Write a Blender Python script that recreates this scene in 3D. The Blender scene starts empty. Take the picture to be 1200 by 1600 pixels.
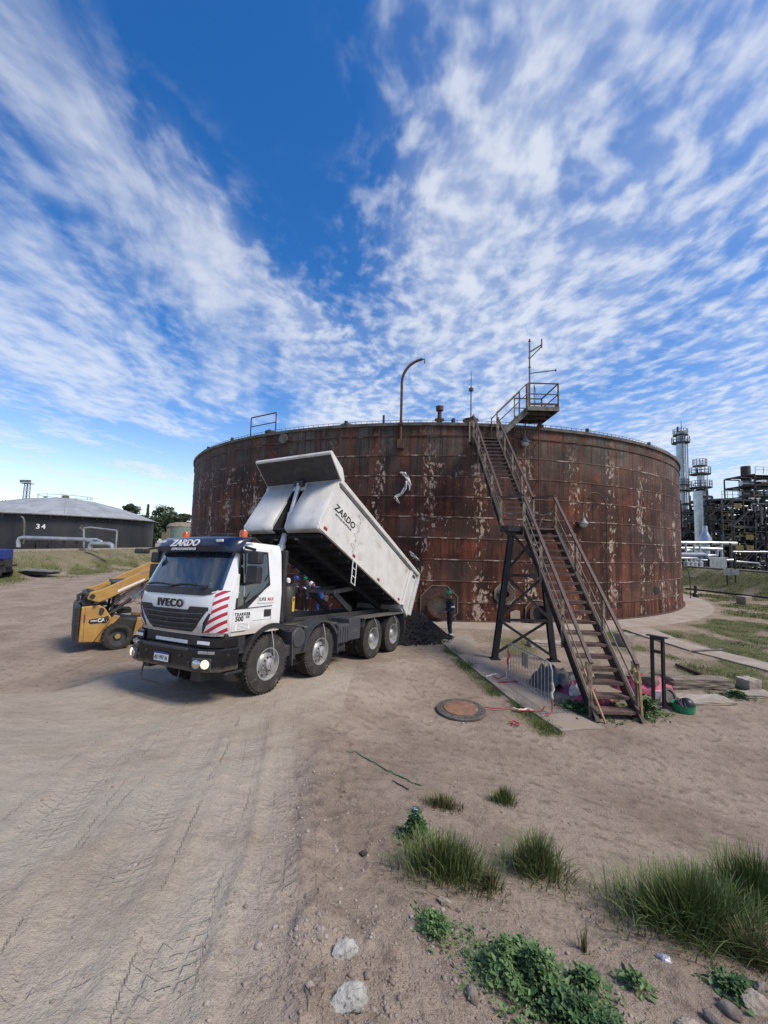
import bpy, bmesh, math, random
import numpy as np
from mathutils import Matrix, Vector
R = math.radians
PI = math.pi
random.seed(7)
rng = np.random.default_rng(11)
S = bpy.context.scene
COL = S.collection

# ------------------------------------------------------------------ camera
FPX, HORIZ, PITCH, ROLL, CAMH = 620.0, 850.5, 0.0772, R(1.5), 3.5
CY = HORIZ - FPX * math.tan(PITCH)
cd = bpy.data.cameras.new('camera')
cam = bpy.data.objects.new('camera', cd)
COL.objects.link(cam)
cd.sensor_fit = 'AUTO'
cd.sensor_width = 36.0
cd.lens = FPX / 1600 * 36.0
cd.shift_y = (CY - 800) / 1600
cd.clip_start = 0.05
cd.clip_end = 3000
cam.matrix_world = Matrix.Translation((0, 0, CAMH)) @ (Matrix.Rotation(PI / 2 + PITCH, 4, 'X') @ Matrix.Rotation(ROLL, 4, 'Z'))
S.camera = cam

# ------------------------------------------------------------------ sky and sun
SUN_EL, SUN_AZ = 50.0, 118.0      # azimuth clockwise from +Y: to the right, a little behind the camera
w = bpy.data.worlds.new('World')
S.world = w
w.use_nodes = True
nt = w.node_tree
for n in list(nt.nodes):
    nt.nodes.remove(n)


class NT:
    def __init__(s, tree):
        s.t = tree

    def n(s, typ, **kw):
        nd = s.t.nodes.new(typ)
        for k, v in kw.items():
            if k.startswith('i_'):
                key = k[2:]
                key = int(key) if key.isdigit() else key
                s.put(nd.inputs[key], v)
            else:
                setattr(nd, k, v)
        return nd

    def put(s, sock, v):
        if isinstance(v, bpy.types.NodeSocket):
            s.t.links.new(v, sock)
        else:
            if hasattr(sock, 'default_value') and sock.type == 'RGBA' and len(v) == 3:
                v = (*v, 1)
            sock.default_value = v

    def m(s, op, a, b=0.0, c=None, clamp=False):
        nd = s.t.nodes.new('ShaderNodeMath')
        nd.operation = op
        nd.use_clamp = clamp
        s.put(nd.inputs[0], a)
        s.put(nd.inputs[1], b)
        if c is not None:
            s.put(nd.inputs[2], c)
        return nd.outputs[0]

    def mix(s, f, a, b, mode='MIX'):
        nd = s.t.nodes.new('ShaderNodeMix')
        nd.data_type = 'RGBA'
        nd.blend_type = mode
        s.put(nd.inputs[0], f)
        s.put(nd.inputs[6], a)
        s.put(nd.inputs[7], b)
        return nd.outputs[2]

    def ss(s, x, a, b, lo=0.0, hi=1.0):
        nd = s.t.nodes.new('ShaderNodeMapRange')
        nd.interpolation_type = 'SMOOTHSTEP'
        s.put(nd.inputs[0], x)
        nd.inputs[1].default_value = a
        nd.inputs[2].default_value = b
        nd.inputs[3].default_value = lo
        nd.inputs[4].default_value = hi
        return nd.outputs[0]

    def noise(s, vec, scale, detail=4, rough=0.5, dist=0.0, typ='FBM'):
        nd = s.t.nodes.new('ShaderNodeTexNoise')
        nd.noise_type = typ
        s.put(nd.inputs['Vector'], vec)
        nd.inputs['Scale'].default_value = scale
        nd.inputs['Detail'].default_value = detail
        nd.inputs['Roughness'].default_value = rough
        nd.inputs['Distortion'].default_value = dist
        return nd.outputs[0]

    def xyz(s, x, y, z=0.0):
        nd = s.t.nodes.new('ShaderNodeCombineXYZ')
        s.put(nd.inputs[0], x)
        s.put(nd.inputs[1], y)
        s.put(nd.inputs[2], z)
        return nd.outputs[0]

    def sep(s, v):
        nd = s.t.nodes.new('ShaderNodeSeparateXYZ')
        s.put(nd.inputs[0], v)
        return nd.outputs


W = NT(nt)
sky = W.n('ShaderNodeTexSky')
sky.sky_type = 'NISHITA'
sky.sun_disc = False
sky.sun_elevation = R(SUN_EL)
sky.sun_rotation = R(SUN_AZ)
sky.air_density = 1.0
sky.dust_density = 0.35
sky.ozone_density = 3.2
tc = W.n('ShaderNodeTexCoord')
dx, dy, dz = W.sep(tc.outputs['Generated'])
zz = W.m('MAXIMUM', dz, 0.03)
# the cloud sheet lies on a flat layer above the ground, p = where the view ray meets it
px_ = W.m('DIVIDE', dx, zz)
py_ = W.m('DIVIDE', dy, zz)
p0 = W.xyz(px_, py_, 0.0)
warp = W.m('MULTIPLY', W.m('SUBTRACT', W.noise(p0, 1.3, 2, 0.5), 0.5), 0.34)
pxw = W.m('ADD', px_, warp)
# mackerel cells, a finer ripple, and long wind-drawn streaks on the left
cells = W.noise(W.xyz(W.m('MULTIPLY', pxw, 1.0), W.m('MULTIPLY', py_, 0.72), 3.0), 11.0, 3, 0.5, 0.0)
fine = W.noise(W.xyz(W.m('MULTIPLY', pxw, 1.0), W.m('MULTIPLY', py_, 0.8), 5.0), 19.0, 3, 0.5, 0.0)
big = W.noise(W.xyz(pxw, W.m('MULTIPLY', py_, 0.45), 7.3), 1.6, 4, 0.5, 0.0)
sx = W.m('ADD', W.m('MULTIPLY', pxw, 0.95), W.m('MULTIPLY', py_, 0.30))
sy = W.m('SUBTRACT', W.m('MULTIPLY', py_, 0.95), W.m('MULTIPLY', pxw, 0.30))
streak = W.noise(W.xyz(sx, W.m('MULTIPLY', sy, 0.24), 1.7), 5.0, 5, 0.55, 0.1)
left = W.ss(px_, -0.75, -0.25, 1.0, 0.0)
# coverage: thick streets either side of a clear lane that runs away from the viewer
lane_c = W.m('ADD', -0.42, W.m('MULTIPLY', W.ss(py_, 0.55, 1.8), 0.28))
lane_w = W.m('ADD', 0.29, W.m('MULTIPLY', W.ss(py_, 0.8, 2.0), -0.20))
lane = W.m('DIVIDE', W.m('ABSOLUTE', W.m('SUBTRACT', W.m('ADD', px_, warp), lane_c)), lane_w)
lane_f = W.ss(lane, 0.0, 2.7)
lane_f = W.m('SUBTRACT', 1.0, W.m('MULTIPLY', W.m('SUBTRACT', 1.0, lane_f), W.ss(py_, 2.1, 1.2, 0.12, 1.0)))
far_gap = W.m('MULTIPLY', W.ss(py_, 2.3, 3.2), W.ss(px_, -0.1, -0.9))
cov = W.m('ADD', W.m('MULTIPLY', lane_f, 0.58), W.m('MULTIPLY', W.m('SUBTRACT', big, 0.5), 1.25))
cov = W.m('SUBTRACT', cov, W.m('MULTIPLY', far_gap, W.m('ADD', 0.02, W.m('MULTIPLY', W.ss(big, 0.62, 0.42), 0.55))))
veil = W.ss(W.m('ADD', cov, W.m('MULTIPLY', W.m('MULTIPLY', W.m('SUBTRACT', streak, 0.5), 1.5), W.m('ADD', 0.25, W.m('MULTIPLY', left, 0.75)))), 0.18, 1.05, 0.0, 0.62)
dap = W.m('ADD', W.m('MULTIPLY', cells, 0.72), W.m('MULTIPLY', fine, 0.28))
dapple = W.m('MULTIPLY', W.ss(W.m('ADD', dap, W.m('MULTIPLY', W.m('SUBTRACT', cov, 0.5), 0.22)), 0.40, 0.66), W.ss(cov, 0.0, 0.50))
dapple = W.m('MULTIPLY', dapple, W.m('SUBTRACT', 0.66, W.m('MULTIPLY', left, 0.38)))
fac = W.m('SUBTRACT', 1.0, W.m('MULTIPLY', W.m('SUBTRACT', 1.0, veil), W.m('SUBTRACT', 1.0, dapple)))
fac = W.m('MULTIPLY', fac, W.ss(dz, 0.0, 0.14, 0.55, 0.97))
shade = W.ss(W.m('ADD', W.m('MULTIPLY', cells, 0.45), W.m('ADD', W.m('MULTIPLY', big, 0.3), W.m('MULTIPLY', streak, 0.25))), 0.36, 0.62, 1.0, 0.0)
cl_hi = W.mix(shade, (5.1, 5.3, 5.65), (3.5, 4.0, 4.9))
hs = W.n('ShaderNodeHueSaturation')
W.put(hs.inputs['Saturation'], W.ss(dz, 0.02, 0.40, 0.92, 1.34))
hs.inputs['Hue'].default_value = 0.507
hs.inputs['Value'].default_value = 1.08
W.put(hs.inputs['Color'], sky.outputs[0])
skyc = W.mix(fac, hs.outputs[0], cl_hi)
bg = W.n('ShaderNodeBackground')
bg.inputs['Strength'].default_value = 0.10
W.put(bg.inputs['Color'], skyc)
wo = W.n('ShaderNodeOutputWorld')
nt.links.new(bg.outputs[0], wo.inputs[0])

sl = bpy.data.lights.new('sun', 'SUN')
sl.energy = 2.3
sl.angle = R(20)
sl.color = (1.0, 0.90, 0.76)
sun = bpy.data.objects.new('sun', sl)
COL.objects.link(sun)
sdir = Vector((math.sin(R(SUN_AZ)) * math.cos(R(SUN_EL)), math.cos(R(SUN_AZ)) * math.cos(R(SUN_EL)), math.sin(R(SUN_EL))))
sun.rotation_euler = sdir.to_track_quat('Z', 'Y').to_euler()

S.render.engine = 'CYCLES'
S.cycles.use_denoising = True
S.cycles.max_bounces = 6
S.cycles.diffuse_bounces = 3
S.cycles.glossy_bounces = 3
S.cycles.transmission_bounces = 4
S.cycles.transparent_max_bounces = 6
S.view_settings.view_transform = 'Standard'
S.view_settings.look = 'None'
S.view_settings.exposure = 0.78
S.view_settings.gamma = 1.0

# ------------------------------------------------------------------ pixels to rays


def ray(px, py):
    a2 = (px - 600) / FPX
    b2 = (CY - py) / FPX
    c, s = math.cos(ROLL), math.sin(ROLL)
    a = a2 * c - b2 * s
    b = a2 * s + b2 * c
    return np.array([a, math.cos(PITCH) - b * math.sin(PITCH), math.sin(PITCH) + b * math.cos(PITCH)])


def at_y(px, py, Y):
    d = ray(px, py)
    return np.array([0, 0, CAMH]) + d * (Y / d[1])


def at_z(px, py, Z=0.0):
    d = ray(px, py)
    return np.array([0, 0, CAMH]) + d * ((Z - CAMH) / d[2])


# ------------------------------------------------------------------ materials
MATS = {}


def bsdf_mat(name):
    m = bpy.data.materials.new(name)
    m.use_nodes = True
    t = m.node_tree
    b = t.nodes.get('Principled BSDF')
    return m, NT(t), b


def pm(name, c1, c2=None, scale=3.0, rough=0.6, metal=0.0, bump=0.0, bscale=30.0, detail=5, stretch=(1, 1, 1), coat=0.0, lo=0.35, hi=0.65, dirt=None, spec=0.5, rvar=0.12, zdust=None):
    """plain procedural surface: two colours mixed by noise, a roughness break-up, fine relief, optional grime"""
    if name in MATS:
        return MATS[name]
    m, T, b = bsdf_mat(name)
    tcn = T.n('ShaderNodeTexCoord')
    co = tcn.outputs['Object']
    if stretch != (1, 1, 1):
        mp = T.n('ShaderNodeMapping')
        mp.inputs['Scale'].default_value = stretch
        T.put(mp.inputs[0], co)
        co = mp.outputs[0]
    nz = T.noise(co, scale, detail, 0.6)
    c2 = c2 or tuple(v * 0.8 for v in c1)
    col = T.mix(T.ss(nz, lo, hi), c1, c2)
    if dirt:
        dn = T.noise(co, dirt[1], 6, 0.65, 0.3)
        col = T.mix(T.ss(dn, dirt[2], dirt[2] + 0.2), col, dirt[0])
    if zdust:
        # road dust thrown up from below: thick near the wheels, breaking up higher on the panel
        zc = T.sep(co)[2]
        dn = T.noise(co, 5.0, 6, 0.7)
        k = T.m('ADD', T.ss(zc, zdust[1], zdust[0]), T.m('MULTIPLY', T.m('SUBTRACT', dn, 0.5), 1.1))
        col = T.mix(T.ss(k, 0.35, 1.05, 0, 0.75), col, zdust[2])
    T.put(b.inputs['Base Color'], col)
    r2 = T.noise(co, scale * 4, 3, 0.5)
    T.put(b.inputs['Roughness'], T.m('ADD', rough - rvar / 2, T.m('MULTIPLY', r2, rvar), clamp=True))
    b.inputs['Metallic'].default_value = metal
    b.inputs['Specular IOR Level'].default_value = spec
    if coat:
        b.inputs['Coat Weight'].default_value = coat
        b.inputs['Coat Roughness'].default_value = 0.08
    if bump:
        bn = T.n('ShaderNodeBump')
        bn.inputs['Strength'].default_value = bump
        bn.inputs['Distance'].default_value = 0.02
        T.put(bn.inputs['Height'], T.noise(co, bscale, 4, 0.6))
        T.t.links.new(bn.outputs[0], b.inputs['Normal'])
    MATS[name] = m
    return m


# ------------------------------------------------------------------ mesh helpers
class MB:
    def __init__(s):
        s.v = []
        s.f = []
        s.uv = None

    def add(s, vs, fs):
        o = len(s.v)
        s.v += [tuple(map(float, p)) for p in vs]
        s.f += [tuple(i + o for i in f) for f in fs]
        return s

    def box(s, c, d, rz=0, M=None):
        x, y, z = d[0] / 2, d[1] / 2, d[2] / 2
        vs = [(-x, -y, -z), (x, -y, -z), (x, y, -z), (-x, y, -z), (-x, -y, z), (x, -y, z), (x, y, z), (-x, y, z)]
        if M is None:
            M = Matrix.Rotation(rz, 3, 'Z') if rz else Matrix.Identity(3)
        vs = [M @ Vector(p) + Vector(c) for p in vs]
        return s.add(vs, [(3, 2, 1, 0), (4, 5, 6, 7), (0, 1, 5, 4), (1, 2, 6, 5), (2, 3, 7, 6), (3, 0, 4, 7)])

    def bx(s, x0, x1, y0, y1, z0, z1):
        return s.box(((x0 + x1) / 2, (y0 + y1) / 2, (z0 + z1) / 2), (abs(x1 - x0), abs(y1 - y0), abs(z1 - z0)))

    def bar(s, p0, p1, w, h=None, up=(0, 0, 1)):
        h = h or w
        a, b = Vector(p0), Vector(p1)
        d = (b - a)
        L = d.length
        d.normalize()
        u = Vector(up)
        if abs(d.dot(u)) > 0.98:
            u = Vector((1, 0, 0))
        sd = d.cross(u).normalized()
        u = sd.cross(d).normalized()
        M = Matrix((d, sd, u)).transposed()
        return s.box((a + b) / 2, (L, w, h), M=M)

    def tube(s, pts, r, n=8, caps=True):
        pts = [Vector(p) for p in pts]
        rs = r if isinstance(r, (list, tuple)) else [r] * len(pts)
        vs, fs = [], []
        prev = None
        for i, p in enumerate(pts):
            if i == 0:
                d = pts[1] - p
            elif i == len(pts) - 1:
                d = p - pts[i - 1]
            else:
                d = (pts[i + 1] - p).normalized() + (p - pts[i - 1]).normalized()
            d.normalize()
            if prev is None:
                u = Vector((0, 0, 1)) if abs(d.z) < 0.9 else Vector((1, 0, 0))
            else:
                u = prev
            a = d.cross(u).normalized()
            u = a.cross(d).normalized()
            prev = u
            for k in range(n):
                t = 2 * PI * k / n
                vs.append(p + (a * math.cos(t) + u * math.sin(t)) * rs[i])
        for i in range(len(pts) - 1):
            for k in range(n):
                k2 = (k + 1) % n
                fs.append((i * n + k, i * n + k2, (i + 1) * n + k2, (i + 1) * n + k))
        if caps:
            fs.append(tuple(range(n - 1, -1, -1)))
            fs.append(tuple((len(pts) - 1) * n + k for k in range(n)))
        return s.add(vs, fs)

    def lathe(s, prof, n=24, M=None, a0=0.0, a1=2 * PI):
        """prof: list of (r, z); around local Z"""
        M = M or Matrix.Identity(4)
        full = abs(a1 - a0 - 2 * PI) < 1e-6
        m = n if full else n + 1
        vs, fs = [], []
        for (r, z) in prof:
            for k in range(m):
                t = a0 + (a1 - a0) * k / n
                vs.append(M @ Vector((r * math.cos(t), r * math.sin(t), z)))
        for i in range(len(prof) - 1):
            for k in range(n):
                k2 = (k + 1) % m
                fs.append((i * m + k, i * m + k2, (i + 1) * m + k2, (i + 1) * m + k))
        return s.add(vs, fs)

    def prism(s, poly, h, M=None):
        """poly in local XY, extruded 0..h along local Z"""
        M = M or Matrix.Identity(4)
        n = len(poly)
        vs = [M @ Vector((p[0], p[1], 0)) for p in poly] + [M @ Vector((p[0], p[1], h)) for p in poly]
        fs = [tuple(range(n - 1, -1, -1)), tuple(range(n, 2 * n))]
        for i in range(n):
            j = (i + 1) % n
            fs.append((i, j, n + j, n + i))
        return s.add(vs, fs)

    def grid(s, pts):
        """pts[i][j] -> quads"""
        a, b = len(pts), len(pts[0])
        vs = [p for row in pts for p in row]
        fs = [(i * b + j, i * b + j + 1, (i + 1) * b + j + 1, (i + 1) * b + j) for i in range(a - 1) for j in range(b - 1)]
        return s.add(vs, fs)

    def mesh(s, name, smooth=False):
        me = bpy.data.meshes.new(name)
        me.from_pydata(s.v, [], s.f)
        me.validate()
        me.update()
        if smooth:
            me.polygons.foreach_set('use_smooth', [True] * len(me.polygons))
            try:
                me.set_sharp_from_angle(angle=R(38))
            except Exception:
                pass
        return me

    def build(s, name, mat, parent=None, smooth=False, bevel=0.0, recalc=True):
        me = s.mesh(name, False)
        if recalc:
            bm = bmesh.new()
            bm.from_mesh(me)
            bmesh.ops.recalc_face_normals(bm, faces=bm.faces)
            bm.to_mesh(me)
            bm.free()
        if smooth:
            me.polygons.foreach_set('use_smooth', [True] * len(me.polygons))
            try:
                me.set_sharp_from_angle(angle=R(38))
            except Exception:
                pass
        return link(name, me, mat, parent, bevel)


def link(name, me, mat, parent=None, bevel=0.0):
    o = bpy.data.objects.new(name, me)
    if mat is not None and not me.materials:
        me.materials.append(mat)
    COL.objects.link(o)
    if parent is not None:
        o.parent = parent
    if bevel:
        b = o.modifiers.new('bevel', 'BEVEL')
        b.width = bevel
        b.segments = 2
        b.limit_method = 'ANGLE'
        b.angle_limit = R(40)
    return o


def np_mesh(name, verts, tris, mat, parent=None, smooth=False):
    me = bpy.data.meshes.new(name)
    nv, nf = len(verts), len(tris)
    k = tris.shape[1]
    me.vertices.add(nv)
    me.vertices.foreach_set('co', np.ascontiguousarray(verts, dtype=np.float32).ravel())
    me.loops.add(nf * k)
    me.loops.foreach_set('vertex_index', np.ascontiguousarray(tris, dtype=np.int32).ravel())
    me.polygons.add(nf)
    me.polygons.foreach_set('loop_start', np.arange(0, nf * k, k, dtype=np.int32))
    me.polygons.foreach_set('loop_total', np.full(nf, k, dtype=np.int32))
    if smooth:
        me.polygons.foreach_set('use_smooth', np.ones(nf, dtype=bool))
    me.update(calc_edges=True)
    return link(name, me, mat, parent)


def tag(o, label, cat, group=None):
    o['label'] = label
    o['category'] = cat
    if group:
        o['group'] = group
    return o


def kind(o, k):
    o['kind'] = k
    return o


def thing(name, label, cat, loc=(0, 0, 0), rz=0.0, group=None):
    o = bpy.data.objects.new(name, None)
    o.empty_display_size = 0.3
    COL.objects.link(o)
    o.location = loc
    o.rotation_euler = (0, 0, rz)
    return tag(o, label, cat, group)


def copy_tree(o, parent=None):
    c = o.copy()
    COL.objects.link(c)
    c.parent = parent
    for ch in list(o.children):
        copy_tree(ch, c)
    return c


def text_mesh(body, size, shear=0.0, offset=0.0, depth=0.004, xs=1.0, align='CENTER', sp=1.0):
    cu = bpy.data.curves.new('t', 'FONT')
    cu.body = body
    cu.size = size
    cu.shear = shear
    cu.offset = offset
    cu.extrude = depth
    cu.align_x = align
    cu.align_y = 'CENTER'
    cu.space_character = sp
    cu.resolution_u = 3
    o = bpy.data.objects.new('t', cu)
    COL.objects.link(o)
    dg = bpy.context.evaluated_depsgraph_get()
    dg.update()
    me = bpy.data.meshes.new_from_object(o.evaluated_get(dg))
    bpy.data.objects.remove(o)
    bpy.data.curves.remove(cu)
    if xs != 1.0:
        for v in me.vertices:
            v.co.x *= xs
    return me


def lettering(name, body, size, M, mat, parent, **kw):
    me = text_mesh(body, size, **kw)
    me.transform(M)
    me.materials.clear()
    return link(name, me, mat, parent)


def frame(o, x, y):
    """4x4 with origin o, local x along x, local y along y"""
    x = Vector(x).normalized()
    y = Vector(y)
    z = x.cross(y).normalized()
    y = z.cross(x)
    m = Matrix((x, y, z)).transposed().to_4x4()
    m.translation = Vector(o)
    return m


# ------------------------------------------------------------------ noise in numpy
_pg = np.random.default_rng(5)
_perm = _pg.permutation(512)
_perm = np.concatenate([_perm, _perm, _perm])
_grad = _pg.uniform(0, 2 * np.pi, 512)


def pn(x, y):
    xi = np.floor(x).astype(int)
    yi = np.floor(y).astype(int)
    xf, yf = x - xi, y - yi

    def g(ix, iy, fx, fy):
        a = _grad[_perm[(_perm[ix % 512] + iy) % 512] % 512]
        return np.cos(a) * fx + np.sin(a) * fy
    u = xf * xf * xf * (xf * (xf * 6 - 15) + 10)
    v = yf * yf * yf * (yf * (yf * 6 - 15) + 10)
    a = g(xi, yi, xf, yf)
    b = g(xi + 1, yi, xf - 1, yf)
    c = g(xi, yi + 1, xf, yf - 1)
    d = g(xi + 1, yi + 1, xf - 1, yf - 1)
    return (a + u * (b - a)) * (1 - v) + (c + u * (d - c)) * v


def fbm(x, y, o=4, g=0.5):
    s, a = 0, 1.0
    for k in range(o):
        s = s + a * pn(x * 2 ** k + 17.3 * k, y * 2 ** k - 9.1 * k)
        a *= g
    return s


def sst(t, a, b):
    t = np.clip((t - a) / (b - a), 0, 1)
    return t * t * (3 - 2 * t)


# truck pose (solved from its wheels and front in the photograph)
TP = np.array([-3.344, 8.715, 0.428])
TYAW, TPIT, TROL = -2.048, 0.080, 0.033
TF = np.array([math.cos(TYAW), math.sin(TYAW)])
TL = np.array([-math.sin(TYAW), math.cos(TYAW)])


def base_h(x, y):
    s = (x - TP[0]) * TF[0] + (y - TP[1]) * TF[1]
    t = (x - TP[0]) * TL[0] + (y - TP[1]) * TL[1]
    bund = 1.75 * np.clip((s + 0.9) / 7.0, 0, 1)
    bund = np.where(s < 0.1, 1.75 / 7 * 0.25 * np.clip(s + 1.9, 0, 2) ** 2 * 1.0, bund)
    plane = TP[2] + TPIT * s + TROL * np.clip(t, -3, 3)
    plane = np.where(s < -5.0, np.maximum(plane, 0) * sst(s, -7.5, -5.0), plane)
    top = 1.75
    k = sst(s, 1.6, 7.0)
    road = plane * (1 - k) + top * k
    road = np.maximum(road, 0)
    kk = sst(s, 0.3, 2.5)
    ta, tb = -4.5 + 1.3 * kk, -2.2 + 0.2 * kk
    q = np.clip((t - ta) / (tb - ta), 0, 1)
    m = q * q * (3 - 2 * q) * (1 - sst(t, 1.7, 3.9))
    bund = np.minimum(bund, top)
    bl = 1.75 * sst(s, 2.0, 8.0)
    kl = sst(t, -1.5, 0.5)
    bund = bl * (1 - kl) + bund * kl
    h = bund * (1 - m) + road * m
    fall = 1 - sst(s, 10, 24)
    h = h * fall
    d = np.maximum(np.abs(x) - 28.8, np.maximum(y - 66.0, -99))
    far = 1.9 * sst(d, 0, 5.0) - 1.2 * sst(d, 8.5, 13.0)
    return np.maximum(h, 0) + far, s, t, m


def polydist(x, y, pl):
    best = np.full(x.shape, 1e9)
    arc = np.zeros(x.shape)
    side = np.zeros(x.shape)
    L = 0.0
    for (a, b) in zip(pl[:-1], pl[1:]):
        a, b = np.array(a[:2]), np.array(b[:2])
        d = b - a
        n = np.hypot(*d)
        u = d / n
        q = np.clip((x - a[0]) * u[0] + (y - a[1]) * u[1], 0, n)
        ex, ey = x - a[0] - q * u[0], y - a[1] - q * u[1]
        ds = np.hypot(ex, ey)
        k = ds < best
        best = np.where(k, ds, best)
        arc = np.where(k, L + q, arc)
        side = np.where(k, u[0] * ey - u[1] * ex, side)
        L += n
    return best, arc, side


def bh(x, y):
    return float(base_h(np.array([float(x)]), np.array([float(y)]))[0][0])


def gpx(px, py):
    """the ground point seen at a pixel"""
    d = ray(px, py)
    lo, hi = 0.3, 200.0
    t = np.geomspace(0.3, 200, 4000)
    P = np.array([0, 0, CAMH]) + d[None, :] * t[:, None]
    k = np.argmax(P[:, 2] < base_h(P[:, 0], P[:, 1])[0])
    return P[k]
# ================================================================== THE SETTING
TCX, TCY, TR, TH = 3.746, 38.996, 20.40, 9.35
TRACKS = [[(405, 1088), (388, 1180), (345, 1340), (262, 1500), (200, 1640)],
          [(283, 1076), (205, 1150), (110, 1250), (-60, 1420)],
          [(350, 1110), (262, 1240), (150, 1420), (20, 1640)],
          [(455, 1100), (440, 1220), (420, 1400), (395, 1640)]]
TRACKW = [[gpx(*p) for p in tr] for tr in TRACKS]
RIDGE = [gpx(*p) for p in ((520, 1150), (495, 1200), (488, 1290), (478, 1400), (470, 1560))]
WALK_A = [(2.17, 14.91), (2.74, 11.16), (3.05, 9.4), (3.5, 7.9), (4.45, 8.05), (4.21, 8.62), (3.54, 11.79), (3.29, 13.7), (3.6, 16.0), (2.3, 16.4)]
STRIP = [(2.25, 14.6), (2.65, 11.4), (2.95, 9.4), (3.3, 7.9)]


def grass_mask(x, y):
    d = np.hypot(x - TCX, y - TCY)
    n = fbm(x * 0.33 + 3, y * 0.33, 4)
    right = sst(x, 7.6, 9.5) * sst(y, 9.5, 11.0) * sst(d, TR + 1.7, TR + 2.3)
    g = right * sst(n + 0.08 * sst(x, 10, 20), -0.24, 0.10)
    ed, _, _ = polydist(x, y, STRIP)
    g = np.maximum(g, (1 - sst(ed, 0.10, 0.42)) * sst(fbm(x * 1.3, y * 1.3, 3), -0.35, 0.05))
    b1 = sst(np.abs(x - 5.4), 1.6, 0.8) * sst(y, 11.5, 13.0) * (1 - sst(y, 15.2, 16.4)) * sst(n, -0.2, 0.2) * 0.8
    g = np.maximum(g, b1)
    far = sst(np.abs(x), 25.0, 29.5) * sst(n, -0.35, 0.12)
    far = np.where(x < 0, far * (1 - sst(np.abs(x), 30.5, 33.0) * 0.85), far)
    g = np.maximum(g, far * (y > 10))
    # walkway slab to the right is bare
    wd, _, _ = polydist(x, y, [(11.3, 17.6), (11.35, 14.85), (12.2, 12.4), (13.5, 9.0)])
    g = g * sst(wd, 0.45, 0.62)
    return np.clip(g, 0, 1)


def ground_full(x, y):
    h, s, t, m = base_h(x, y)
    r = np.hypot(x, y)
    near = 1 - sst(r, 10, 22)
    far = 1 - sst(r, 30, 80)
    apron = sst(np.hypot(x - TCX, y - TCY), TR + 1.0, TR + 4.0)
    dz = (0.05 * fbm(x * 0.35, y * 0.35, 3) * sst(r, 0.5, 3) * (1 - m * 0.8) + 0.022 * fbm(x * 1.7 + 4, y * 1.7, 4)) * far * apron * np.where(y > 7.5, 0.35, 1.0)
    dirt = (1 - m * sst(s, -3, 2)) * near
    dz = dz + dirt * 0.016 * np.abs(fbm(x * 6.5, y * 6.5, 3)) + near * 0.004 * fbm(x * 23, y * 23, 2)
    # broken clods on the shoulder of the ramp
    rd, ra, rs = polydist(x, y, RIDGE)
    dz = dz + 0.055 * np.exp(-(rd / 0.16) ** 2) * (0.7 + fbm(x * 3, y * 3, 3)) * (ra > 0.02)
    dz = dz + 0.03 * np.exp(-((rd - 0.35) / 0.3) ** 2) * np.clip(fbm(x * 5, y * 5, 3), 0, 1) * (rs > 0) * 2
    track = np.zeros_like(x)
    prn = np.zeros(x.shape + (3,))
    for i, tr in enumerate(TRACKW):
        wob = 0.05 * pn(x * 0.9 + i * 9, y * 0.9)
        d, a, sd = polydist(x, y, tr)
        sd = sd + wob
        d = np.abs(sd)
        inside = (1 - sst(d, 0.12, 0.21)) * (a > 0.01)
        pit = 0.092
        ph = (a + 0.55 * d + i * 0.03) / pit
        lug = 0.0
        groove = sst(np.abs(d - 0.085), 0.010, 0.022)
        fade = np.clip(0.55 + 1.1 * pn(x * 0.8 + 3 * i, y * 0.8), 0.1, 1) * (1 - sst(r, 5, 9))
        dz = dz + inside * (-0.015 + 0.015 * lug * groove * fade) + 0.008 * np.exp(-((d - 0.22) / 0.05) ** 2) * (a > 0.01) * fade
        track = np.maximum(track, inside * fade)
        wk = (d < 0.30) & (a > 0.01)
        prn[..., 0] = np.where(wk, a + i * 0.03, prn[..., 0])
        prn[..., 1] = np.where(wk, sd, prn[..., 1])
        prn[..., 2] = np.where(wk, (1 - sst(r, 6, 11)), prn[..., 2])
    # faint longitudinal ruts along the whole ramp
    lat = t + 0.35 * fbm(x * 0.25, y * 0.25, 2)
    dz = dz + m * near * 0.010 * pn(lat * 4.0, s * 0.18) * (1 - track) + m * near * 0.006 * pn(lat * 13.0, s * 0.4)
    # the wheels stand on the ground, not over a bump
    ws = np.abs(t) < 1.7
    flat = sst(s, -8, -6.5) * (1 - sst(s, 1.5, 2.5)) * (1 - sst(np.abs(t), 1.6, 2.6))
    dz = dz * (1 - flat * 0.85)
    ground_full.prn = prn
    return h + dz, m, s, t, track, rd, rs


def gz(x, y):
    return float(ground_full(np.array([float(x)]), np.array([float(y)]))[0][0])


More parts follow.
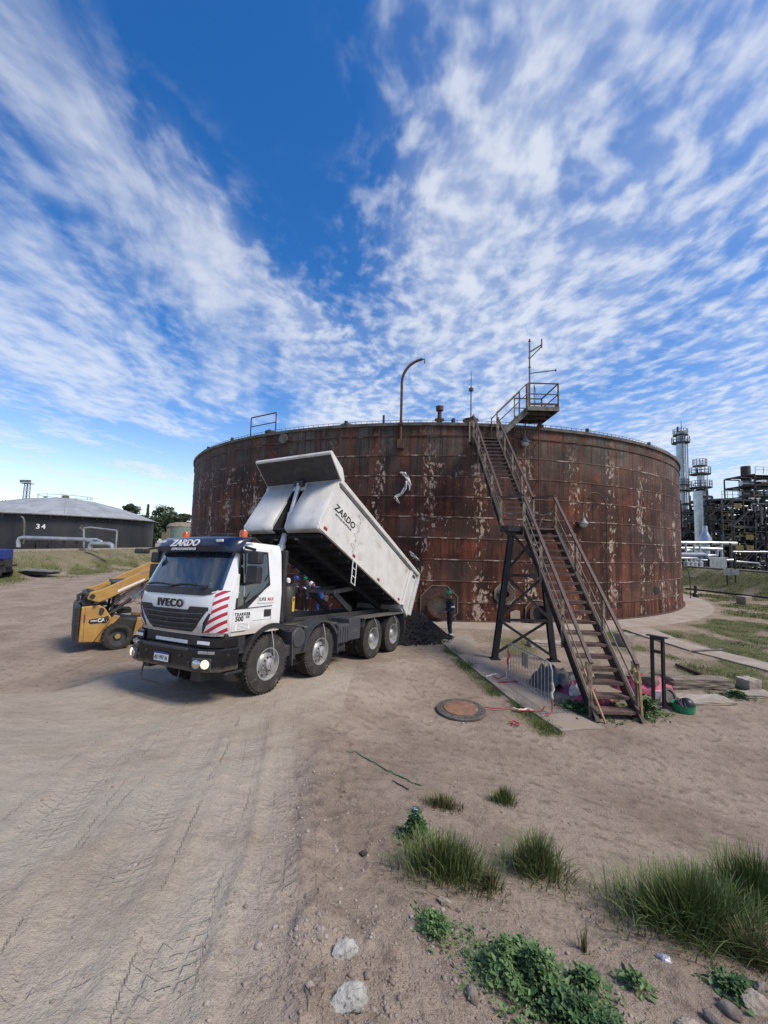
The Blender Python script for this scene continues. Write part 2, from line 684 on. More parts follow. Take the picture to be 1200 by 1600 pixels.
def ground_mat():
    m, T, b = bsdf_mat('dry_earth')
    at = T.n('ShaderNodeAttribute')
    at.attribute_name = 'zone'
    zr, zg, zb = T.sep(at.outputs['Vector'])
    geo = T.n('ShaderNodeNewGeometry')
    P = geo.outputs['Position']
    n1 = T.noise(P, 0.7, 6, 0.62)
    n2 = T.noise(P, 5.5, 6, 0.62)
    n3 = T.noise(P, 42.0, 5, 0.65)
    dirt = T.mix(T.ss(n1, 0.36, 0.64), (0.255, 0.200, 0.156), (0.350, 0.282, 0.225))
    dirt = T.mix(T.ss(n2, 0.48, 0.70, 0, 0.8), dirt, (0.165, 0.126, 0.100))
    road = T.mix(T.ss(n1, 0.35, 0.65), (0.345, 0.292, 0.232), (0.435, 0.374, 0.303))
    road = T.mix(T.ss(n2, 0.45, 0.72, 0, 0.40), road, (0.255, 0.208, 0.162))
    col = T.mix(zr, dirt, road)
    gr = T.mix(T.ss(n2, 0.35, 0.65), (0.085, 0.098, 0.038), (0.145, 0.140, 0.066))
    col = T.mix(zg, col, gr)
    col = T.mix(T.m('MULTIPLY', zb, 0.45), col, (0.43, 0.39, 0.33))
    col = T.mix(T.m('MULTIPLY', T.ss(n3, 0.48, 0.72, 0, 0.60), T.m('SUBTRACT', 1.0, T.m('MULTIPLY', zr, 0.55))), col, (0.125, 0.094, 0.074))
    # tyre prints: chevron lugs pressed into the dust along each wheel path
    ak = T.n('ShaderNodeAttribute')
    ak.attribute_name = 'print'
    arc, sd, mk = T.sep(ak.outputs['Vector'])
    ad = T.m('ABSOLUTE', sd)
    ph = T.m('ADD', T.m('DIVIDE', T.m('ADD', arc, T.m('MULTIPLY', ad, 0.55)), 0.098), T.m('MULTIPLY', T.m('GREATER_THAN', sd, 0.0), 0.5))
    lug = T.ss(T.m('ABSOLUTE', T.m('SUBTRACT', T.m('FRACT', ph), 0.5)), 0.16, 0.25)
    grv = T.ss(T.m('ABSOLUTE', T.m('SUBTRACT', ad, 0.075)), 0.006, 0.016)
    worn = T.ss(T.noise(P, 1.9, 5, 0.65), 0.42, 0.66)
    tread = T.m('MULTIPLY', T.m('MULTIPLY', T.m('MULTIPLY', lug, grv), T.ss(ad, 0.175, 0.15)), T.m('MULTIPLY', mk, worn))
    vor = T.n('ShaderNodeTexVoronoi')
    vor.inputs['Scale'].default_value = 46
    T.put(vor.inputs['Vector'], P)
    cs = T.sep(vor.outputs['Color'])
    grit = T.m('MULTIPLY', T.ss(vor.outputs['Distance'], 0.20, 0.12), T.ss(cs[0], 0.74, 0.77))
    grit = T.m('MULTIPLY', grit, T.m('SUBTRACT', 1.0, T.m('MULTIPLY', zr, 0.8)))
    col = T.mix(T.m('MULTIPLY', grit, 0.85), col, (0.56, 0.49, 0.42))
    col = T.mix(T.m('MULTIPLY', tread, 0.22), col, (0.52, 0.45, 0.37))
    T.put(b.inputs['Base Color'], col)
    b.inputs['Roughness'].default_value = 0.95
    b.inputs['Specular IOR Level'].default_value = 0.12
    hgt = T.m('ADD', T.m('MULTIPLY', n3, 0.35), T.m('ADD', T.m('MULTIPLY', n2, 0.8), T.m('MULTIPLY', grit, 0.35)))
    hgt = T.m('ADD', hgt, T.m('MULTIPLY', T.noise(P, 130, 3, 0.6), 0.18))
    hgt = T.m('ADD', hgt, T.m('MULTIPLY', tread, 0.22))
    bn = T.n('ShaderNodeBump')
    bn.inputs['Strength'].default_value = 1.0
    bn.inputs['Distance'].default_value = 0.05
    T.put(bn.inputs['Height'], hgt)
    T.t.links.new(bn.outputs[0], b.inputs['Normal'])
    return m


def make_ground():
    na, nc, nr = 640, 70, 700
    th = np.concatenate([np.linspace(R(-68), R(68), na), np.linspace(R(68), R(292), nc + 2)[1:-1]])
    n = len(th)
    rad = np.concatenate([[0.02], np.geomspace(0.35, 900, nr)])
    TT, RR = np.meshgrid(th, rad)
    x = (RR * np.sin(TT)).ravel()
    y = (RR * np.cos(TT)).ravel()
    h, m, s, t, track, rd, rs = ground_full(x, y)
    v = np.stack([x, y, h], -1)
    i = np.arange(len(rad) - 1)[:, None] * n
    j = np.arange(n)[None, :]
    j2 = (j + 1) % n
    q = np.stack([i + j, i + n + j, i + n + j2, i + j2], -1).reshape(-1, 4)[:, ::-1]
    o = np_mesh('ground', v, q, ground_mat(), smooth=True)
    g = np.maximum(grass_mask(x, y), 0.62 * sst(np.abs(x), 28.8, 30.5) * (1 - sst(np.abs(x), 33.5, 36)))
    roadm = m * sst(s, -7, -1) * 1.0 + 0.12 * sst(-x, 1.0, 5.0) * sst(y, 8, 11)
    drive = sst(-rs + 0.25 * fbm(x * 1.1, y * 1.1, 3), -0.1, 0.7) * sst(s, -1.0, 1.5) * sst(t, -3.4, -2.4) * (1 - sst(np.hypot(x, y), 12, 20))
    roadm = np.maximum(roadm, drive)
    roadm = np.clip(roadm + 0.25 * fbm(x * 0.5, y * 0.5, 3), 0, 1) * (1 - sst(rd, 0.6, 0.0) * 0.6)
    roadm = roadm * np.where((rs > 0) & (rd < 8), 0.35 + 0.65 * sst(rd, 3, 8), 1)
    pale = np.clip(track * 0.4 + 0.05 * drive + 0.9 * np.maximum(m, drive) * sst(0.08 + fbm((t + 0.3 * fbm(x * .3, y * .3, 2)) * 2.2, s * 0.12, 3), 0.05, 0.45) * sst(s, -2, 2), 0, 1)
    prn = ground_full.prn
    a = o.data.attributes.new('print', 'FLOAT_VECTOR', 'POINT')
    a.data.foreach_set('vector', prn.astype(np.float32).ravel())
    a = o.data.attributes.new('zone', 'FLOAT_VECTOR', 'POINT')
    a.data.foreach_set('vector', np.stack([roadm, g, pale], -1).astype(np.float32).ravel())
    return kind(o, 'structure')


make_ground()

CONC = pm('concrete', (0.30, 0.265, 0.23), (0.225, 0.195, 0.165), 1.6, 0.92, bump=0.5, bscale=26, dirt=((0.29, 0.225, 0.17), 0.9, 0.46))
CONC2 = pm('concrete_pale', (0.36, 0.32, 0.28), (0.28, 0.24, 0.20), 1.6, 0.92, bump=0.5, bscale=26, dirt=((0.30, 0.235, 0.18), 0.7, 0.44))


def slab(name, poly, top, mat, drop=0.25, wob=0.03, seg=0.35):
    """a poured slab: outline subdivided and slightly broken"""
    pts = []
    for a, b in zip(poly, poly[1:] + poly[:1]):
        a, b = np.array(a), np.array(b)
        n = max(1, int(np.hypot(*(b - a)) / seg))
        for k in range(n):
            p = a + (b - a) * k / n
            if k:
                p = p + rng.uniform(-wob, wob, 2)
            pts.append(p)
    mb = MB()
    mb.prism([(p[0], p[1]) for p in pts], drop, Matrix.Translation((0, 0, top - drop)))
    return kind(mb.build(name, mat, bevel=0.012), 'structure')


slab('walkway', WALK_A, 0.035, CONC)
slab('walkway', [(10.6, 18.6), (10.96, 14.36), (11.59, 12.15), (13.0, 8.6), (13.9, 8.9), (12.45, 12.9), (11.76, 15.34), (12.2, 18.3)], 0.05, CONC2)
# ring apron round the tank
mb = MB()
mb.lathe([(TR - 0.3, -0.2), (TR - 0.3, 0.06), (TR + 1.55, 0.045), (TR + 1.6, -0.2)], 160, Matrix.Translation((TCX, TCY, 0)))
kind(mb.build('apron', CONC2, smooth=True), 'structure')
# kerb of pale concrete along the crest of the left bund
mb = MB()
for k in range(14):
    y0 = 20 + k * 3.6
    mb.bx(-34.9, -34.45, y0, y0 + 3.57, 1.6, 2.12)
kind(mb.build('crest_kerb', CONC2, bevel=0.02), 'structure')

# ------------------------------------------------------------------ pebbles and loose stones (uncountable)
PEB = pm('pebble', (0.34, 0.29, 0.25), (0.20, 0.155, 0.125), 2.0, 0.9)


def ico():
    t = (1 + 5 ** 0.5) / 2
    v = np.array([(-1, t, 0), (1, t, 0), (-1, -t, 0), (1, -t, 0), (0, -1, t), (0, 1, t), (0, -1, -t), (0, 1, -t), (t, 0, -1), (t, 0, 1), (-t, 0, -1), (-t, 0, 1)], float)
    v /= np.linalg.norm(v[0])
    f = np.array([(0, 11, 5), (0, 5, 1), (0, 1, 7), (0, 7, 10), (0, 10, 11), (1, 5, 9), (5, 11, 4), (11, 10, 2), (10, 7, 6), (7, 1, 8), (3, 9, 4), (3, 4, 2), (3, 2, 6), (3, 6, 8), (3, 8, 9), (4, 9, 5), (2, 4, 11), (6, 2, 10), (8, 6, 7), (9, 8, 1)])
    return v, f


def scatter_stones(name, X, Y, SZ, mat, flat=0.6):
    v, f = ico()
    n = len(X)
    Z = ground_full(X, Y)[0]
    jit = rng.uniform(0.72, 1.25, (n, 12, 1))
    sc = SZ[:, None] * np.stack([rng.uniform(0.7, 1.3, n), rng.uniform(0.7, 1.3, n), rng.uniform(0.45, 0.9, n) * flat / 0.6], -1)
    a = rng.uniform(0, 2 * np.pi, n)
    vv = v[None] * jit * sc[:, None, :]
    c, s = np.cos(a)[:, None], np.sin(a)[:, None]
    x = vv[..., 0] * c - vv[..., 1] * s + X[:, None]
    y = vv[..., 0] * s + vv[..., 1] * c + Y[:, None]
    z = vv[..., 2] + (Z + SZ * 0.12)[:, None]
    V = np.stack([x, y, z], -1).reshape(-1, 3)
    F = (f[None] + (np.arange(n) * 12)[:, None, None]).reshape(-1, 3)
    return np_mesh(name, V, F, mat)


n = 60000
th = rng.uniform(R(-50), R(62), n)
rr = np.exp(rng.uniform(np.log(1.0), np.log(11), n))
X, Y = rr * np.sin(th), rr * np.cos(th)
_, ms, ss_, tt_ = base_h(X, Y)
rd, ra, rs = polydist(X, Y, RIDGE)
dens = np.where(rs > 0, 0.55, 0.06) + 0.6 * np.exp(-(rd / 0.3) ** 2)
dens = dens * (0.35 + sst(fbm(X * 1.1, Y * 1.1, 3), -0.1, 0.4))
k = rng.uniform(0, 1, n) < dens
X, Y = X[k], Y[k]
SZ = 0.0035 + 0.012 * rng.power(0.35, len(X)) ** 1.5 * rng.uniform(0.3, 1, len(X))
SZ = np.where(rng.uniform(0, 1, len(X)) < 0.02, SZ * 1.9, SZ)
rdk = polydist(X, Y, RIDGE)[0]
SZ = np.where((rdk < 0.5) & (rng.uniform(0, 1, len(X)) < 0.12), SZ * 2.2, SZ)
SZ = np.minimum(SZ, 0.020)
o = scatter_stones('pebbles', X, Y, SZ, PEB)
kind(o, 'stuff')
tag(o, 'loose pebbles and grit scattered over the bare dirt', 'pebbles')

# ------------------------------------------------------------------ grass carpets (uncountable)
GRASS = pm('grass_blade', (0.070, 0.115, 0.028), (0.135, 0.160, 0.055), 1.3, 0.75, lo=0.3, hi=0.7)


def blades(X, Y, Z, hgt, wid, lean=0.5, seg=2):
    n = len(X)
    a = rng.uniform(0, 2 * np.pi, n)
    l = rng.uniform(0.1, 1, n) * lean * hgt
    dx, dy = np.cos(a), np.sin(a)
    b = a + np.pi / 2 + rng.uniform(-0.6, 0.6, n)
    wx, wy = np.cos(b) * wid / 2, np.sin(b) * wid / 2
    V, F = [], []
    rows = []
    for k in range(seg + 1):
        t = k / seg
        cx, cy = X + dx * l * t ** 1.8, Y + dy * l * t ** 1.8
        cz = Z + hgt * (t - 0.25 * (l / np.maximum(hgt, 1e-6)) ** 2 * t * t)
        ww = 1 - t
        if k < seg:
            rows.append(np.stack([cx - wx * (0.35 + 0.65 * ww), cy - wy * (0.35 + 0.65 * ww), cz], -1))
            rows.append(np.stack([cx + wx * (0.35 + 0.65 * ww), cy + wy * (0.35 + 0.65 * ww), cz], -1))
        else:
            rows.append(np.stack([cx, cy, cz], -1))
    V = np.stack(rows, 1)
    m = V.shape[1]
    tr = []
    for k in range(seg - 1):
        o = 2 * k
        tr += [(o, o + 1, o + 3), (o, o + 3, o + 2)]
    o = 2 * (seg - 1)
    tr += [(o, o + 1, o + 2)]
    F = (np.array(tr)[None] + (np.arange(n) * m)[:, None, None]).reshape(-1, 3)
    return V.reshape(-1, 3), F


def carpet(name, x0, x1, y0, y1, n, h0, h1, wd, label):
    X, Y = rng.uniform(x0, x1, n), rng.uniform(y0, y1, n)
    g = grass_mask(X, Y) * (0.35 + 0.9 * sst(fbm(X * 1.9, Y * 1.9, 3), -0.25, 0.35))
    k = rng.uniform(0, 1, n) < g
    X, Y = X[k], Y[k]
    Z = ground_full(X, Y)[0] - 0.01
    hh = rng.uniform(h0, h1, len(X)) * (0.6 + 0.8 * sst(fbm(X * 0.8, Y * 0.8, 2), -0.3, 0.4))
    V, F = blades(X, Y, Z, hh, wd * rng.uniform(0.7, 1.3, len(X)), 0.7, 2)
    o = np_mesh(name, V, F, GRASS)
    kind(o, 'stuff')
    return tag(o, label, 'grass')


carpet('grass', 7.6, 20, 9.5, 22, 90000, 0.03, 0.085, 0.012, 'short patchy grass beside the pale concrete walkway')
carpet('grass', 20, 36, 14, 48, 90000, 0.05, 0.14, 0.03, 'grass covering the earth bund below the refinery')
carpet('grass', 2.0, 3.7, 7.5, 15, 45000, 0.03, 0.10, 0.010, 'thin strip of grass along the edge of the concrete walkway')
carpet('grass', -36, -24, 24, 60, 60000, 0.06, 0.16, 0.04, 'grass along the foot of the earth bund by the domed tank')
carpet('grass', 3.8, 7.0, 11.5, 16.4, 9000, 0.03, 0.08, 0.010, 'sparse grass around the feet of the black trestle')
# ================================================================== THE RUSTED STORAGE TANK
def tank_mat():
    m, T, b = bsdf_mat('rusted_tank')
    uv = T.n('ShaderNodeUVMap')
    u, v, _ = T.sep(uv.outputs[0])
    oi = T.n('ShaderNodeObjectInfo')
    rnd = oi.outputs['Random']
    P2 = T.xyz(u, v, 0.0)
    st = T.noise(T.xyz(T.m('MULTIPLY', u, 2.6), T.m('MULTIPLY', v, 0.16), 0.0), 1.0, 6, 0.65)
    st2 = T.noise(T.xyz(T.m('MULTIPLY', u, 9.0), T.m('MULTIPLY', v, 0.5), 5.0), 1.0, 5, 0.65)
    bl = T.noise(P2, 0.45, 5, 0.6)
    fine = T.noise(P2, 9.0, 6, 0.65)
    # rust body
    c = T.mix(T.ss(st, 0.36, 0.66), (0.040, 0.015, 0.010), (0.185, 0.058, 0.028))
    c = T.mix(T.ss(bl, 0.42, 0.66, 0, 0.75), c, (0.058, 0.027, 0.024))
    c = T.mix(T.ss(st2, 0.52, 0.74, 0, 0.75), c, (0.030, 0.016, 0.013))
    # old grey paint, on whole plates and everywhere near the top
    gp = T.ss(rnd, 0.74, 0.90, 0.0, 0.34)
    up = T.ss(T.m('ADD', v, T.m('MULTIPLY', T.m('SUBTRACT', st, 0.5), 3.2)), 5.4, 8.8, 0.0, 0.92)
    gmask = T.m('MULTIPLY', T.m('MAXIMUM', gp, up), T.ss(T.m('ADD', T.m('MULTIPLY', st, 0.6), T.m('MULTIPLY', st2, 0.4)), 0.62, 0.40))
    grey = T.mix(fine, (0.090, 0.084, 0.070), (0.185, 0.172, 0.148))
    c = T.mix(gmask, c, grey)
    dk = T.ss(rnd, 0.0, 1.0, 0.74, 0.94)
    c = T.mix(1.0, c, T.xyz(dk, dk, dk), 'MULTIPLY')
    # bright orange bloom low down
    low = T.m('MULTIPLY', T.ss(v, 3.2, 0.3), T.ss(st, 0.46, 0.62, 0, 0.75))
    c = T.mix(low, c, (0.175, 0.068, 0.036))
    redp = T.m('MULTIPLY', T.ss(T.noise(T.xyz(T.m('MULTIPLY', u, 0.55), T.m('MULTIPLY', v, 0.75), 4.0), 1.0, 4, 0.6), 0.56, 0.66), T.ss(st2, 0.35, 0.6))
    c = T.mix(T.m('MULTIPLY', redp, 0.85), c, (0.185, 0.045, 0.027))
    run = T.noise(T.xyz(T.m('MULTIPLY', u, 5.5), T.m('MULTIPLY', v, 0.10), 11.0), 1.0, 3, 0.6)
    c = T.mix(T.ss(run, 0.52, 0.66, 0, 0.8), c, (0.024, 0.015, 0.013))
    blot = T.noise(T.xyz(T.m('MULTIPLY', u, 0.42), T.m('MULTIPLY', v, 0.62), 21.0), 1.0, 6, 0.62, 0.6)
    bv = T.ss(blot, 0.34, 0.66, 0.50, 1.12)
    c = T.mix(1.0, c, T.xyz(bv, bv, bv), 'MULTIPLY')
    # cream paint left in flaking vertical bands
    bw = T.m('ADD', u, T.m('MULTIPLY', T.m('SUBTRACT', T.noise(P2, 0.7, 3, 0.5), 0.5), 0.7))
    band = T.m('ABSOLUTE', T.m('SUBTRACT', T.m('FRACT', T.m('MULTIPLY', bw, 0.41)), 0.5))
    bandm = T.ss(band, 0.26, 0.0)
    sel = T.noise(T.xyz(T.m('MULTIPLY', u, 0.55), T.m('MULTIPLY', v, 0.50), 9.0), 1.0, 2, 0.55)
    flake = T.noise(T.xyz(T.m('MULTIPLY', u, 6.2), T.m('MULTIPLY', v, 3.2), 2.0), 1.0, 8, 0.62, 0.5)
    thr = T.m('ADD', T.m('MULTIPLY', bandm, 0.115), T.m('MULTIPLY', T.m('SUBTRACT', sel, 0.5), 0.46))
    cm = T.ss(T.m('ADD', flake, thr), 0.645, 0.685)
    vv = T.ss(v, 8.6, 6.9)
    cm = T.m('MULTIPLY', cm, T.m('ADD', 0.2, T.m('MULTIPLY', vv, 0.80)))
    cream = T.mix(T.ss(fine, 0.38, 0.62), (0.44, 0.345, 0.285), (0.27, 0.19, 0.145))
    c = T.mix(cm, c, cream)
    T.put(b.inputs['Base Color'], c)
    T.put(b.inputs['Roughness'], T.m('ADD', 0.62, T.m('MULTIPLY', fine, 0.3)))
    b.inputs['Specular IOR Level'].default_value = 0.3
    bn = T.n('ShaderNodeBump')
    bn.inputs['Strength'].default_value = 0.45
    bn.inputs['Distance'].default_value = 0.03
    T.put(bn.inputs['Height'], T.m('ADD', T.m('MULTIPLY', fine, 0.5), T.m('ADD', T.m('MULTIPLY', cm, 0.3), T.m('MULTIPLY', st2, 0.35))))
    T.t.links.new(bn.outputs[0], b.inputs['Normal'])
    return m


def seam_mat():
    m, T, b = bsdf_mat('lap_seam')
    geo = T.n('ShaderNodeNewGeometry')
    P = geo.outputs['Position']
    n = T.noise(P, 1.6, 5, 0.65)
    n2 = T.noise(P, 8, 4, 0.6)
    c = T.mix(T.ss(n, 0.50, 0.62), (0.075, 0.032, 0.020), (0.34, 0.275, 0.225))
    c = T.mix(T.ss(n2, 0.5, 0.7, 0, 0.7), c, (0.05, 0.026, 0.02))
    T.put(b.inputs['Base Color'], c)
    b.inputs['Roughness'].default_value = 0.8
    return m


RUST = tank_mat()
SEAM = seam_mat()
RUSTY = pm('rusty_steel', (0.105, 0.048, 0.030), (0.050, 0.028, 0.022), 5, 0.75, bump=0.3, dirt=((0.20, 0.09, 0.04), 7, 0.60))
GREYRIM = pm('rim_grey', (0.15, 0.14, 0.122), (0.08, 0.066, 0.055), 2.2, 0.8, bump=0.3, dirt=((0.10, 0.045, 0.03), 3, 0.56))
DARK = pm('dark_steel', (0.020, 0.021, 0.026), (0.035, 0.032, 0.032), 4, 0.55, dirt=((0.09, 0.05, 0.035), 5, 0.64))
BLACKP = pm('black_paint', (0.012, 0.013, 0.017), (0.022, 0.023, 0.028), 4, 0.42)
STEELG = pm('grey_steel', (0.17, 0.165, 0.15), (0.09, 0.075, 0.06), 4, 0.6, metal=0.3, dirt=((0.12, 0.06, 0.04), 5, 0.60))
WEATH = pm('weathered_cream', (0.27, 0.235, 0.175), (0.17, 0.135, 0.095), 5, 0.75, dirt=((0.11, 0.052, 0.032), 6, 0.50))

tank = thing('storage_tank', 'large round rusted steel storage tank with flaking cream paint', 'storage tank', (TCX, TCY, 0))
ANG0 = math.atan2(-TCY, -TCX)          # from the tank centre towards the camera


def tpt(a, z, off=0.0):
    """point on the shell in tank-local space; a is the angle from the side that faces the camera, + to the right"""
    t = ANG0 + a
    return Vector(((TR + off) * math.cos(t), (TR + off) * math.sin(t), z))


SEAMZ = [0.0, 0.90, 1.88, 2.87, 3.87, 4.86, 5.83, 6.80, 7.79, 8.74, TH]
PLATE = R(16.5)
for c in range(10):
    z0, z1 = SEAMZ[c], SEAMZ[c + 1]
    start = -R(80) - (c % 3) * PLATE / 3
    k = 0
    while True:
        a0 = start + k * PLATE
        if a0 > R(80):
            break
        a1 = a0 + PLATE - 0.0006
        seg = 7
        off = 0.006 * (c % 2) + random.uniform(-0.0015, 0.0015)
        me = bpy.data.meshes.new('shell_plate')
        vs, fs, uvs = [], [], []
        for i in range(seg + 1):
            a = a0 + (a1 - a0) * i / seg
            bul = 0.003 * math.sin(PI * i / seg)
            for (z, dd) in ((z0 + 0.004, 0.03), (z1 - 0.004, 0.03), (z0 + 0.004, 0.0), (z1 - 0.004, 0.0)):
                vs.append(tpt(a, z, off + bul - (0.0 if dd else 0.02)))
                uvs.append((a * TR + 40, z))
        for i in range(seg):
            o = i * 4
            fs.append((o, o + 4, o + 5, o + 1))
            fs.append((o + 1, o + 5, o + 7, o + 3))
            fs.append((o, o + 2, o + 6, o + 4))
        e = seg * 4
        fs += [(0, 1, 3, 2), (e, e + 2, e + 3, e + 1)]
        me.from_pydata(vs, [], fs)
        ul = me.uv_layers.new(name='UVMap')
        for l in me.loops:
            ul.data[l.index].uv = uvs[l.vertex_index]
        me.polygons.foreach_set('use_smooth', [len(set(p.vertices)) > 0 for p in me.polygons])
        me.set_sharp_from_angle(angle=R(30))
        link('shell_plate', me, RUST, tank)
        k += 1
# far side of the shell, one piece
mb = MB()
rows = []
for z in (0, TH):
    rows.append([tpt(R(78) + (2 * PI - R(156)) * i / 60, z, -0.03) for i in range(61)])
mb.grid(rows).build('shell_rear', RUSTY, tank, smooth=True)
# lapped ring seams
for c in range(1, 10):
    mb = MB()
    z = SEAMZ[c]
    pts = []
    n = 220
    for i in range(n + 1):
        a = -R(88) + R(176) * i / n
        o = 0.020 + 0.006 * math.sin(i * 1.7 + c)
        dz_ = 0.006 * math.sin(i * 0.9 + c * 2)
        pts.append([tpt(a, z - 0.028 + dz_, 0.0), tpt(a, z - 0.026 + dz_, o), tpt(a, z + 0.012 + dz_, o), tpt(a, z + 0.03 + dz_, 0.0)])
    mb.grid(pts).build('ring_seam', SEAM, tank)
# top angle, foot ring, roof
mb = MB()
TM = Matrix.Identity(4)
mb.lathe([(TR - 0.02, TH - 0.13), (TR + 0.10, TH - 0.12), (TR + 0.115, TH + 0.02), (TR - 0.25, TH + 0.03)], 260, TM)
mb.build('top_angle', GREYRIM, tank, smooth=True)
mb = MB()
mb.lathe([(TR - 0.02, TH - 0.62), (TR + 0.045, TH - 0.61), (TR + 0.05, TH - 0.57), (TR - 0.01, TH - 0.55)], 260, TM)
mb.build('wind_girder', RUSTY, tank, smooth=True)
mb = MB()
mb.lathe([(TR + 0.13, 0.03), (TR + 0.13, 0.085), (TR - 0.02, 0.10)], 240, TM)
mb.build('foot_ring', RUSTY, tank)
mb = MB()
mb.lathe([(TR - 0.2, TH + 0.02), (TR * 0.5, TH + 0.55), (0.2, TH + 0.75), (0.0, TH + 0.75)], 120, TM)
mb.build('roof', GREYRIM, tank, smooth=True)
# low guard wire round the rim
mb = MB()
NPOST = 230
for i in range(NPOST):
    a = -R(95) + R(190) * i / (NPOST - 1)
    hgt = 0.16
    p = tpt(a, TH + 0.02, -0.05)
    mb.bar(p, p + Vector((0, 0, hgt)), 0.018)
kind(mb.build('guard_posts', GREYRIM, tank), 'stuff')
mb = MB()
mb.tube([tpt(-R(95) + R(190) * i / 150, TH + 0.175, -0.05) for i in range(151)], 0.012, 5)
mb.build('guard_wire', GREYRIM, tank)
for a in (-44, -34, -24.5, -11, 4, 24, 38.5, 52, 66):
    mb = MB()
    p = tpt(R(a), TH + 0.12, -0.08)
    mb.lathe([(0.0, 0.14), (0.09, 0.14), (0.09, -0.1), (0.12, -0.1)], 10, Matrix.Translation(p))
    mb.build('rim_lug', DARK, tank)


def ang_of(px, py):
    """angle on the shell seen at a pixel, and its height"""
    d = ray(px, py)
    o = np.array([0, 0, CAMH])
    A = d[0] ** 2 + d[1] ** 2
    B = 2 * (d[0] * (o[0] - TCX) + d[1] * (o[1] - TCY))
    C = (o[0] - TCX) ** 2 + (o[1] - TCY) ** 2 - TR ** 2
    t = (-B - math.sqrt(max(B * B - 4 * A * C, 0))) / (2 * A)
    p = o + d * t
    return math.atan2(p[1] - TCY, p[0] - TCX) - ANG0, p[2]


def shell_frame(a, z, off=0.0):
    """local x along the shell to the right, y up, z out of the shell"""
    t = ANG0 + a
    out = Vector((math.cos(t), math.sin(t), 0))
    xx = Vector((-math.sin(t), math.cos(t), 0))
    m = Matrix((xx, Vector((0, 0, 1)), out)).transposed().to_4x4()
    m.translation = tpt(a, z, off)
    return m


def octagon(r, k=1.0):
    return [(r * math.cos(PI / 8 + i * PI / 4), k * r * math.sin(PI / 8 + i * PI / 4)) for i in range(8)]


SANDY = pm('inner_sand', (0.40, 0.31, 0.225), (0.27, 0.20, 0.145), 8, 0.95)


def manhole(px, py, rplate, rneck, plate_mat, lid_mat, depth=0.32, rimc=None):
    a, z = ang_of(px, py)
    M = shell_frame(a, z, 0.02)
    mb = MB()
    mb.prism(octagon(rplate), 0.03, M)
    pl = mb.build('manhole_plate', plate_mat, tank, bevel=0.008)
    mb = MB()
    oc = octagon(rplate * 1.0)
    for p, q in zip(oc, oc[1:] + oc[:1]):
        mb.bar(M @ Vector((p[0], p[1], 0.03)), M @ Vector((q[0], q[1], 0.03)), 0.035, 0.05, up=M.to_3x3() @ Vector((0, 0, 1)))
    mb.build('weld_edge', WEATH, pl)
    mb = MB()
    mb.lathe([(rneck, 0.02), (rneck, depth), (rneck + 0.13, depth), (rneck + 0.13, depth + 0.045), (rneck, depth + 0.045), (rneck - 0.03, depth + 0.04), (rneck - 0.03, 0.03)], 40, M)
    mb.build('manhole_neck', RUSTY, tank, smooth=True)
    mb = MB()
    mb.lathe([(rneck - 0.03, 0.035), (0.0, 0.035)], 32, M)
    mb.build('opening', lid_mat, tank)
    return M


manhole(686, 944, 0.92, 0.44, RUSTY, SANDY)
manhole(788, 928, 0.52, 0.19, STEELG, BLACKP, 0.14)
manhole(838, 957, 0.62, 0.40, RUSTY, BLACKP, 0.28)
# small shell nozzles and a torn hole
a, z = ang_of(447, 687)
mb = MB()
mb.lathe([(0.16, 0.0), (0.16, 0.2), (0.26, 0.2), (0.26, 0.26), (0.0, 0.26)], 20, shell_frame(a, z))
mb.build('shell_nozzle', GREYRIM, tank, smooth=True)
a, z = ang_of(1025, 923)
mb = MB()
pl = [(-0.30, 0.02), (-0.22, 0.20), (-0.02, 0.24), (0.20, 0.14), (0.30, -0.06), (0.16, -0.20), (0.02, -0.13), (-0.14, -0.2)]
mb.prism(pl, 0.012, shell_frame(a, z, 0.015))
mb.build('torn_hole', BLACKP, tank)
# pale nameplate-like patches where paint survived
PALE = pm('pale_paint', (0.36, 0.27, 0.21), (0.24, 0.16, 0.12), 6, 0.8)
for (px, py, wd, hg) in ((803, 965, 0.5, 0.75),):
    a, z = ang_of(px, py)
    mb = MB()
    mb.prism([(-wd / 2, -hg / 2), (wd / 2, -hg / 2), (wd / 2 - 0.05, hg / 2 - 0.04), (0.02, hg / 2), (-wd / 2, hg / 2 - 0.1)], 0.02, shell_frame(a, z, 0.16))
    tag(mb.build('leaning_board', CONC2), 'pale broken board leaning against the rusted tank behind the trestle', 'board')
    bpy.data.objects['leaning_board'].location = (TCX, TCY, 0)

# ---- fittings standing on the rim
def on_rim(px, back=0.15):
    a, _ = ang_of(px, 700)
    return tpt(a, TH + 0.02, -back), a


# swan-neck pipe
a, _ = ang_of(626, 700)
bz = tpt(a, 0, 0.10)
ox = Vector((-math.sin(ANG0 + a), math.cos(ANG0 + a), 0))
pts = [bz + Vector((0, 0, 8.35)), bz + Vector((0, 0, 11.35))]
for k in range(1, 9):
    t = k / 8 * R(80)
    pts.append(bz + Vector((0, 0, 11.35)) + ox * (1.15 * (1 - math.cos(t))) + Vector((0, 0, 1.15 * math.sin(t))))
mb = MB()
mb.tube(pts, 0.065, 10)
e = pts[-1]
mb.tube([e, e + ox * 0.12 + Vector((0, 0, 0.0)), e + ox * 0.14 + Vector((0, 0, -0.22))], 0.03, 6)
mb.build('swan_neck_pipe', RUSTY, tank, smooth=True)
mb = MB()
mb.box(bz + Vector((0, 0, 8.3)), (0.35, 0.3, 0.45), ANG0 + a)
mb.build('pipe_bracket', RUSTY, tank)
mb = MB()
mb.box(bz + Vector((0, 0, 9.3)), (0.22, 0.22, 0.12), ANG0 + a)
mb.build('pipe_bracket', RUSTY, tank)
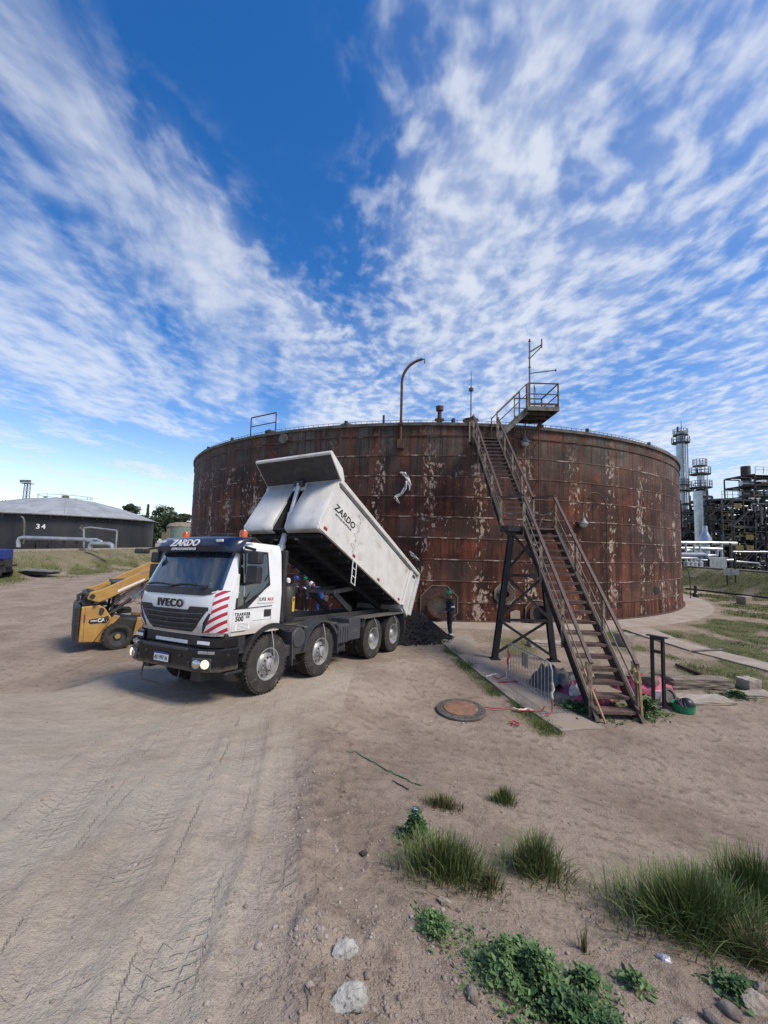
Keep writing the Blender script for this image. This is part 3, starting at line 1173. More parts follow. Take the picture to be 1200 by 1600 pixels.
# breather vent
p, a = on_rim(687, 0.4)
mb = MB()
mb.lathe([(0.12, 0), (0.12, 0.25), (0.24, 0.25), (0.24, 0.31), (0.10, 0.31), (0.10, 0.72), (0.18, 0.74), (0.19, 0.95), (0.06, 1.0), (0, 1.0)], 16, Matrix.Translation(p))
mb.build('breather_vent', RUSTY, tank, smooth=True)
# lightning pole
p, a = on_rim(738, 0.35)
mb = MB()
mb.tube([p, p + Vector((0, 0, 1.8)), p + Vector((0, 0, 2.75))], [0.035, 0.03, 0.012], 8)
mb.lathe([(0.03, 1.7), (0.11, 1.75), (0.12, 1.86), (0.03, 1.95)], 12, Matrix.Translation(p))
mb.build('lightning_pole', STEELG, tank)
# gauge hatch drum
p, a = on_rim(742, 0.9)
mb = MB()
mb.lathe([(0.34, -0.05), (0.34, 0.42), (0.40, 0.42), (0.40, 0.48), (0.0, 0.50)], 24, Matrix.Translation(p))
mb.build('gauge_hatch', GREYRIM, tank, smooth=True)
p, a = on_rim(597, 0.2)
mb = MB()
mb.tube([p, p + Vector((0, 0, 0.48))], 0.055, 8)
mb.build('stub_pipe', DARK, tank)
p, a = on_rim(537, 0.4)
mb = MB()
mb.lathe([(0.4, 0), (0.38, 0.12), (0.2, 0.2), (0.0, 0.22)], 16, Matrix.Translation(p))
mb.build('rim_cover', GREYRIM, tank, smooth=True)
# hand rail frame at the left of the rim
pa, a1 = on_rim(388, 0.1)
pb, a2 = on_rim(427, 0.1)
mb = MB()
for p in (pa, pb):
    mb.bar(p + Vector((0, 0, -0.1)), p + Vector((0, 0, 1.15)), 0.05)
mb.bar(pa + Vector((0, 0, 1.15)), pb + Vector((0, 0, 1.15)), 0.05)
mb.bar(pa + Vector((0, 0, 0.62)), pb + Vector((0, 0, 0.62)), 0.04)
mb.build('rim_handrail', RUSTY, tank)
pm_, a3 = on_rim(410, 0.5)
mb = MB()
mb.lathe([(0.12, 0), (0.12, 0.2), (0.3, 0.22), (0.3, 0.3), (0.0, 0.34)], 16, Matrix.Translation(pm_))
mb.build('rim_valve', DARK, tank, smooth=True)

# ---- hanging lamps on bent pipes, fixed in front of the shell
LAMPG = pm('lamp_grey', (0.20, 0.215, 0.215), (0.11, 0.12, 0.12), 6, 0.5)
GLASSY = pm('lamp_glass', (0.42, 0.44, 0.42), (0.30, 0.32, 0.31), 6, 0.25)


def shell_lamp(px, ptop, pxlamp, plamp, pbot, label):
    a, zt = ang_of(px, ptop)
    _, zb = ang_of(px, pbot)
    al, zl = ang_of(pxlamp, plamp)
    L = thing('wall_lamp', label, 'lamp', (TCX, TCY, 0), 0, 'lamps on bent pipes along the tank')
    q = tpt(a, 0, 0.22)
    ql = tpt(al, 0, 0.22)
    rad = (q - ql).length / 2
    mid = (q + ql) / 2
    dirv = (q - ql).normalized()
    pts = [q + Vector((0, 0, zb)), q + Vector((0, 0, zt - rad))]
    for k in range(1, 12):
        t = k / 11 * PI
        pts.append(mid + dirv * (rad * math.cos(t)) + Vector((0, 0, zt - rad + rad * math.sin(t))))
    pts.append(ql + Vector((0, 0, zt - rad - 0.12)))
    mb = MB()
    mb.tube(pts, 0.028, 8)
    mb.build('lamp_pipe', RUSTY, L, smooth=True)
    mb = MB()
    Mx = Matrix.Translation(ql + Vector((0, 0, zl)))
    mb.lathe([(0.03, 0.55), (0.04, 0.30), (0.09, 0.27), (0.12, 0.14), (0.24, 0.03), (0.25, -0.02), (0.19, -0.03)], 20, Mx)
    mb.tube([ql + Vector((0, 0, zl + 0.5)), ql + Vector((0, 0, zt - rad - 0.1))], 0.012, 6)
    sh = mb.build('lamp_shade', LAMPG, L, smooth=True)
    mb = MB()
    mb.lathe([(0.19, -0.03), (0.17, -0.12), (0.10, -0.19), (0.0, -0.21)], 16, Mx)
    mb.build('lamp_globe', GLASSY, sh, smooth=True)
    for zz in np.arange(zb + 0.6, zt - rad, 1.9):
        mb = MB()
        mb.bar(q + Vector((0, 0, zz)), tpt(a, zz, 0.0), 0.03)
        mb.build('pipe_clip', RUSTY, L)


shell_lamp(838, 658, 817, 693, 835, 'grey hanging lamp just under the tank rim beside the stair top')
shell_lamp(941, 772, 906, 818, 968, 'grey hanging lamp on a bent pipe halfway up the tank')

# ---- torn white sheeting caught on the tank
SHEET = pm('white_sheet', (0.62, 0.61, 0.59), (0.46, 0.44, 0.42), 6, 0.8)


def scrap(strips, label):
    root = thing('torn_sheet', label, 'plastic sheet', (TCX, TCY, 0))
    for pts in strips:
        P = []
        for (px, py, wd) in pts:
            a, z = ang_of(px, py)
            P.append((shell_frame(a, z, 0.09 + random.uniform(-0.02, 0.06)), wd))
        # resample
        C = []
        for i in range(len(P) - 1):
            for k in range(4):
                t = k / 4
                C.append((P[i][0].translation.lerp(P[i + 1][0].translation, t), P[i][1] * (1 - t) + P[i + 1][1] * t, P[i][0]))
        C.append((P[-1][0].translation, P[-1][1], P[-1][0]))
        rows = []
        for i, (c, wd, M) in enumerate(C):
            d = (C[min(i + 1, len(C) - 1)][0] - C[max(i - 1, 0)][0]).normalized()
            out = M.to_3x3() @ Vector((0, 0, 1))
            sd = d.cross(out).normalized()
            j = random.uniform(0.75, 1.2)
            rows.append([c + sd * (wd * j * t) + out * (0.05 * math.sin(7 * t + i * 0.9)) + d * random.uniform(-0.02, 0.02) for t in (-0.5, -0.25, 0.0, 0.25, 0.5)])
        mb = MB()
        mb.grid(rows)
        o = mb.build('strip', SHEET, root, smooth=True)
        o.modifiers.new('solid', 'SOLIDIFY').thickness = 0.006
    return root


scrap([[(625, 738, 0.06), (632, 741, 0.19), (637, 748, 0.16), (641, 758, 0.12), (640, 767, 0.04)],
       [(636, 752, 0.11), (634, 763, 0.16), (627, 772, 0.15), (619, 777, 0.14), (615, 780, 0.05)],
       [(619, 776, 0.09), (621, 782, 0.10), (625, 787, 0.03)]], 'torn white plastic sheet hanging high on the rusted tank shell')
scrap([[(640, 861, 0.04), (644, 866, 0.14), (650, 871, 0.12), (655, 875, 0.03)]], 'small torn white sheet on the tank just above the tipped body')
# ================================================================== THE ACCESS STAIRS
RAILP = pm('rail_purple', (0.070, 0.034, 0.030), (0.045, 0.024, 0.022), 5, 0.6, dirt=((0.11, 0.058, 0.040), 7, 0.58))
STRG = pm('stringer', (0.062, 0.044, 0.036), (0.036, 0.026, 0.023), 4, 0.7, dirt=((0.125, 0.060, 0.038), 5, 0.50))
TREAD = pm('tread_steel', (0.150, 0.098, 0.076), (0.085, 0.052, 0.040), 4, 0.78, bump=0.3, dirt=((0.21, 0.175, 0.15), 6, 0.58))
TREADP = pm('tread_purple', (0.105, 0.060, 0.056), (0.065, 0.038, 0.036), 5, 0.75, bump=0.3, dirt=((0.16, 0.12, 0.105), 6, 0.60))

stairs = thing('access_stairs', 'long rusty steel stair with landing and railed platform climbing to the tank rim', 'staircase', (4.9, 8.4, 0))
SO = Vector((4.9, 8.4, 0))


def sp(x, y, z):
    return Vector((x, y, z)) - SO


def flight(x0, x1, a, b, n, tm, posts, depth=0.26):
    """straight flight in +Y between widths x0,x1; a, b = (y, z) at foot and head"""
    ya, za = a
    yb, zb = b
    for x in (x0, x1):
        mb = MB()
        sg = -1 if x == x0 else 1
        mb.bar(sp(x, ya - 0.05, za - 0.06), sp(x, yb, zb - 0.06), 0.014, 0.24, up=(0, 0, 1))
        for o in (-0.113, 0.113):
            nrm = Vector((0, -(zb - za), (yb - ya))).normalized() * o
            mb.bar(sp(x + sg * 0.035, ya - 0.05, za - 0.06) + nrm, sp(x + sg * 0.035, yb, zb - 0.06) + nrm, 0.08, 0.012)
        mb.build('stringer', STRG, stairs)
    for k in range(n):
        t = (k + 0.7) / n
        y, z = ya + (yb - ya) * t, za + (zb - za) * t
        mb = MB()
        rr = random.uniform(-0.012, 0.012)
        mb.box(sp((x0 + x1) / 2, y, z), (x1 - x0 - 0.02, depth, 0.022), M=Matrix.Rotation(rr, 3, 'Y') @ Matrix.Rotation(random.uniform(-0.03, 0.03), 3, 'X'))
        mb.box(sp((x0 + x1) / 2, y - depth / 2 + 0.006, z - 0.025), (x1 - x0 - 0.024, 0.010, 0.05))
        mb.build('tread', tm, stairs)
    # handrails
    for x, sg in ((x0, -1), (x1, 1)):
        for t in posts:
            y, z = ya + (yb - ya) * t, za + (zb - za) * t
            mb = MB()
            xx = x + sg * 0.05
            mb.bar(sp(xx, y, z - 0.32), sp(xx, y, z + 0.98), 0.014, 0.07)
            mb.bar(sp(xx + sg * 0.03, y - 0.028, z - 0.32), sp(xx + sg * 0.03, y - 0.028, z + 0.98), 0.06, 0.012, up=(0, 1, 0))
            mb.build('rail_post', WEATH, stairs)
        mb = MB()
        xx = x + sg * 0.05
        p, q = posts[0], posts[-1]
        A = (ya + (yb - ya) * p, za + (zb - za) * p)
        B = (ya + (yb - ya) * q, za + (zb - za) * q)
        mb.bar(sp(xx, A[0] - 0.04, A[1] + 0.98), sp(xx, B[0], B[1] + 0.98), 0.085, 0.05)
        mb.build('handrail', RAILP, stairs, bevel=0.01)
        mb = MB()
        mb.bar(sp(xx, A[0], A[1] + 0.50), sp(xx, B[0], B[1] + 0.50), 0.012, 0.04)
        mb.build('mid_rail', STEELG, stairs)
        mb = MB()
        mb.tube([sp(xx, A[0], A[1] + 0.22), sp(xx, B[0], B[1] + 0.22)], 0.013, 6)
        mb.build('cable', BLACKP, stairs)


LX0, LX1 = 4.48, 5.34
UX0, UX1 = 4.02, 4.98
flight(LX0, LX1, (8.45, 0.02), (12.55, 4.2), 19, TREAD, (0.03, 0.34, 0.66, 0.985))
flight(UX0, UX1, (13.35, 4.2), (17.65, 8.45), 21, TREADP, (0.01, 0.27, 0.52, 0.76, 0.99))
# landing
mb = MB()
mb.bx(3.98 - SO.x, 5.42 - SO.x, 12.55 - SO.y, 13.37 - SO.y, 4.17, 4.19)
mb.build('landing_deck', TREADP, stairs)
for (x0, x1, y0, y1) in ((3.97, 5.43, 12.50, 12.55), (3.97, 5.43, 13.36, 13.41), (3.93, 3.97, 12.5, 13.41), (5.43, 5.47, 12.5, 13.41)):
    mb = MB()
    mb.bx(x0 - SO.x, x1 - SO.x, y0 - SO.y, y1 - SO.y, 4.02, 4.19)
    mb.build('landing_beam', DARK, stairs)
for x, xa in ((LX0 - 0.05, UX0 - 0.05), (LX1 + 0.05, UX1 + 0.05)):
    mb = MB()
    mb.bar(sp(x, 12.48, 5.18), sp(xa, 13.39, 5.19), 0.07, 0.05)
    mb.build('handrail', RAILP, stairs)
    mb = MB()
    mb.bar(sp(x, 12.48, 4.68), sp((x + xa) / 2, 12.95, 4.58), 0.03)
    mb.bar(sp((x + xa) / 2, 12.95, 4.58), sp(xa, 13.39, 4.7), 0.03)
    mb.build('mid_rail', WEATH, stairs)
# top landing, turning right
mb = MB()
mb.bx(3.95 - SO.x, 5.05 - SO.x, 17.63 - SO.y, 18.52 - SO.y, 8.42, 8.44)
mb.build('landing_deck', TREADP, stairs)
mb = MB()
for (x0, x1, y0, y1) in ((3.95, 5.05, 17.62, 17.66), (3.95, 5.05, 18.48, 18.52), (3.93, 3.97, 17.62, 18.52)):
    mb.bx(x0 - SO.x, x1 - SO.x, y0 - SO.y, y1 - SO.y, 8.27, 8.42)
mb.build('landing_beam', STRG, stairs)
for x, y in ((3.96, 17.65), (3.96, 18.48), (4.3, 18.5)):
    mb = MB()
    mb.bar(sp(x, y, 8.2), sp(x, y, 9.5), 0.06)
    mb.build('rail_post', WEATH, stairs)
mb = MB()
mb.bar(sp(3.96, 17.65, 9.48), sp(3.96, 18.48, 9.48), 0.05)
mb.build('handrail', STRG, stairs)
# third flight climbs along the rim to the platform
for y in (17.6, 18.45):
    mb = MB()
    mb.bar(sp(4.98, y, 8.38), sp(6.36, y, 9.72), 0.014, 0.26)
    mb.bar(sp(4.98, y - 0.03, 8.5), sp(6.36, y - 0.03, 9.84), 0.06, 0.012)
    mb.build('stringer', STEELG, stairs)
for k in range(6):
    t = (k + 0.6) / 6
    mb = MB()
    mb.box(sp(4.98 + 1.38 * t, 18.02, 8.42 + 1.36 * t), (0.25, 0.82, 0.025))
    mb.build('tread', DARK, stairs)
for y in (17.56, 18.5):
    mb = MB()
    for (dz_, ww) in ((1.1, 0.05), (0.62, 0.035)):
        mb.bar(sp(5.0, y, 8.5 + dz_), sp(6.33, y, 9.84 + dz_), ww)
    for x, z in ((5.0, 8.5), (6.33, 9.84)):
        mb.bar(sp(x, y, z - 0.15), sp(x, y, z + 1.12), 0.05)
    mb.build('handrail', WEATH if y < 18 else STRG, stairs)
PX0, PX1, PY0, PY1, PZ = 6.38, 7.74, 17.48, 19.35, 9.86
mb = MB()
mb.bx(PX0 - SO.x, PX1 - SO.x, PY0 - SO.y, PY1 - SO.y, PZ - 0.02, PZ)
mb.build('platform_deck', DARK, stairs)
for (x0, x1, y0, y1) in ((PX0, PX1, PY0 - .04, PY0), (PX0, PX1, PY1, PY1 + .04), (PX0 - .04, PX0, PY0 - .04, PY1 + .04), (PX1, PX1 + .04, PY0 - .04, PY1 + .04), (PX0, PX1, 18.1, 18.14), (PX0, PX1, 18.75, 18.79)):
    mb = MB()
    mb.bx(x0 - SO.x, x1 - SO.x, y0 - SO.y, y1 - SO.y, PZ - 0.17, PZ - 0.021 if y0 in (18.1, 18.75) else PZ + 0.03)
    mb.build('platform_beam', STEELG, stairs)
for (x, y) in ((PX0, PY0), (PX1, PY0), (PX1, PY1), (PX0, PY1)):
    mb = MB()
    mb.bar(sp(x, y, PZ), sp(x, y, PZ + 1.12), 0.055)
    mb.build('rail_post', RUSTY if x > 7 else WEATH, stairs)
for dz_, ww in ((1.1, 0.06), (0.6, 0.04), (0.14, 0.10)):
    for (a, b) in (((PX0, PY0), (PX1, PY0)), ((PX1, PY0), (PX1, PY1)), ((PX1, PY1), (PX0, PY1))):
        mb = MB()
        mb.bar(sp(*a, PZ + dz_), sp(*b, PZ + dz_), 0.03, ww)
        mb.build('toe_board' if dz_ < 0.2 else 'handrail', STRG, stairs)
mb = MB()
mb.tube([sp(7.5, 18.95, PZ - 0.17), sp(7.5, 18.95, TH + 0.05)], 0.07, 10)
mb.lathe([(0.07, 0.12), (0.17, 0.10), (0.17, 0.0), (0, 0)], 12, Matrix.Translation(sp(7.5, 18.95, TH + 0.03)))
mb.build('support_post', DARK, stairs)
# vent mast with side arms
mx, my = 6.5, 17.62
mb = MB()
mb.tube([sp(mx, my, PZ), sp(mx, my, PZ + 3.25)], 0.035, 8)
for z in (1.9, 2.35, 3.15):
    mb.lathe([(0.035, z - 0.03), (0.06, z - 0.02), (0.06, z + 0.02), (0.035, z + 0.03)], 8, Matrix.Translation(sp(mx, my, PZ)))
mb.build('mast', STEELG, stairs, smooth=True)
mb = MB()
mb.bar(sp(mx, my, PZ + 2.62), sp(mx + 0.52, my - 0.1, PZ + 2.95), 0.05)
mb.bar(sp(mx, my, PZ + 2.32), sp(mx + 0.52, my - 0.1, PZ + 2.86), 0.04)
mb.bar(sp(mx + 0.52, my - 0.1, PZ + 2.8), sp(mx + 0.52, my - 0.1, PZ + 3.22), 0.05)
mb.build('mast_bracket', STEELG, stairs)
mb = MB()
mb.bar(sp(mx, my, PZ + 1.62), sp(mx + 1.18, my - 0.05, PZ + 1.78), 0.035)
mb.box(sp(mx + 1.18, my - 0.05, PZ + 1.78), (0.05, 0.05, 0.1))
mb.build('mast_arm', DARK, stairs)
mb = MB()
mb.bar(sp(mx + 0.22, my + 0.02, PZ), sp(mx + 0.22, my + 0.02, PZ + 1.1), 0.03)
mb.tube([sp(mx + 0.22, my, PZ + 1.05), sp(mx + 0.3, my, PZ + 0.6), sp(mx + 0.26, my, PZ + 0.2)], 0.012, 5)
mb.build('hanging_chain', STEELG, stairs)
# trestle under the landing
TB = ((3.58, 12.75), (5.44, 12.75))
TTp = ((4.12, 12.75), (4.98, 12.75))


def leg_at(i, z):
    t = z / 4.05
    return sp(TB[i][0] + (TTp[i][0] - TB[i][0]) * t, 12.75, z)


for i in (0, 1):
    mb = MB()
    A, B = leg_at(i, 0.0), leg_at(i, 4.05)
    for dy in (-0.075, 0.075):
        mb.bar(A + Vector((0, dy, 0)), B + Vector((0, dy, 0)), 0.17, 0.014, up=(0, 1, 0))
    mb.bar(A, B, 0.014, 0.15, up=(0, 1, 0))
    mb.box(A + Vector((0, 0, 0.02)), (0.32, 0.3, 0.03))
    mb.build('trestle_leg', BLACKP, stairs)
for z in (1.24, 2.63):
    mb = MB()
    mb.bar(leg_at(0, z) + Vector((0, -0.10, 0)), leg_at(1, z) + Vector((0, -0.10, 0)), 0.014, 0.09)
    mb.build('trestle_tie', BLACKP, stairs)
for z0, z1 in ((0.12, 1.2), (1.3, 2.58), (2.7, 3.95)):
    for i in (0, 1):
        mb = MB()
        yy = -0.12 if i else 0.10
        mb.bar(leg_at(i, z0) + Vector((0, yy, 0)), leg_at(1 - i, z1) + Vector((0, yy, 0)), 0.014, 0.08)
        mb.build('trestle_brace', BLACKP, stairs)
mb = MB()
mb.bar(sp(3.95, 12.75, 4.0), sp(5.2, 12.75, 4.0), 0.16, 0.16)
mb.build('trestle_head', BLACKP, stairs)
# splintered timber and tape at the foot of the rails
STICK = pm('raw_timber', (0.36, 0.25, 0.13), (0.24, 0.155, 0.085), 7, 0.8)
TAPE = pm('yellow_tape', (0.42, 0.33, 0.13), (0.30, 0.22, 0.11), 9, 0.7)
for (p, q, w_, lab) in ((gpx(901, 1040), gpx(933, 1122), 0.045, 'long splintered timber lath leaning down the left foot of the stair'), (gpx(905, 1030), gpx(908, 1085), 0.04, 'short upright timber lath tied to the left stair rail')):
    mb = MB()
    a = Vector((4.36, 8.72, 0.95)) if w_ > 0.042 else Vector((4.38, 8.66, 1.12))
    b = Vector((4.58, 8.30, 0.02)) if w_ > 0.042 else Vector((4.43, 8.52, 0.42))
    mb.bar(a, b, w_, 0.03)
    tag(mb.build('timber_lath', STICK, bevel=0.004), lab, 'timber')
mb = MB()
for k in range(7):
    t = k / 6
    mb.box(sp(LX1 + 0.05, 8.52 + 0.02 * k, 0.78 + 0.055 * k), (0.11 + 0.02 * math.sin(k * 2), 0.11, 0.06), M=Matrix.Rotation(k * 0.7, 3, 'X') @ Matrix.Rotation(0.3 * math.sin(k * 3), 3, 'Y'))
mb.build('tape_wrap', TAPE, stairs, bevel=0.015)
mb = MB()
mb.bar(sp(LX1 + 0.06, 8.42, 0.0), sp(LX1 + 0.06, 8.5, 1.0), 0.045)
mb.build('rail_post', STICK, stairs)
# ================================================================== THE TIPPER TRUCK
TWHITE = pm('truck_white', (0.72, 0.73, 0.74), (0.66, 0.67, 0.68), 2.0, 0.30, coat=0.5, dirt=((0.52, 0.48, 0.42), 3.0, 0.62), zdust=(1.15, 1.75, (0.44, 0.37, 0.29)))
BODYW = pm('body_white', (0.62, 0.61, 0.59), (0.54, 0.53, 0.51), 2.2, 0.42, bump=0.12, bscale=9, dirt=((0.42, 0.38, 0.32), 1.6, 0.52))
NAVY = pm('visor_navy', (0.004, 0.009, 0.032), (0.005, 0.011, 0.038), 3, 0.28, coat=0.3)
GBLACK = pm('gloss_black', (0.005, 0.005, 0.007), (0.009, 0.009, 0.011), 4, 0.26, dirt=((0.06, 0.05, 0.042), 4, 0.66), zdust=(0.55, 0.85, (0.16, 0.13, 0.10)))
UNDER = pm('underbody_black', (0.010, 0.010, 0.011), (0.018, 0.017, 0.016), 4, 0.7)
BLKPL = pm('black_plastic', (0.016, 0.016, 0.018), (0.030, 0.029, 0.029), 6, 0.55, dirt=((0.13, 0.11, 0.09), 4, 0.62))
GREYPL = pm('dusty_grey_plastic', (0.055, 0.058, 0.066), (0.040, 0.041, 0.046), 5, 0.6, dirt=((0.17, 0.145, 0.12), 4, 0.58))
TYRE = pm('tyre_rubber', (0.022, 0.021, 0.021), (0.040, 0.036, 0.032), 7, 0.85, dirt=((0.16, 0.13, 0.105), 6, 0.55), bump=0.2)
RIM = pm('rim_silver', (0.42, 0.42, 0.42), (0.30, 0.295, 0.285), 7, 0.42, metal=0.35, dirt=((0.24, 0.20, 0.165), 6, 0.60))
CHAS = pm('chassis_dark', (0.030, 0.030, 0.033), (0.045, 0.042, 0.040), 5, 0.6, dirt=((0.15, 0.125, 0.10), 4, 0.60))
DECKG = pm('deck_grey', (0.125, 0.115, 0.105), (0.08, 0.075, 0.07), 5, 0.7, dirt=((0.22, 0.185, 0.15), 4, 0.56))
CHROME = pm('chrome', (0.62, 0.62, 0.63), (0.55, 0.55, 0.56), 6, 0.16, metal=0.95)
RED = pm('reflector_red', (0.35, 0.02, 0.03), (0.26, 0.015, 0.02), 9, 0.35)
WHITEP = pm('white_print', (0.78, 0.78, 0.78), (0.70, 0.70, 0.70), 9, 0.5)
BLACKT = pm('black_print', (0.012, 0.012, 0.014), (0.02, 0.02, 0.022), 9, 0.45)
REDT = pm('red_print', (0.45, 0.02, 0.03), (0.36, 0.02, 0.03), 9, 0.45)
BLUEP = pm('plate_blue', (0.02, 0.07, 0.32), (0.02, 0.06, 0.26), 9, 0.4)
AMBER = pm('amber_lens', (0.55, 0.10, 0.012), (0.36, 0.05, 0.008), 8, 0.3, coat=0.4)
YELST = pm('yellow_label', (0.62, 0.36, 0.03), (0.5, 0.28, 0.03), 8, 0.5)


def glass_mat(name, tint, rough=0.04):
    m, T, b = bsdf_mat(name)
    tcn = T.n('ShaderNodeTexCoord')
    n = T.noise(tcn.outputs['Object'], 4, 4, 0.6)
    T.put(b.inputs['Base Color'], T.mix(n, tint, tuple(v * 0.7 for v in tint)))
    T.put(b.inputs['Roughness'], T.m('ADD', rough, T.m('MULTIPLY', n, 0.07)))
    b.inputs['Specular IOR Level'].default_value = 0.8
    b.inputs['Transmission Weight'].default_value = 0.82
    b.inputs['IOR'].default_value = 1.12
    b.inputs['Coat Weight'].default_value = 1.0
    b.inputs['Coat Roughness'].default_value = 0.03
    b.inputs['Coat IOR'].default_value = 2.0
    return m


GLASS = glass_mat('windscreen_glass', (0.10, 0.15, 0.22))
SIDEG = glass_mat('door_glass', (0.035, 0.042, 0.05))


def emis(name, col, st):
    m, T, b = bsdf_mat(name)
    tcn = T.n('ShaderNodeTexCoord')
    n = T.noise(tcn.outputs['Object'], 20, 3, 0.5)
    T.put(b.inputs['Base Color'], T.mix(n, col, tuple(v * 0.85 for v in col)))
    T.put(b.inputs['Emission Color'], (*col, 1))
    b.inputs['Emission Strength'].default_value = st
    b.inputs['Roughness'].default_value = 0.2
    return m


HEADL = emis('headlamp_lit', (1.0, 0.88, 0.60), 0.42)


def stripe_mat():
    m, T, b = bsdf_mat('hazard_stripes')
    tcn = T.n('ShaderNodeTexCoord')
    x, y, z = T.sep(tcn.outputs['Object'])
    k = T.m('FRACT', T.m('MULTIPLY', T.m('SUBTRACT', z, T.m('MULTIPLY', T.m('ABSOLUTE', y), 0.62)), 7.2))
    f = T.m('LESS_THAN', k, 0.46)
    T.put(b.inputs['Base Color'], T.mix(f, (0.74, 0.72, 0.72), (0.42, 0.022, 0.05)))
    b.inputs['Roughness'].default_value = 0.35
    return m


STRIPES = stripe_mat()

truck = thing('dump_truck', 'white eight wheel dump truck with its body raised, tipping black asphalt', 'truck')
truck.matrix_world = Matrix.Translation(TP) @ Matrix.Rotation(TYAW, 4, 'Z') @ Matrix.Rotation(-TPIT, 4, 'Y') @ Matrix.Rotation(TROL, 4, 'X')

_xz = [1.0, 1.2, 1.45, 1.75, 2.0, 2.1, 2.75, 2.86, 2.96]
_xf = [1.28, 1.32, 1.40, 1.44, 1.40, 1.36, 1.08, 1.00, 0.86]
_hw = [1.24, 1.245, 1.25, 1.25, 1.25, 1.24, 1.17, 1.15, 1.09]


def hw(z):
    return float(np.interp(z, _xz, _hw))


def fx(y, z, off=0.0):
    k = min(abs(y) / hw(z), 1.0)
    return float(np.interp(z, _xz, _xf)) - 0.085 * k ** 2 - 0.20 * k ** 8 + off


def surf_patch(rows, n=20, off=0.01):
    """rows of (z, y_left, y_right) laid on the curved front of the cab"""
    g = []
    for (z, a, b) in rows:
        g.append([(fx(a + (b - a) * i / n, z, off), a + (b - a) * i / n, z) for i in range(n + 1)])
    mb = MB()
    mb.grid(g)
    return mb


# cab shell with a real windscreen opening
XR = -0.26
zs = [1.22, 1.3, 1.45, 1.6, 1.75, 1.9, 2.0, 2.06, 2.2, 2.4, 2.6, 2.74, 2.80, 2.88, 2.94, 2.97]
NF = 28
mb = MB()
rows = []
for z in zs:
    h = hw(z)
    zz_ = min(z, 2.96)
    row = [(fx(-h + 2 * h * i / NF, zz_), -h + 2 * h * i / NF, z) for i in range(NF + 1)]
    row += [(0.6, h, z), (0.1, h, z), (XR + 0.05, h, z), (XR, h - 0.06, z), (XR, 0, z), (XR, -h + 0.06, z), (XR + 0.05, -h, z), (0.1, -h, z), (0.6, -h, z)]
    rows.append(row)
nn = len(rows[0])
vs = [p for r_ in rows for p in r_]
fs = []
for i in range(len(rows) - 1):
    for j in range(nn):
        j2 = (j + 1) % nn
        zc = (zs[i] + zs[i + 1]) / 2
        if j < NF:
            yc = (rows[i][j][1] + rows[i][j2][1]) / 2
            if 2.06 <= zc <= 2.74 and abs(yc) < hw(zc) - 0.13:
                continue
        if 1.7 < zc < 2.80 and nn - 9 - 1 <= j <= nn - 9 + 0 and False:
            continue
        fs.append((i * nn + j, i * nn + j2, (i + 1) * nn + j2, (i + 1) * nn + j))
fs.append(tuple(range(nn - 1, -1, -1)))
fs.append(tuple((len(rows) - 1) * nn + j for j in range(nn)))
mb.add(vs, fs)
cab = mb.build('cab', TWHITE, truck, smooth=True)
# glass
o = surf_patch([(2.04 + 0.74 * i / 6, -(hw(2.04 + 0.74 * i / 6) - 0.12), hw(2.04 + 0.74 * i / 6) - 0.12) for i in range(7)], 24, 0.006).build('windscreen', GLASS, truck, smooth=True)
# inside: dash, seats, rear wall trim, steering wheel
DASH = pm('dash_dark', (0.028, 0.03, 0.036), (0.02, 0.021, 0.025), 6, 0.7)
SEATC = pm('seat_cloth', (0.045, 0.055, 0.085), (0.03, 0.036, 0.055), 8, 0.85)
mb = MB()
mb.bx(0.55, 1.12, -1.08, 1.08, 1.7, 2.02)
mb.build('dashboard', DASH, cab, bevel=0.05)
for y in (-0.62, 0.62):
    mb = MB()
    mb.bx(-0.05, 0.4, y - 0.25, y + 0.25, 1.6, 1.85)
    mb.bx(-0.14, 0.03, y - 0.25, y + 0.25, 1.8, 2.45)
    mb.bx(-0.12, 0.0, y - 0.14, y + 0.14, 2.47, 2.68)
    mb.build('seat', SEATC, cab, bevel=0.05)
mb = MB()
mb.lathe([(0.215, -0.015), (0.235, 0.0), (0.215, 0.015), (0.20, 0.0), (0.215, -0.015)], 24, Matrix.Translation((0.48, 0.62, 2.1)) @ Matrix.Rotation(R(-25), 4, 'Y'))
mb.build('steering_wheel', DASH, cab, smooth=True)
mb = MB()
mb.bx(XR + 0.02, XR + 0.04, -1.1, 1.1, 1.5, 2.9)
mb.build('rear_trim', DASH, cab)
PAPER = pm('sticker_white', (0.7, 0.7, 0.7), (0.6, 0.6, 0.62), 9, 0.5)
mb = MB()
mb.box((fx(0.86, 2.14, -0.02), 0.86, 2.14), (0.004, 0.05, 0.06))
mb.build('sticker', PAPER, truck)
# black cowl under the screen and wipers
o = surf_patch([(1.93, -0.82, 0.82), (1.96, -0.98, 0.98), (2.04, -1.12, 1.12), (2.065, -1.13, 1.13)], 24, 0.012).build('cowl', BLKPL, truck, smooth=True)
for (y0, y1) in ((-0.95, -0.1), (-0.05, 0.78)):
    mb = MB()
    P = [Vector((fx(y0 + (y1 - y0) * t, 2.06 + 0.07 * t * (1 - t) * 2 + 0.03, 0.03), y0 + (y1 - y0) * t, 2.06 + 0.03 + 0.14 * t * (1 - t))) for t in (0, 0.25, 0.5, 0.75, 1)]
    mb.tube(P, 0.012, 5)
    mb.box(P[-1], (0.05, 0.09, 0.05))
    mb.build('wiper', BLKPL, truck)
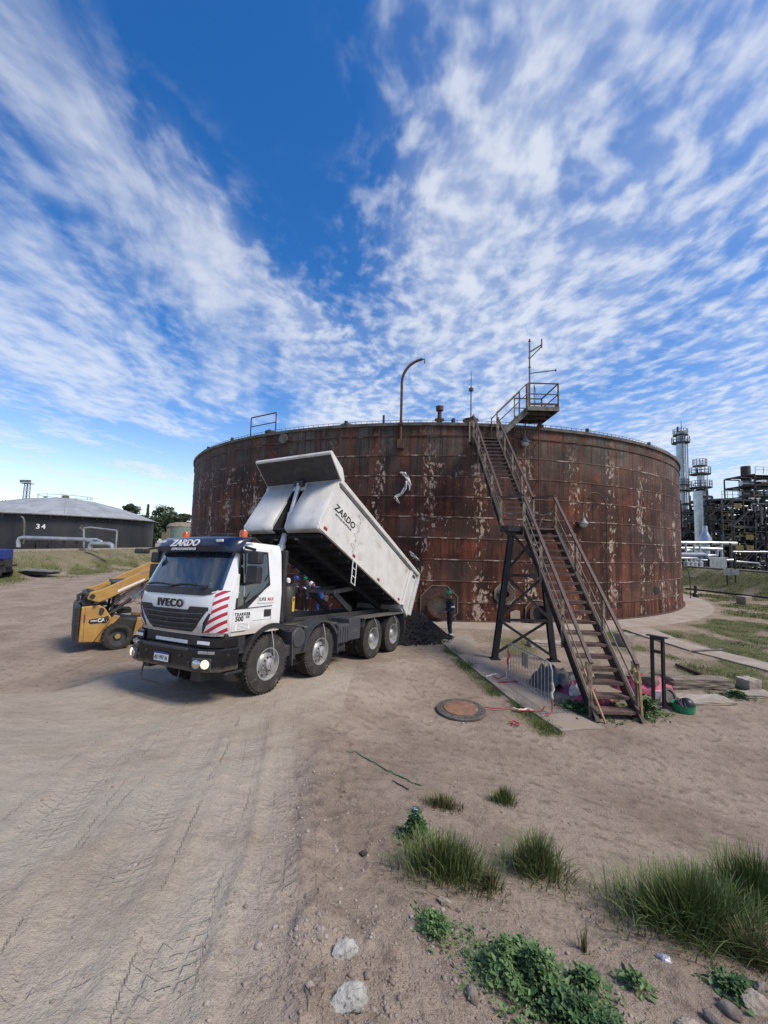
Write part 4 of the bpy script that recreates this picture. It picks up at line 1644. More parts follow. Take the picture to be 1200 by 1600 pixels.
# grille, notched under the badge
gr = [(1.27, -0.56, 0.56), (1.36, -0.68, 0.68), (1.50, -0.80, 0.80), (1.62, -0.90, 0.90), (1.665, -0.94, 0.94)]
o = surf_patch(gr, 26, 0.012).build('grille', BLKPL, truck, smooth=True)
for sg in (-1, 1):
    a, b = sg * 0.97, sg * 0.50
    surf_patch([(1.66, min(a, b), max(a, b)), (1.73, min(a, sg * 0.56), max(a, sg * 0.56))], 8, 0.013).build('grille_shoulder', BLKPL, truck, smooth=True)
for z, k in ((1.34, 0.62), (1.43, 0.70), (1.52, 0.78), (1.61, 0.85)):
    mb = MB()
    P = [Vector((fx(-k + 2 * k * i / 16, z, 0.022), -k + 2 * k * i / 16, z - 0.02 * math.cos(PI * (i - 8) / 16))) for i in range(17)]
    mb.tube(P, 0.016, 6)
    mb.build('grille_bar', GREYPL, truck, smooth=True)
# hem under the grille
o = surf_patch([(1.215, -1.05, 1.05), (1.25, -1.1, 1.1)], 24, 0.006).build('hem', TWHITE, truck, smooth=True)
# hazard panels on both corners, black wedge beside them
for sg in (-1, 1):
    rows = [(1.28, 0.84, 1.225), (1.45, 0.95, 1.235), (1.62, 1.02, 1.24), (1.8, 1.04, 1.24), (2.03, 1.05, 1.235)]
    rows = [(z, min(sg * a, sg * b), max(sg * a, sg * b)) for z, a, b in rows]
    surf_patch(rows, 8, 0.014).build('hazard_panel', STRIPES, truck, smooth=True)
    rows = [(1.27, 0.80, 0.835), (1.45, 0.86, 0.945), (1.62, 0.975, 1.015)]
    rows = [(z, min(sg * a, sg * b), max(sg * a, sg * b)) for z, a, b in rows]
    surf_patch(rows, 3, 0.015).build('air_deflector', BLKPL, truck, smooth=True)
# badge and lettering
lettering('badge', 'IVECO', 0.20, frame((fx(0.0, 1.76, 0.012), 0.02, 1.765), (0, 1, 0), (0.05, 0, 1)), BLACKT, truck, offset=0.004, sp=1.16, xs=1.15, depth=0.012)
# visor
rows = []
NV = 30
prof = [(2.74, 0.09), (2.76, 0.135), (2.86, 0.155), (2.98, 0.12), (3.05, 0.02), (3.07, -0.12)]
for (z, off) in prof:
    h = 1.22
    r_ = []
    for i in range(NV + 1):
        y = -h + 2 * h * i / NV
        k = abs(y) / h
        x = 1.10 - 0.36 * max(0, z - 2.86) - 0.07 * k ** 2 - 0.26 * k ** 9 + off
        r_.append((x, y, z - 0.015 * k ** 2))
    rows.append(r_)
mb = MB()
mb.grid(rows)
vis = mb.build('visor', NAVY, truck, smooth=True)
so = vis.modifiers.new('solid', 'SOLIDIFY')
so.thickness = 0.03
lettering('visor_lettering', 'ZARDO', 0.19, frame((1.262, -0.02, 2.905), (0, 1, 0), (-0.25, 0, 1)), WHITEP, vis, shear=0.28, offset=0.0045, xs=1.2, depth=0.006, sp=1.04)
lettering('visor_subline', 'SERVICIOS INDUSTRIALES', 0.062, frame((1.269, -0.03, 2.79), (0, 1, 0), (-0.1, 0, 1)), WHITEP, vis, shear=0.2, offset=0.001, depth=0.006)
for sg in (-1, 1):
    mb = MB()
    mb.box((1.175, sg * 0.86, 2.95), (0.02, 0.24, 0.05), M=Matrix.Rotation(-sg * 0.16, 3, 'Z') @ Matrix.Rotation(0.0, 3, 'Y'))
    mb.build('visor_lamp', WHITEP, vis, bevel=0.008)
    # beacons
    mb = MB()
    mb.lathe([(0.085, 0), (0.085, 0.05), (0.075, 0.05)], 16, Matrix.Translation((0.62, sg * 0.88, 2.98)))
    be = mb.build('beacon_base', BLKPL, truck)
    mb = MB()
    mb.lathe([(0.075, 0.05), (0.08, 0.10), (0.078, 0.2), (0.06, 0.24), (0, 0.25)], 18, Matrix.Translation((0.62, sg * 0.88, 2.98)))
    mb.build('beacon_lens', AMBER, be, smooth=True)


# doors: window, frame lines, handle
def side_poly(pts, sg, off, name, mat, parent, th=0.012):
    mb = MB()
    n_ = len(pts)
    a = [(x, sg * (hw(z) + off), z) for x, z in pts]
    b = [(x, sg * (hw(z) + off - th), z) for x, z in pts]
    fs = [tuple(range(n_)), tuple(range(2 * n_ - 1, n_ - 1, -1))]
    for i in range(n_):
        j = (i + 1) % n_
        fs.append((i, j, n_ + j, n_ + i))
    mb.add(a + b, fs)
    return mb.build(name, mat, parent)


for sg in (-1, 1):
    door = side_poly([(1.06, 1.30), (1.05, 1.66), (0.90, 2.86), (0.10, 2.86), (0.06, 1.47), (0.55, 1.47), (0.72, 1.30)], sg, 0.010, 'door', TWHITE, truck, 0.02)
    side_poly([(0.94, 2.80), (0.20, 2.80), (0.145, 2.14), (0.30, 2.05), (0.74, 1.70), (1.02, 1.70)], sg, 0.016, 'window_frame', BLACKP, door)
    side_poly([(0.80, 2.74), (0.25, 2.74), (0.20, 2.17), (0.33, 2.08), (0.66, 1.84), (0.80, 1.80)], sg, 0.020, 'window', SIDEG, door, 0.004)
    side_poly([(0.91, 2.72), (0.84, 2.74), (0.84, 1.77), (0.98, 1.74)], sg, 0.020, 'quarter_window', SIDEG, door, 0.004)
    side_poly([(0.27, 1.66), (0.08, 1.66), (0.10, 1.52), (0.27, 1.52)], sg, 0.018, 'handle', BLKPL, door)
    for pts in ([(0.062, 1.47), (0.075, 1.47), (0.108, 2.87), (0.095, 2.87)], [(1.05, 1.70), (0.06, 1.735), (0.06, 1.723), (1.05, 1.688)], [(0.73, 1.29), (1.07, 1.29), (1.07, 1.30), (0.73, 1.30)]):
        side_poly(pts, sg, 0.0125, 'door_seam', GREYPL, door, 0.004)
# door lettering on the visible side
def door_frame(x, z):
    return frame((x, hw(z) + 0.0125, z), (-1, 0, 0), (0, -0.02, 1))


lettering('model_lettering', 'TRAKKER', 0.075, door_frame(0.83, 1.60), BLACKT, truck, offset=0.002, sp=1.25, depth=0.003)
lettering('model_number', '500', 0.125, door_frame(0.90, 1.515), BLACKT, truck, offset=0.003, sp=1.05, depth=0.003)
lettering('model_suffix', '410', 0.06, door_frame(0.70, 1.54), BLACKT, truck, offset=0.001, depth=0.003)
mb = MB()
mb.box((0.24, hw(1.86) + 0.0135, 1.865), (0.44, 0.004, 0.15))
dec = mb.build('decal', WHITEP, truck)
lettering('decal_black', 'SUPER', 0.10, frame((0.345, hw(1.86) + 0.016, 1.855), (-1, 0, 0), (0, 0, 1)), BLACKT, truck, offset=0.001, xs=0.72, depth=0.003)
lettering('decal_red', 'MAX', 0.10, frame((0.125, hw(1.86) + 0.016, 1.855), (-1, 0, 0), (0, 0, 1)), REDT, truck, offset=0.001, xs=0.80, depth=0.003)
side_poly([(0.98, 1.45), (0.66, 1.45), (0.62, 1.31), (0.98, 1.31)], 1, 0.014, 'data_panel', WHITEP, truck, 0.003)
for k in range(5):
    side_poly([(0.95, 1.435 - k * 0.025), (0.67, 1.435 - k * 0.025), (0.67, 1.429 - k * 0.025), (0.95, 1.429 - k * 0.025)], 1, 0.0155, 'data_line', GREYPL, truck, 0.001)
# mirrors
for sg in (-1, 1):
    mb = MB()
    yb = sg * 1.46
    mb.bx(0.74, 0.90, yb - 0.14, yb + 0.14, 2.17, 2.50)
    mir = mb.build('mirror', BLKPL, truck, bevel=0.035)
    mb = MB()
    mb.bx(0.74, 0.90, yb - 0.14, yb + 0.14, 2.53, 2.76)
    mb.build('mirror_top', BLKPL, mir, bevel=0.03)
    for za, zb in ((2.85, 2.80), (2.14, 2.19)):
        mb = MB()
        mb.bar((0.84, sg * 1.2, za), (0.84, sg * 1.45, zb), 0.05)
        mb.build('mirror_arm', BLKPL, mir)
mb = MB()
mb.bx(1.18, 1.34, -1.50, -1.20, 2.70, 2.80)
mb.bar((1.05, -1.15, 2.85), (1.25, -1.35, 2.76), 0.04)
mb.build('kerb_mirror', BLKPL, truck, bevel=0.02)
# bumper
pl = [(1.44, -0.78), (1.44, 0.78), (1.36, 1.06), (1.20, 1.24), (0.82, 1.265), (0.82, -1.265), (1.20, -1.24), (1.36, -1.06)]
mb = MB()
mb.prism(pl, 0.40, Matrix.Translation((0, 0, 0.62)))
bump = mb.build('bumper', GBLACK, truck, bevel=0.03)
mb = MB()
mb.prism([(1.32, -0.76), (1.32, 0.76), (0.95, 0.76), (0.95, -0.76)], 0.19, Matrix.Translation((0, 0, 1.02)))
mb.build('step_recess', BLKPL, bump, bevel=0.02)
mb = MB()
mb.prism([(1.46, -0.62), (1.46, 0.62), (1.30, 0.70), (1.30, -0.70)], 0.05, Matrix.Translation((0, 0, 0.955)))
mb.build('step_tread', GREYPL, bump, bevel=0.01)
mb = MB()
mb.bx(1.33, 1.335, -0.44, 0.47, 1.055, 1.115)
mb.build('white_strip', WHITEP, bump)
for sg in (-1, 1):
    mb = MB()
    mb.prism([(1.37, sg * 0.78), (1.33, sg * 1.04), (1.18, sg * 1.22), (0.85, sg * 1.245), (0.85, sg * 0.78)], 0.17, Matrix.Translation((0, 0, 1.02)))
    mb.build('corner_pod', GBLACK, bump, bevel=0.02)
    q0, q1 = Vector((1.378, sg * 0.79, 1.11)), Vector((1.338, sg * 1.05, 1.11))
    mb = MB()
    mb.bar(q0, q1, 0.012, 0.055)
    mb.build('white_strip', WHITEP, bump)
    mb = MB()
    mb.bar(Vector((1.415, sg * 0.88, 0.955)), Vector((1.30, sg * 1.17, 0.955)), 0.03, 0.055)
    mb.build('side_lamp', CHROME, bump, bevel=0.01)
    # headlamp pair
    ang = -sg * R(20)
    Mh = Matrix.Translation((1.395, sg * 0.965, 0.765)) @ Matrix.Rotation(ang + (0 if sg > 0 else 0), 4, 'Z')
    Mh = Matrix.Translation((1.392, sg * 0.965, 0.765)) @ Matrix.Rotation(sg * R(20), 4, 'Z')
    mb = MB()
    mb.box((0, 0, 0), (0.05, 0.36, 0.20))
    mb.v = [tuple(Mh @ Vector(p)) for p in mb.v]
    hl = mb.build('headlamp', GREYPL, bump, bevel=0.02)
    for k, (dy, mt) in enumerate(((-0.08, HEADL if sg > 0 else CHROME), (0.08, CHROME if sg > 0 else HEADL))):
        mb = MB()
        mb.lathe([(0.078, 0.0), (0.074, 0.014), (0.04, 0.028), (0, 0.032)], 18, Mh @ Matrix.Translation((0.026, -dy, 0)) @ Matrix.Rotation(PI / 2, 4, 'Y'))
        mb.build('headlamp_lens', mt, bump, smooth=True)
mb = MB()
mb.box((1.452, -0.04, 0.785), (0.012, 0.46, 0.17))
mb.build('plate_frame', BLKPL, bump)
mb = MB()
mb.box((1.462, -0.04, 0.778), (0.006, 0.40, 0.125))
mb.build('number_plate', WHITEP, bump)
mb = MB()
mb.box((1.462, -0.04, 0.856), (0.006, 0.40, 0.03))
mb.build('plate_band', BLUEP, bump)
lettering('plate_lettering', 'AD 997 AI', 0.105, frame((1.466, -0.04, 0.775), (0, 1, 0), (0, 0, 1)), BLACKT, bump, offset=0.001, xs=0.80, depth=0.002)
for y in (-0.72, -0.5, 0.45, 0.7):
    mb = MB()
    mb.lathe([(0.03, 0), (0.03, 0.02), (0, 0.022)], 10, Matrix.Translation((1.438, y, 0.86 - 0.1 * (abs(y) > 0.6))) @ Matrix.Rotation(PI / 2, 4, 'Y'))
    mb.build('bumper_bolt', CHAS, bump)
mb = MB()
mb.tube([(1.38, -0.62, 0.66), (1.42, -0.62, 0.42), (1.45, -0.52, 0.33), (1.45, 0.30, 0.33), (1.42, 0.42, 0.42), (1.38, 0.42, 0.66)], 0.016, 7)
mb.build('guard_loop', CHAS, bump, smooth=True)
mb = MB()
mb.bx(0.7, 1.2, -0.95, -0.75, 0.48, 0.62)
mb.build('tow_bracket', CHAS, bump)
mb = MB()
mb.bx(0.35, 1.25, 0.55, 0.80, 0.42, 0.62)
mb.build('spring_hanger', CHAS, bump)
# steps below the door
for sg in (-1, 1):
    for z in (0.55, 0.88):
        mb = MB()
        mb.bx(0.70, 1.10, sg * 0.95, sg * 1.25, z, z + 0.05)
        mb.build('step', BLKPL, truck, bevel=0.01)
    mb = MB()
    mb.bx(0.66, 1.14, sg * 0.86, sg * 1.22, 0.92, 1.27)
    mb.build('step_housing', BLKPL, truck, bevel=0.02)

# ---- wheels
WX = [0.0, -1.778, -4.434, -5.803]
WR = 0.575
ROTY = Matrix.Rotation(-PI / 2, 4, 'X')       # local z -> +y


def tyre_mesh(wd, lugs=46, r=WR):
    mb = MB()
    mb.lathe([(r * 0.52, 0.03), (r * 0.56, 0.0), (r * 0.80, -0.012), (r * 0.93, 0.012), (r * 0.965, 0.04), (r * 0.965, wd - 0.04), (r * 0.93, wd - 0.012), (r * 0.80, wd + 0.012), (r * 0.56, wd), (r * 0.52, wd - 0.03)], 56, ROTY)
    for k in range(lugs):
        t = 2 * PI * k / lugs
        for j, (zc, dw, sk) in enumerate(((0.055, 0.085, 0.35), (wd / 2 - 0.045, 0.07, -0.25), (wd / 2 + 0.045, 0.07, 0.25), (wd - 0.055, 0.085, -0.35))):
            tt = t + (PI / lugs if j % 2 else 0)
            M = ROTY @ Matrix.Rotation(tt, 4, 'Z') @ Matrix.Translation((r * 0.965, 0, zc)) @ Matrix.Rotation(sk, 4, 'X')
            vs_ = []
            for (a, b, c_) in ((-0.01, -1, -1), (-0.01, 1, -1), (-0.01, 1, 1), (-0.01, -1, 1), (0.022, -0.86, -0.9), (0.022, 0.86, -0.9), (0.022, 0.86, 0.9), (0.022, -0.86, 0.9)):
                vs_.append(M @ Vector((a, b * 0.026, c_ * dw / 2)))
            mb.add(vs_, [(4, 5, 6, 7), (0, 1, 5, 4), (1, 2, 6, 5), (2, 3, 7, 6), (3, 0, 4, 7)])
    me = mb.mesh('tyre')
    bm = bmesh.new()
    bm.from_mesh(me)
    bmesh.ops.recalc_face_normals(bm, faces=bm.faces)
    bm.to_mesh(me)
    bm.free()
    me.polygons.foreach_set('use_smooth', [True] * len(me.polygons))
    me.set_sharp_from_angle(angle=R(35))
    me.materials.append(TYRE)
    return me


TW = 0.33
TYM = tyre_mesh(TW)


def rim_mesh(front):
    mb = MB()
    if front:
        pr = [(0.305, TW - 0.02), (0.315, TW + 0.004), (0.295, TW + 0.004), (0.285, TW - 0.03), (0.275, TW - 0.10), (0.225, TW - 0.085), (0.17, TW - 0.01), (0.165, TW + 0.005), (0.12, TW + 0.005), (0.11, TW + 0.06), (0.09, TW + 0.075), (0, TW + 0.075)]
    else:
        pr = [(0.305, TW - 0.02), (0.315, TW + 0.004), (0.295, TW + 0.004), (0.285, TW - 0.04), (0.272, TW - 0.19), (0.19, TW - 0.215), (0.16, TW - 0.21), (0.145, TW - 0.06), (0.10, TW - 0.02), (0, TW - 0.02)]
    mb.lathe(pr, 36, ROTY)
    mb.lathe([(0.30, 0.03), (0.30, TW * 0.5), (0.0, TW * 0.5)], 24, ROTY)
    return mb


def wheel(x, y_out, sg, front, inner=False):
    """sg +1 = the truck's left side; y_out is the outer face"""
    base = Matrix.Translation((x, 0, WR + 0.0)) @ (Matrix.Identity(4) if sg > 0 else Matrix.Rotation(PI, 4, 'Z'))
    if front and sg > 0 and x == 0:
        pass
    wh = bpy.data.objects.new('wheel', RIMF if front else RIMR)
    COL.objects.link(wh)
    wh.parent = truck
    wh.matrix_local = base @ Matrix.Translation((0, y_out - TW, 0))
    ty = bpy.data.objects.new('tyre', TYM)
    COL.objects.link(ty)
    ty.parent = wh
    if inner:
        return
    for me_, nm in ((NUTF if front else NUTR, 'wheel_nuts'), (HOLF if front else HOLR, 'hand_holes')):
        q = bpy.data.objects.new(nm, me_)
        COL.objects.link(q)
        q.parent = wh
        q['kind'] = 'stuff'


def one_mesh(mb, name, mat, smooth=True):
    o = mb.build(name, mat, None, smooth=smooth)
    me = o.data
    bpy.data.objects.remove(o)
    return me


RIMF = one_mesh(rim_mesh(True), 'wheel', RIM)
RIMR = one_mesh(rim_mesh(False), 'wheel', RIM)


def ringparts(rad, zc, r0, n_, h):
    mb = MB()
    for k in range(n_):
        t = 2 * PI * k / n_
        mb.lathe([(r0, -h / 2), (r0, h / 2), (r0 * 0.6, h / 2 + 0.006), (0, h / 2 + 0.006)], 8, ROTY @ Matrix.Translation((rad * math.cos(t), rad * math.sin(t), zc)))
    return mb


NUTF = one_mesh(ringparts(0.142, TW + 0.015, 0.016, 10, 0.04), 'wheel_nuts', STEELG, False)
NUTR = one_mesh(ringparts(0.172, TW - 0.19, 0.016, 10, 0.04), 'wheel_nuts', STEELG, False)
HOLF = one_mesh(ringparts(0.225, TW - 0.078, 0.026, 10, 0.012), 'hand_holes', BLACKP, False)
HOLR = one_mesh(ringparts(0.232, TW - 0.20, 0.026, 10, 0.012), 'hand_holes', BLACKP, False)
for sg in (1, -1):
    wheel(WX[0], 1.22, sg, True)
    wheel(WX[1], 1.22, sg, True)
    for x in WX[2:]:
        wheel(x, 1.23, sg, False)
        wheel(x, 0.86, sg, False, True)
for i, x in enumerate(WX):
    mb = MB()
    mb.tube([(x, -0.95, WR), (x, -0.35, WR), (x, 0.35, WR), (x, 0.95, WR)], [0.07, 0.06, 0.06, 0.07], 10)
    if i > 1:
        mb.lathe([(0.0, -0.22), (0.16, -0.16), (0.22, 0), (0.16, 0.16), (0, 0.22)], 14, Matrix.Translation((x, 0, WR)))
    mb.build('axle', CHAS, truck, smooth=True)
    # inflation hose from the mudguard to the hub
    mb = MB()
    top = (x + 0.02, 1.27, 1.22) if i < 2 else (x + 0.06, 1.27, 1.16)
    hub = (x + 0.0, 1.32 if i < 2 else 1.27, WR - 0.06)
    mb.tube([top, (x + 0.02, 1.335, 1.0), (x - 0.02, 1.345, 0.72), hub, (x + 0.02, 1.29, WR + 0.02)], 0.011, 6)
    mb.build('air_hose', RIM, truck, smooth=True)

# ---- mudguards
def arch(cx, cz, r0, r1, y0, y1, a0, a1, name, mat):
    mb = MB()
    n_ = 18
    g = []
    for i in range(n_ + 1):
        t = R(a0 + (a1 - a0) * i / n_)
        c, s_ = math.cos(t), math.sin(t)
        g.append([(cx + r0 * c, y0, cz + r0 * s_), (cx + r0 * c, y1, cz + r0 * s_), (cx + r1 * c, y1 + 0.01, cz + r1 * s_), (cx + r1 * c, y0, cz + r1 * s_), (cx + r0 * c, y0, cz + r0 * s_)])
    mb.grid(g)
    for i_ in (0, n_):
        o_ = i_ * 5
        mb.f.append((o_, o_ + 1, o_ + 2, o_ + 3))
    return mb.build(name, mat, truck, smooth=True)


for sg in (1, -1):
    a, b = (0.84, 1.265) if sg > 0 else (-1.265, -0.84)
    arch(WX[0] - 0.02, WR, 0.70, 0.80, a, b, 12, 122, 'mudguard', BLKPL)
    arch(WX[1], WR, 0.68, 0.73, a, b, 10, 150, 'mudguard', GREYPL)
    for x in (WX[0] - 0.66, WX[1] - 0.66):
        mb = MB()
        mb.box((x - 0.02, (a + b) / 2, 0.78), (0.025, 0.40, 0.72), M=Matrix.Rotation(0.10, 3, 'Y'))
        mb.build('mudflap', GREYPL, truck)
    # plate mudguards over the bogie
    mb = MB()
    mb.bx(-6.55, -3.72, a - 0.02, b + 0.02, 1.19, 1.225)
    mb.build('bogie_deck', DECKG, truck, bevel=0.008)
    mb = MB()
    mb.box((-3.78, (a + b) / 2, 1.08), (0.03, 0.44, 0.26), M=Matrix.Rotation(-0.35, 3, 'Y'))
    mb.build('mudflap', GREYPL, truck)
    mb = MB()
    mb.box((-6.56, (a + b) / 2, 0.86), (0.025, 0.44, 0.66), M=Matrix.Rotation(0.06, 3, 'Y'))
    mb.build('mudflap', GREYPL, truck)
    # chassis rail
    mb = MB()
    yy = sg * 0.42
    mb.bx(-6.9, 0.9, yy - 0.04, yy + 0.04, 0.86, 1.14)
    mb.build('chassis_rail', CHAS, truck, bevel=0.01)
    mb = MB()
    mb.bx(-6.75, -1.2, yy - 0.05, yy + 0.05, 1.145, 1.30)
    mb.build('subframe_rail', CHAS, truck, bevel=0.01)
for x in (-0.4, -1.3, -2.4, -3.3, -4.9, -6.3, -6.85):
    mb = MB()
    mb.bx(x - 0.06, x + 0.06, -0.38, 0.38, 0.9, 1.1)
    mb.build('cross_member', CHAS, truck)
# round tank between the front axles, battery box, tool box, air tank, spare parts
mb = MB()
mb.lathe([(0, 0), (0.20, 0.0), (0.225, 0.03), (0.225, 0.50), (0.20, 0.53), (0, 0.53)], 22, Matrix.Translation((-0.93, 0.70, 0.98)) @ ROTY)
mb.build('air_cleaner', GREYPL, truck, smooth=True)
mb = MB()
mb.lathe([(0, 0), (0.20, 0.0), (0.225, 0.03), (0.225, 0.50), (0.20, 0.53), (0, 0.53)], 22, Matrix.Translation((-0.93, -1.2, 0.98)) @ ROTY)
mb.build('air_cleaner', GREYPL, truck, smooth=True)
mb = MB()
mb.bx(-1.42, -0.50, 0.62, 1.2, 0.62, 0.86)
mb.build('side_bracket', CHAS, truck, bevel=0.02)
mb = MB()
mb.bx(-3.05, -2.55, 0.62, 1.22, 0.64, 1.12)
mb.build('battery_box', GREYPL, truck, bevel=0.03)
mb = MB()
mb.bx(-3.68, -3.08, 0.60, 1.20, 0.66, 1.24)
mb.build('tool_box', GREYPL, truck, bevel=0.02)
for k in range(4):
    mb = MB()
    mb.bx(-3.03 + k * 0.12, -2.97 + k * 0.12, 1.22, 1.235, 0.68, 1.06)
    mb.build('box_rib', GREYPL, truck)
mb = MB()
mb.tube([(-2.6, 0.95, 0.50), (-3.1, 0.95, 0.50)], 0.13, 14)
mb.build('air_tank', CHAS, truck, smooth=True)
mb = MB()
mb.bx(-3.6, -2.5, -1.2, -0.6, 0.55, 1.12)
mb.build('fuel_tank', STEELG, truck, bevel=0.08)
# behind the cab
mb = MB()
mb.bx(-0.40, -0.29, 0.98, 1.22, 1.35, 2.88)
mb.build('air_intake', BLKPL, truck, bevel=0.03)
mb = MB()
mb.lathe([(0, 0), (0.17, 0), (0.20, 0.04), (0.20, 0.66), (0.15, 0.74), (0.0, 0.76)], 20, Matrix.Translation((-0.68, 0.98, 1.36)))
fl = mb.build('intake_filter', BLKPL, truck, smooth=True)
mb = MB()
mb.box((-0.70, 1.182, 1.72), (0.075, 0.006, 0.32))
mb.build('warning_label', YELST, fl)
mb = MB()
mb.box((-0.70, 1.187, 1.82), (0.04, 0.004, 0.06))
mb.build('label_symbol', BLACKT, fl)
mb = MB()
mb.bx(-0.95, -0.45, -0.9, 0.75, 1.14, 1.36)
mb.build('engine_tunnel', CHAS, truck, bevel=0.04)
mb = MB()
mb.bx(-2.6, -1.25, -1.1, 1.1, 1.145, 1.18)
mb.build('catwalk', DECKG, truck)
for k, y in enumerate((-0.7, -0.2, 0.3, 0.8)):
    mb = MB()
    mb.tube([(-0.5, y, 1.3), (-1.2, y + 0.1, 1.26 + 0.05 * (k % 2)), (-2.2, y * 0.6, 1.22), (-3.4, y * 0.5, 1.2)], 0.018, 6)
    mb.build('hose', BLKPL, truck, smooth=True)
# rear bar and lamps
mb = MB()
mb.bx(-6.98, -6.9, -1.15, 1.15, 0.62, 0.74)
mb.build('rear_bar', CHAS, truck)
for sg in (1, -1):
    mb = MB()
    mb.bx(-6.97, -6.9, sg * 0.8, sg * 1.15, 0.80, 0.93)
    mb.build('rear_lamp', RED, truck)

# ---- the raised body
TH0 = R(22.6)
BX, BZ = -6.30, 1.45


def B(u, y, w_):
    return Vector((BX + u * math.cos(TH0) - w_ * math.sin(TH0), y, BZ + u * math.sin(TH0) + w_ * math.cos(TH0)))


def bprism(poly, y0, y1, name, mat, parent, bevel=0.0):
    mb = MB()
    n_ = len(poly)
    vs_ = [B(u, y0, w_) for u, w_ in poly] + [B(u, y1, w_) for u, w_ in poly]
    fs_ = [tuple(range(n_)), tuple(range(2 * n_ - 1, n_ - 1, -1))] + [(i, (i + 1) % n_, n_ + (i + 1) % n_, n_ + i) for i in range(n_)]
    mb.add(vs_, fs_)
    return mb.build(name, mat, parent, bevel=bevel)


side = [(0.0, 0.10), (0.12, 0.0), (5.28, 0.0), (5.40, 0.10), (5.13, 1.62), (-1.02, 1.62), (-0.76, -0.12), (-0.62, -0.14)]
fl = bprism([(0.02, 0.0), (5.34, 0.0), (5.34, 0.05), (0.02, 0.05)], -1.20, 1.20, 'tipper_floor', UNDER, truck)
for sg in (1, -1):
    a, b = (1.20, 1.25) if sg > 0 else (-1.25, -1.20)
    sd = bprism(side, a, b, 'tipper_side', BODYW, truck, 0.012)
    o_ = sg * 0.005
    c0, c1 = (1.252, 1.33) if sg > 0 else (-1.33, -1.252)
    bprism([(-1.0, 1.50), (5.13, 1.50), (5.11, 1.63), (-1.02, 1.63)], c0, c1, 'top_rail', BODYW, sd, 0.015)
    bprism([(-0.25, 1.415), (5.05, 1.43), (5.05, 1.46), (-0.25, 1.445)], *((1.2525, 1.26) if sg > 0 else (-1.26, -1.2525)), 'rail_gasket', GREYPL, sd)
    bprism([(-0.12, 0.02), (0.06, 0.02), (-0.16, 1.40), (-0.34, 1.40)], c0, c1 - 0.0 * sg, 'rear_rib', BODYW, sd, 0.02)
    bprism([(-0.76, -0.10), (-0.62, -0.10), (-0.86, 1.50), (-1.0, 1.50)], c0, c1 + 0.02 * sg, 'tail_rib', BODYW, sd, 0.02)
    bprism([(-0.70, 1.30), (-0.48, 1.30), (-0.49, 1.38), (-0.71, 1.38)], *((1.2525, 1.275) if sg > 0 else (-1.275, -1.2525)), 'vent_slot', GREYPL, sd)
    bprism([(0.05, 0.005), (5.33, 0.005), (5.35, 0.075), (0.05, 0.075)], *((1.2525, 1.268) if sg > 0 else (-1.268, -1.2525)), 'bottom_flange', BODYW, sd, 0.006)
    for u in (5.10, 3.57, 1.94, 0.28):
        bprism([(u - 0.07, 0.10), (u + 0.07, 0.10), (u + 0.07, 0.165), (u - 0.07, 0.165)], *((1.2525, 1.27) if sg > 0 else (-1.27, -1.2525)), 'side_marker', RED, sd)
    for u in (4.6, 3.0, 2.5, 1.2):
        bprism([(u - 0.025, 0.12), (u + 0.025, 0.12), (u + 0.025, 0.15), (u - 0.025, 0.15)], *((1.2525, 1.262) if sg > 0 else (-1.262, -1.2525)), 'side_reflector', WHITEP, sd)
    # grab loops on the panel
    if sg > 0:
        for w_ in (1.23, 0.93, 0.64, 0.31):
            mb = MB()
            mb.tube([B(3.86, 1.25, w_ + 0.05), B(3.83, 1.30, w_ + 0.08), B(3.70, 1.30, w_ + 0.02), B(3.68, 1.30, w_ - 0.08), B(3.72, 1.25, w_ - 0.09)], 0.012, 6)
            mb.build('grab_loop', BODYW, sd, smooth=True)
        lettering('body_lettering', 'ZARDO', 0.27, frame(B(4.46, 1.252, 0.86), B(0, 0, 0) - B(1, 0, 0), B(0, 0, 1) - B(0, 0, 0)), BLACKT, sd, shear=0.25, offset=0.006, xs=1.14, depth=0.004, sp=1.03)
        lettering('body_subline', 'SERVICIOS INDUSTRIALES', 0.075, frame(B(4.46, 1.252, 0.69), B(0, 0, 0) - B(1, 0, 0), B(0, 0, 1) - B(0, 0, 0)), BLACKT, sd, shear=0.2, offset=0.001, depth=0.004)
        # folding ladder hung from the edge
        LW = pm('ladder_white', (0.72, 0.72, 0.70), (0.6, 0.6, 0.58), 8, 0.5)
        mb = MB()
        l0 = [B(3.60, 1.28, 0.03), B(3.60, 1.28, 0.03) + Vector((0.09, 0.02, -0.66))]
        l1 = [B(3.39, 1.28, 0.03), B(3.39, 1.28, 0.03) + Vector((0.09, 0.02, -0.66))]
        mb.tube(l0, 0.016, 6)
        mb.tube(l1, 0.016, 6)
        for t in (0.05, 0.36, 0.68, 0.98):
            mb.tube([l0[0].lerp(l0[1], t), l1[0].lerp(l1[1], t)], 0.013, 6)
        mb.build('side_ladder', LW, sd)
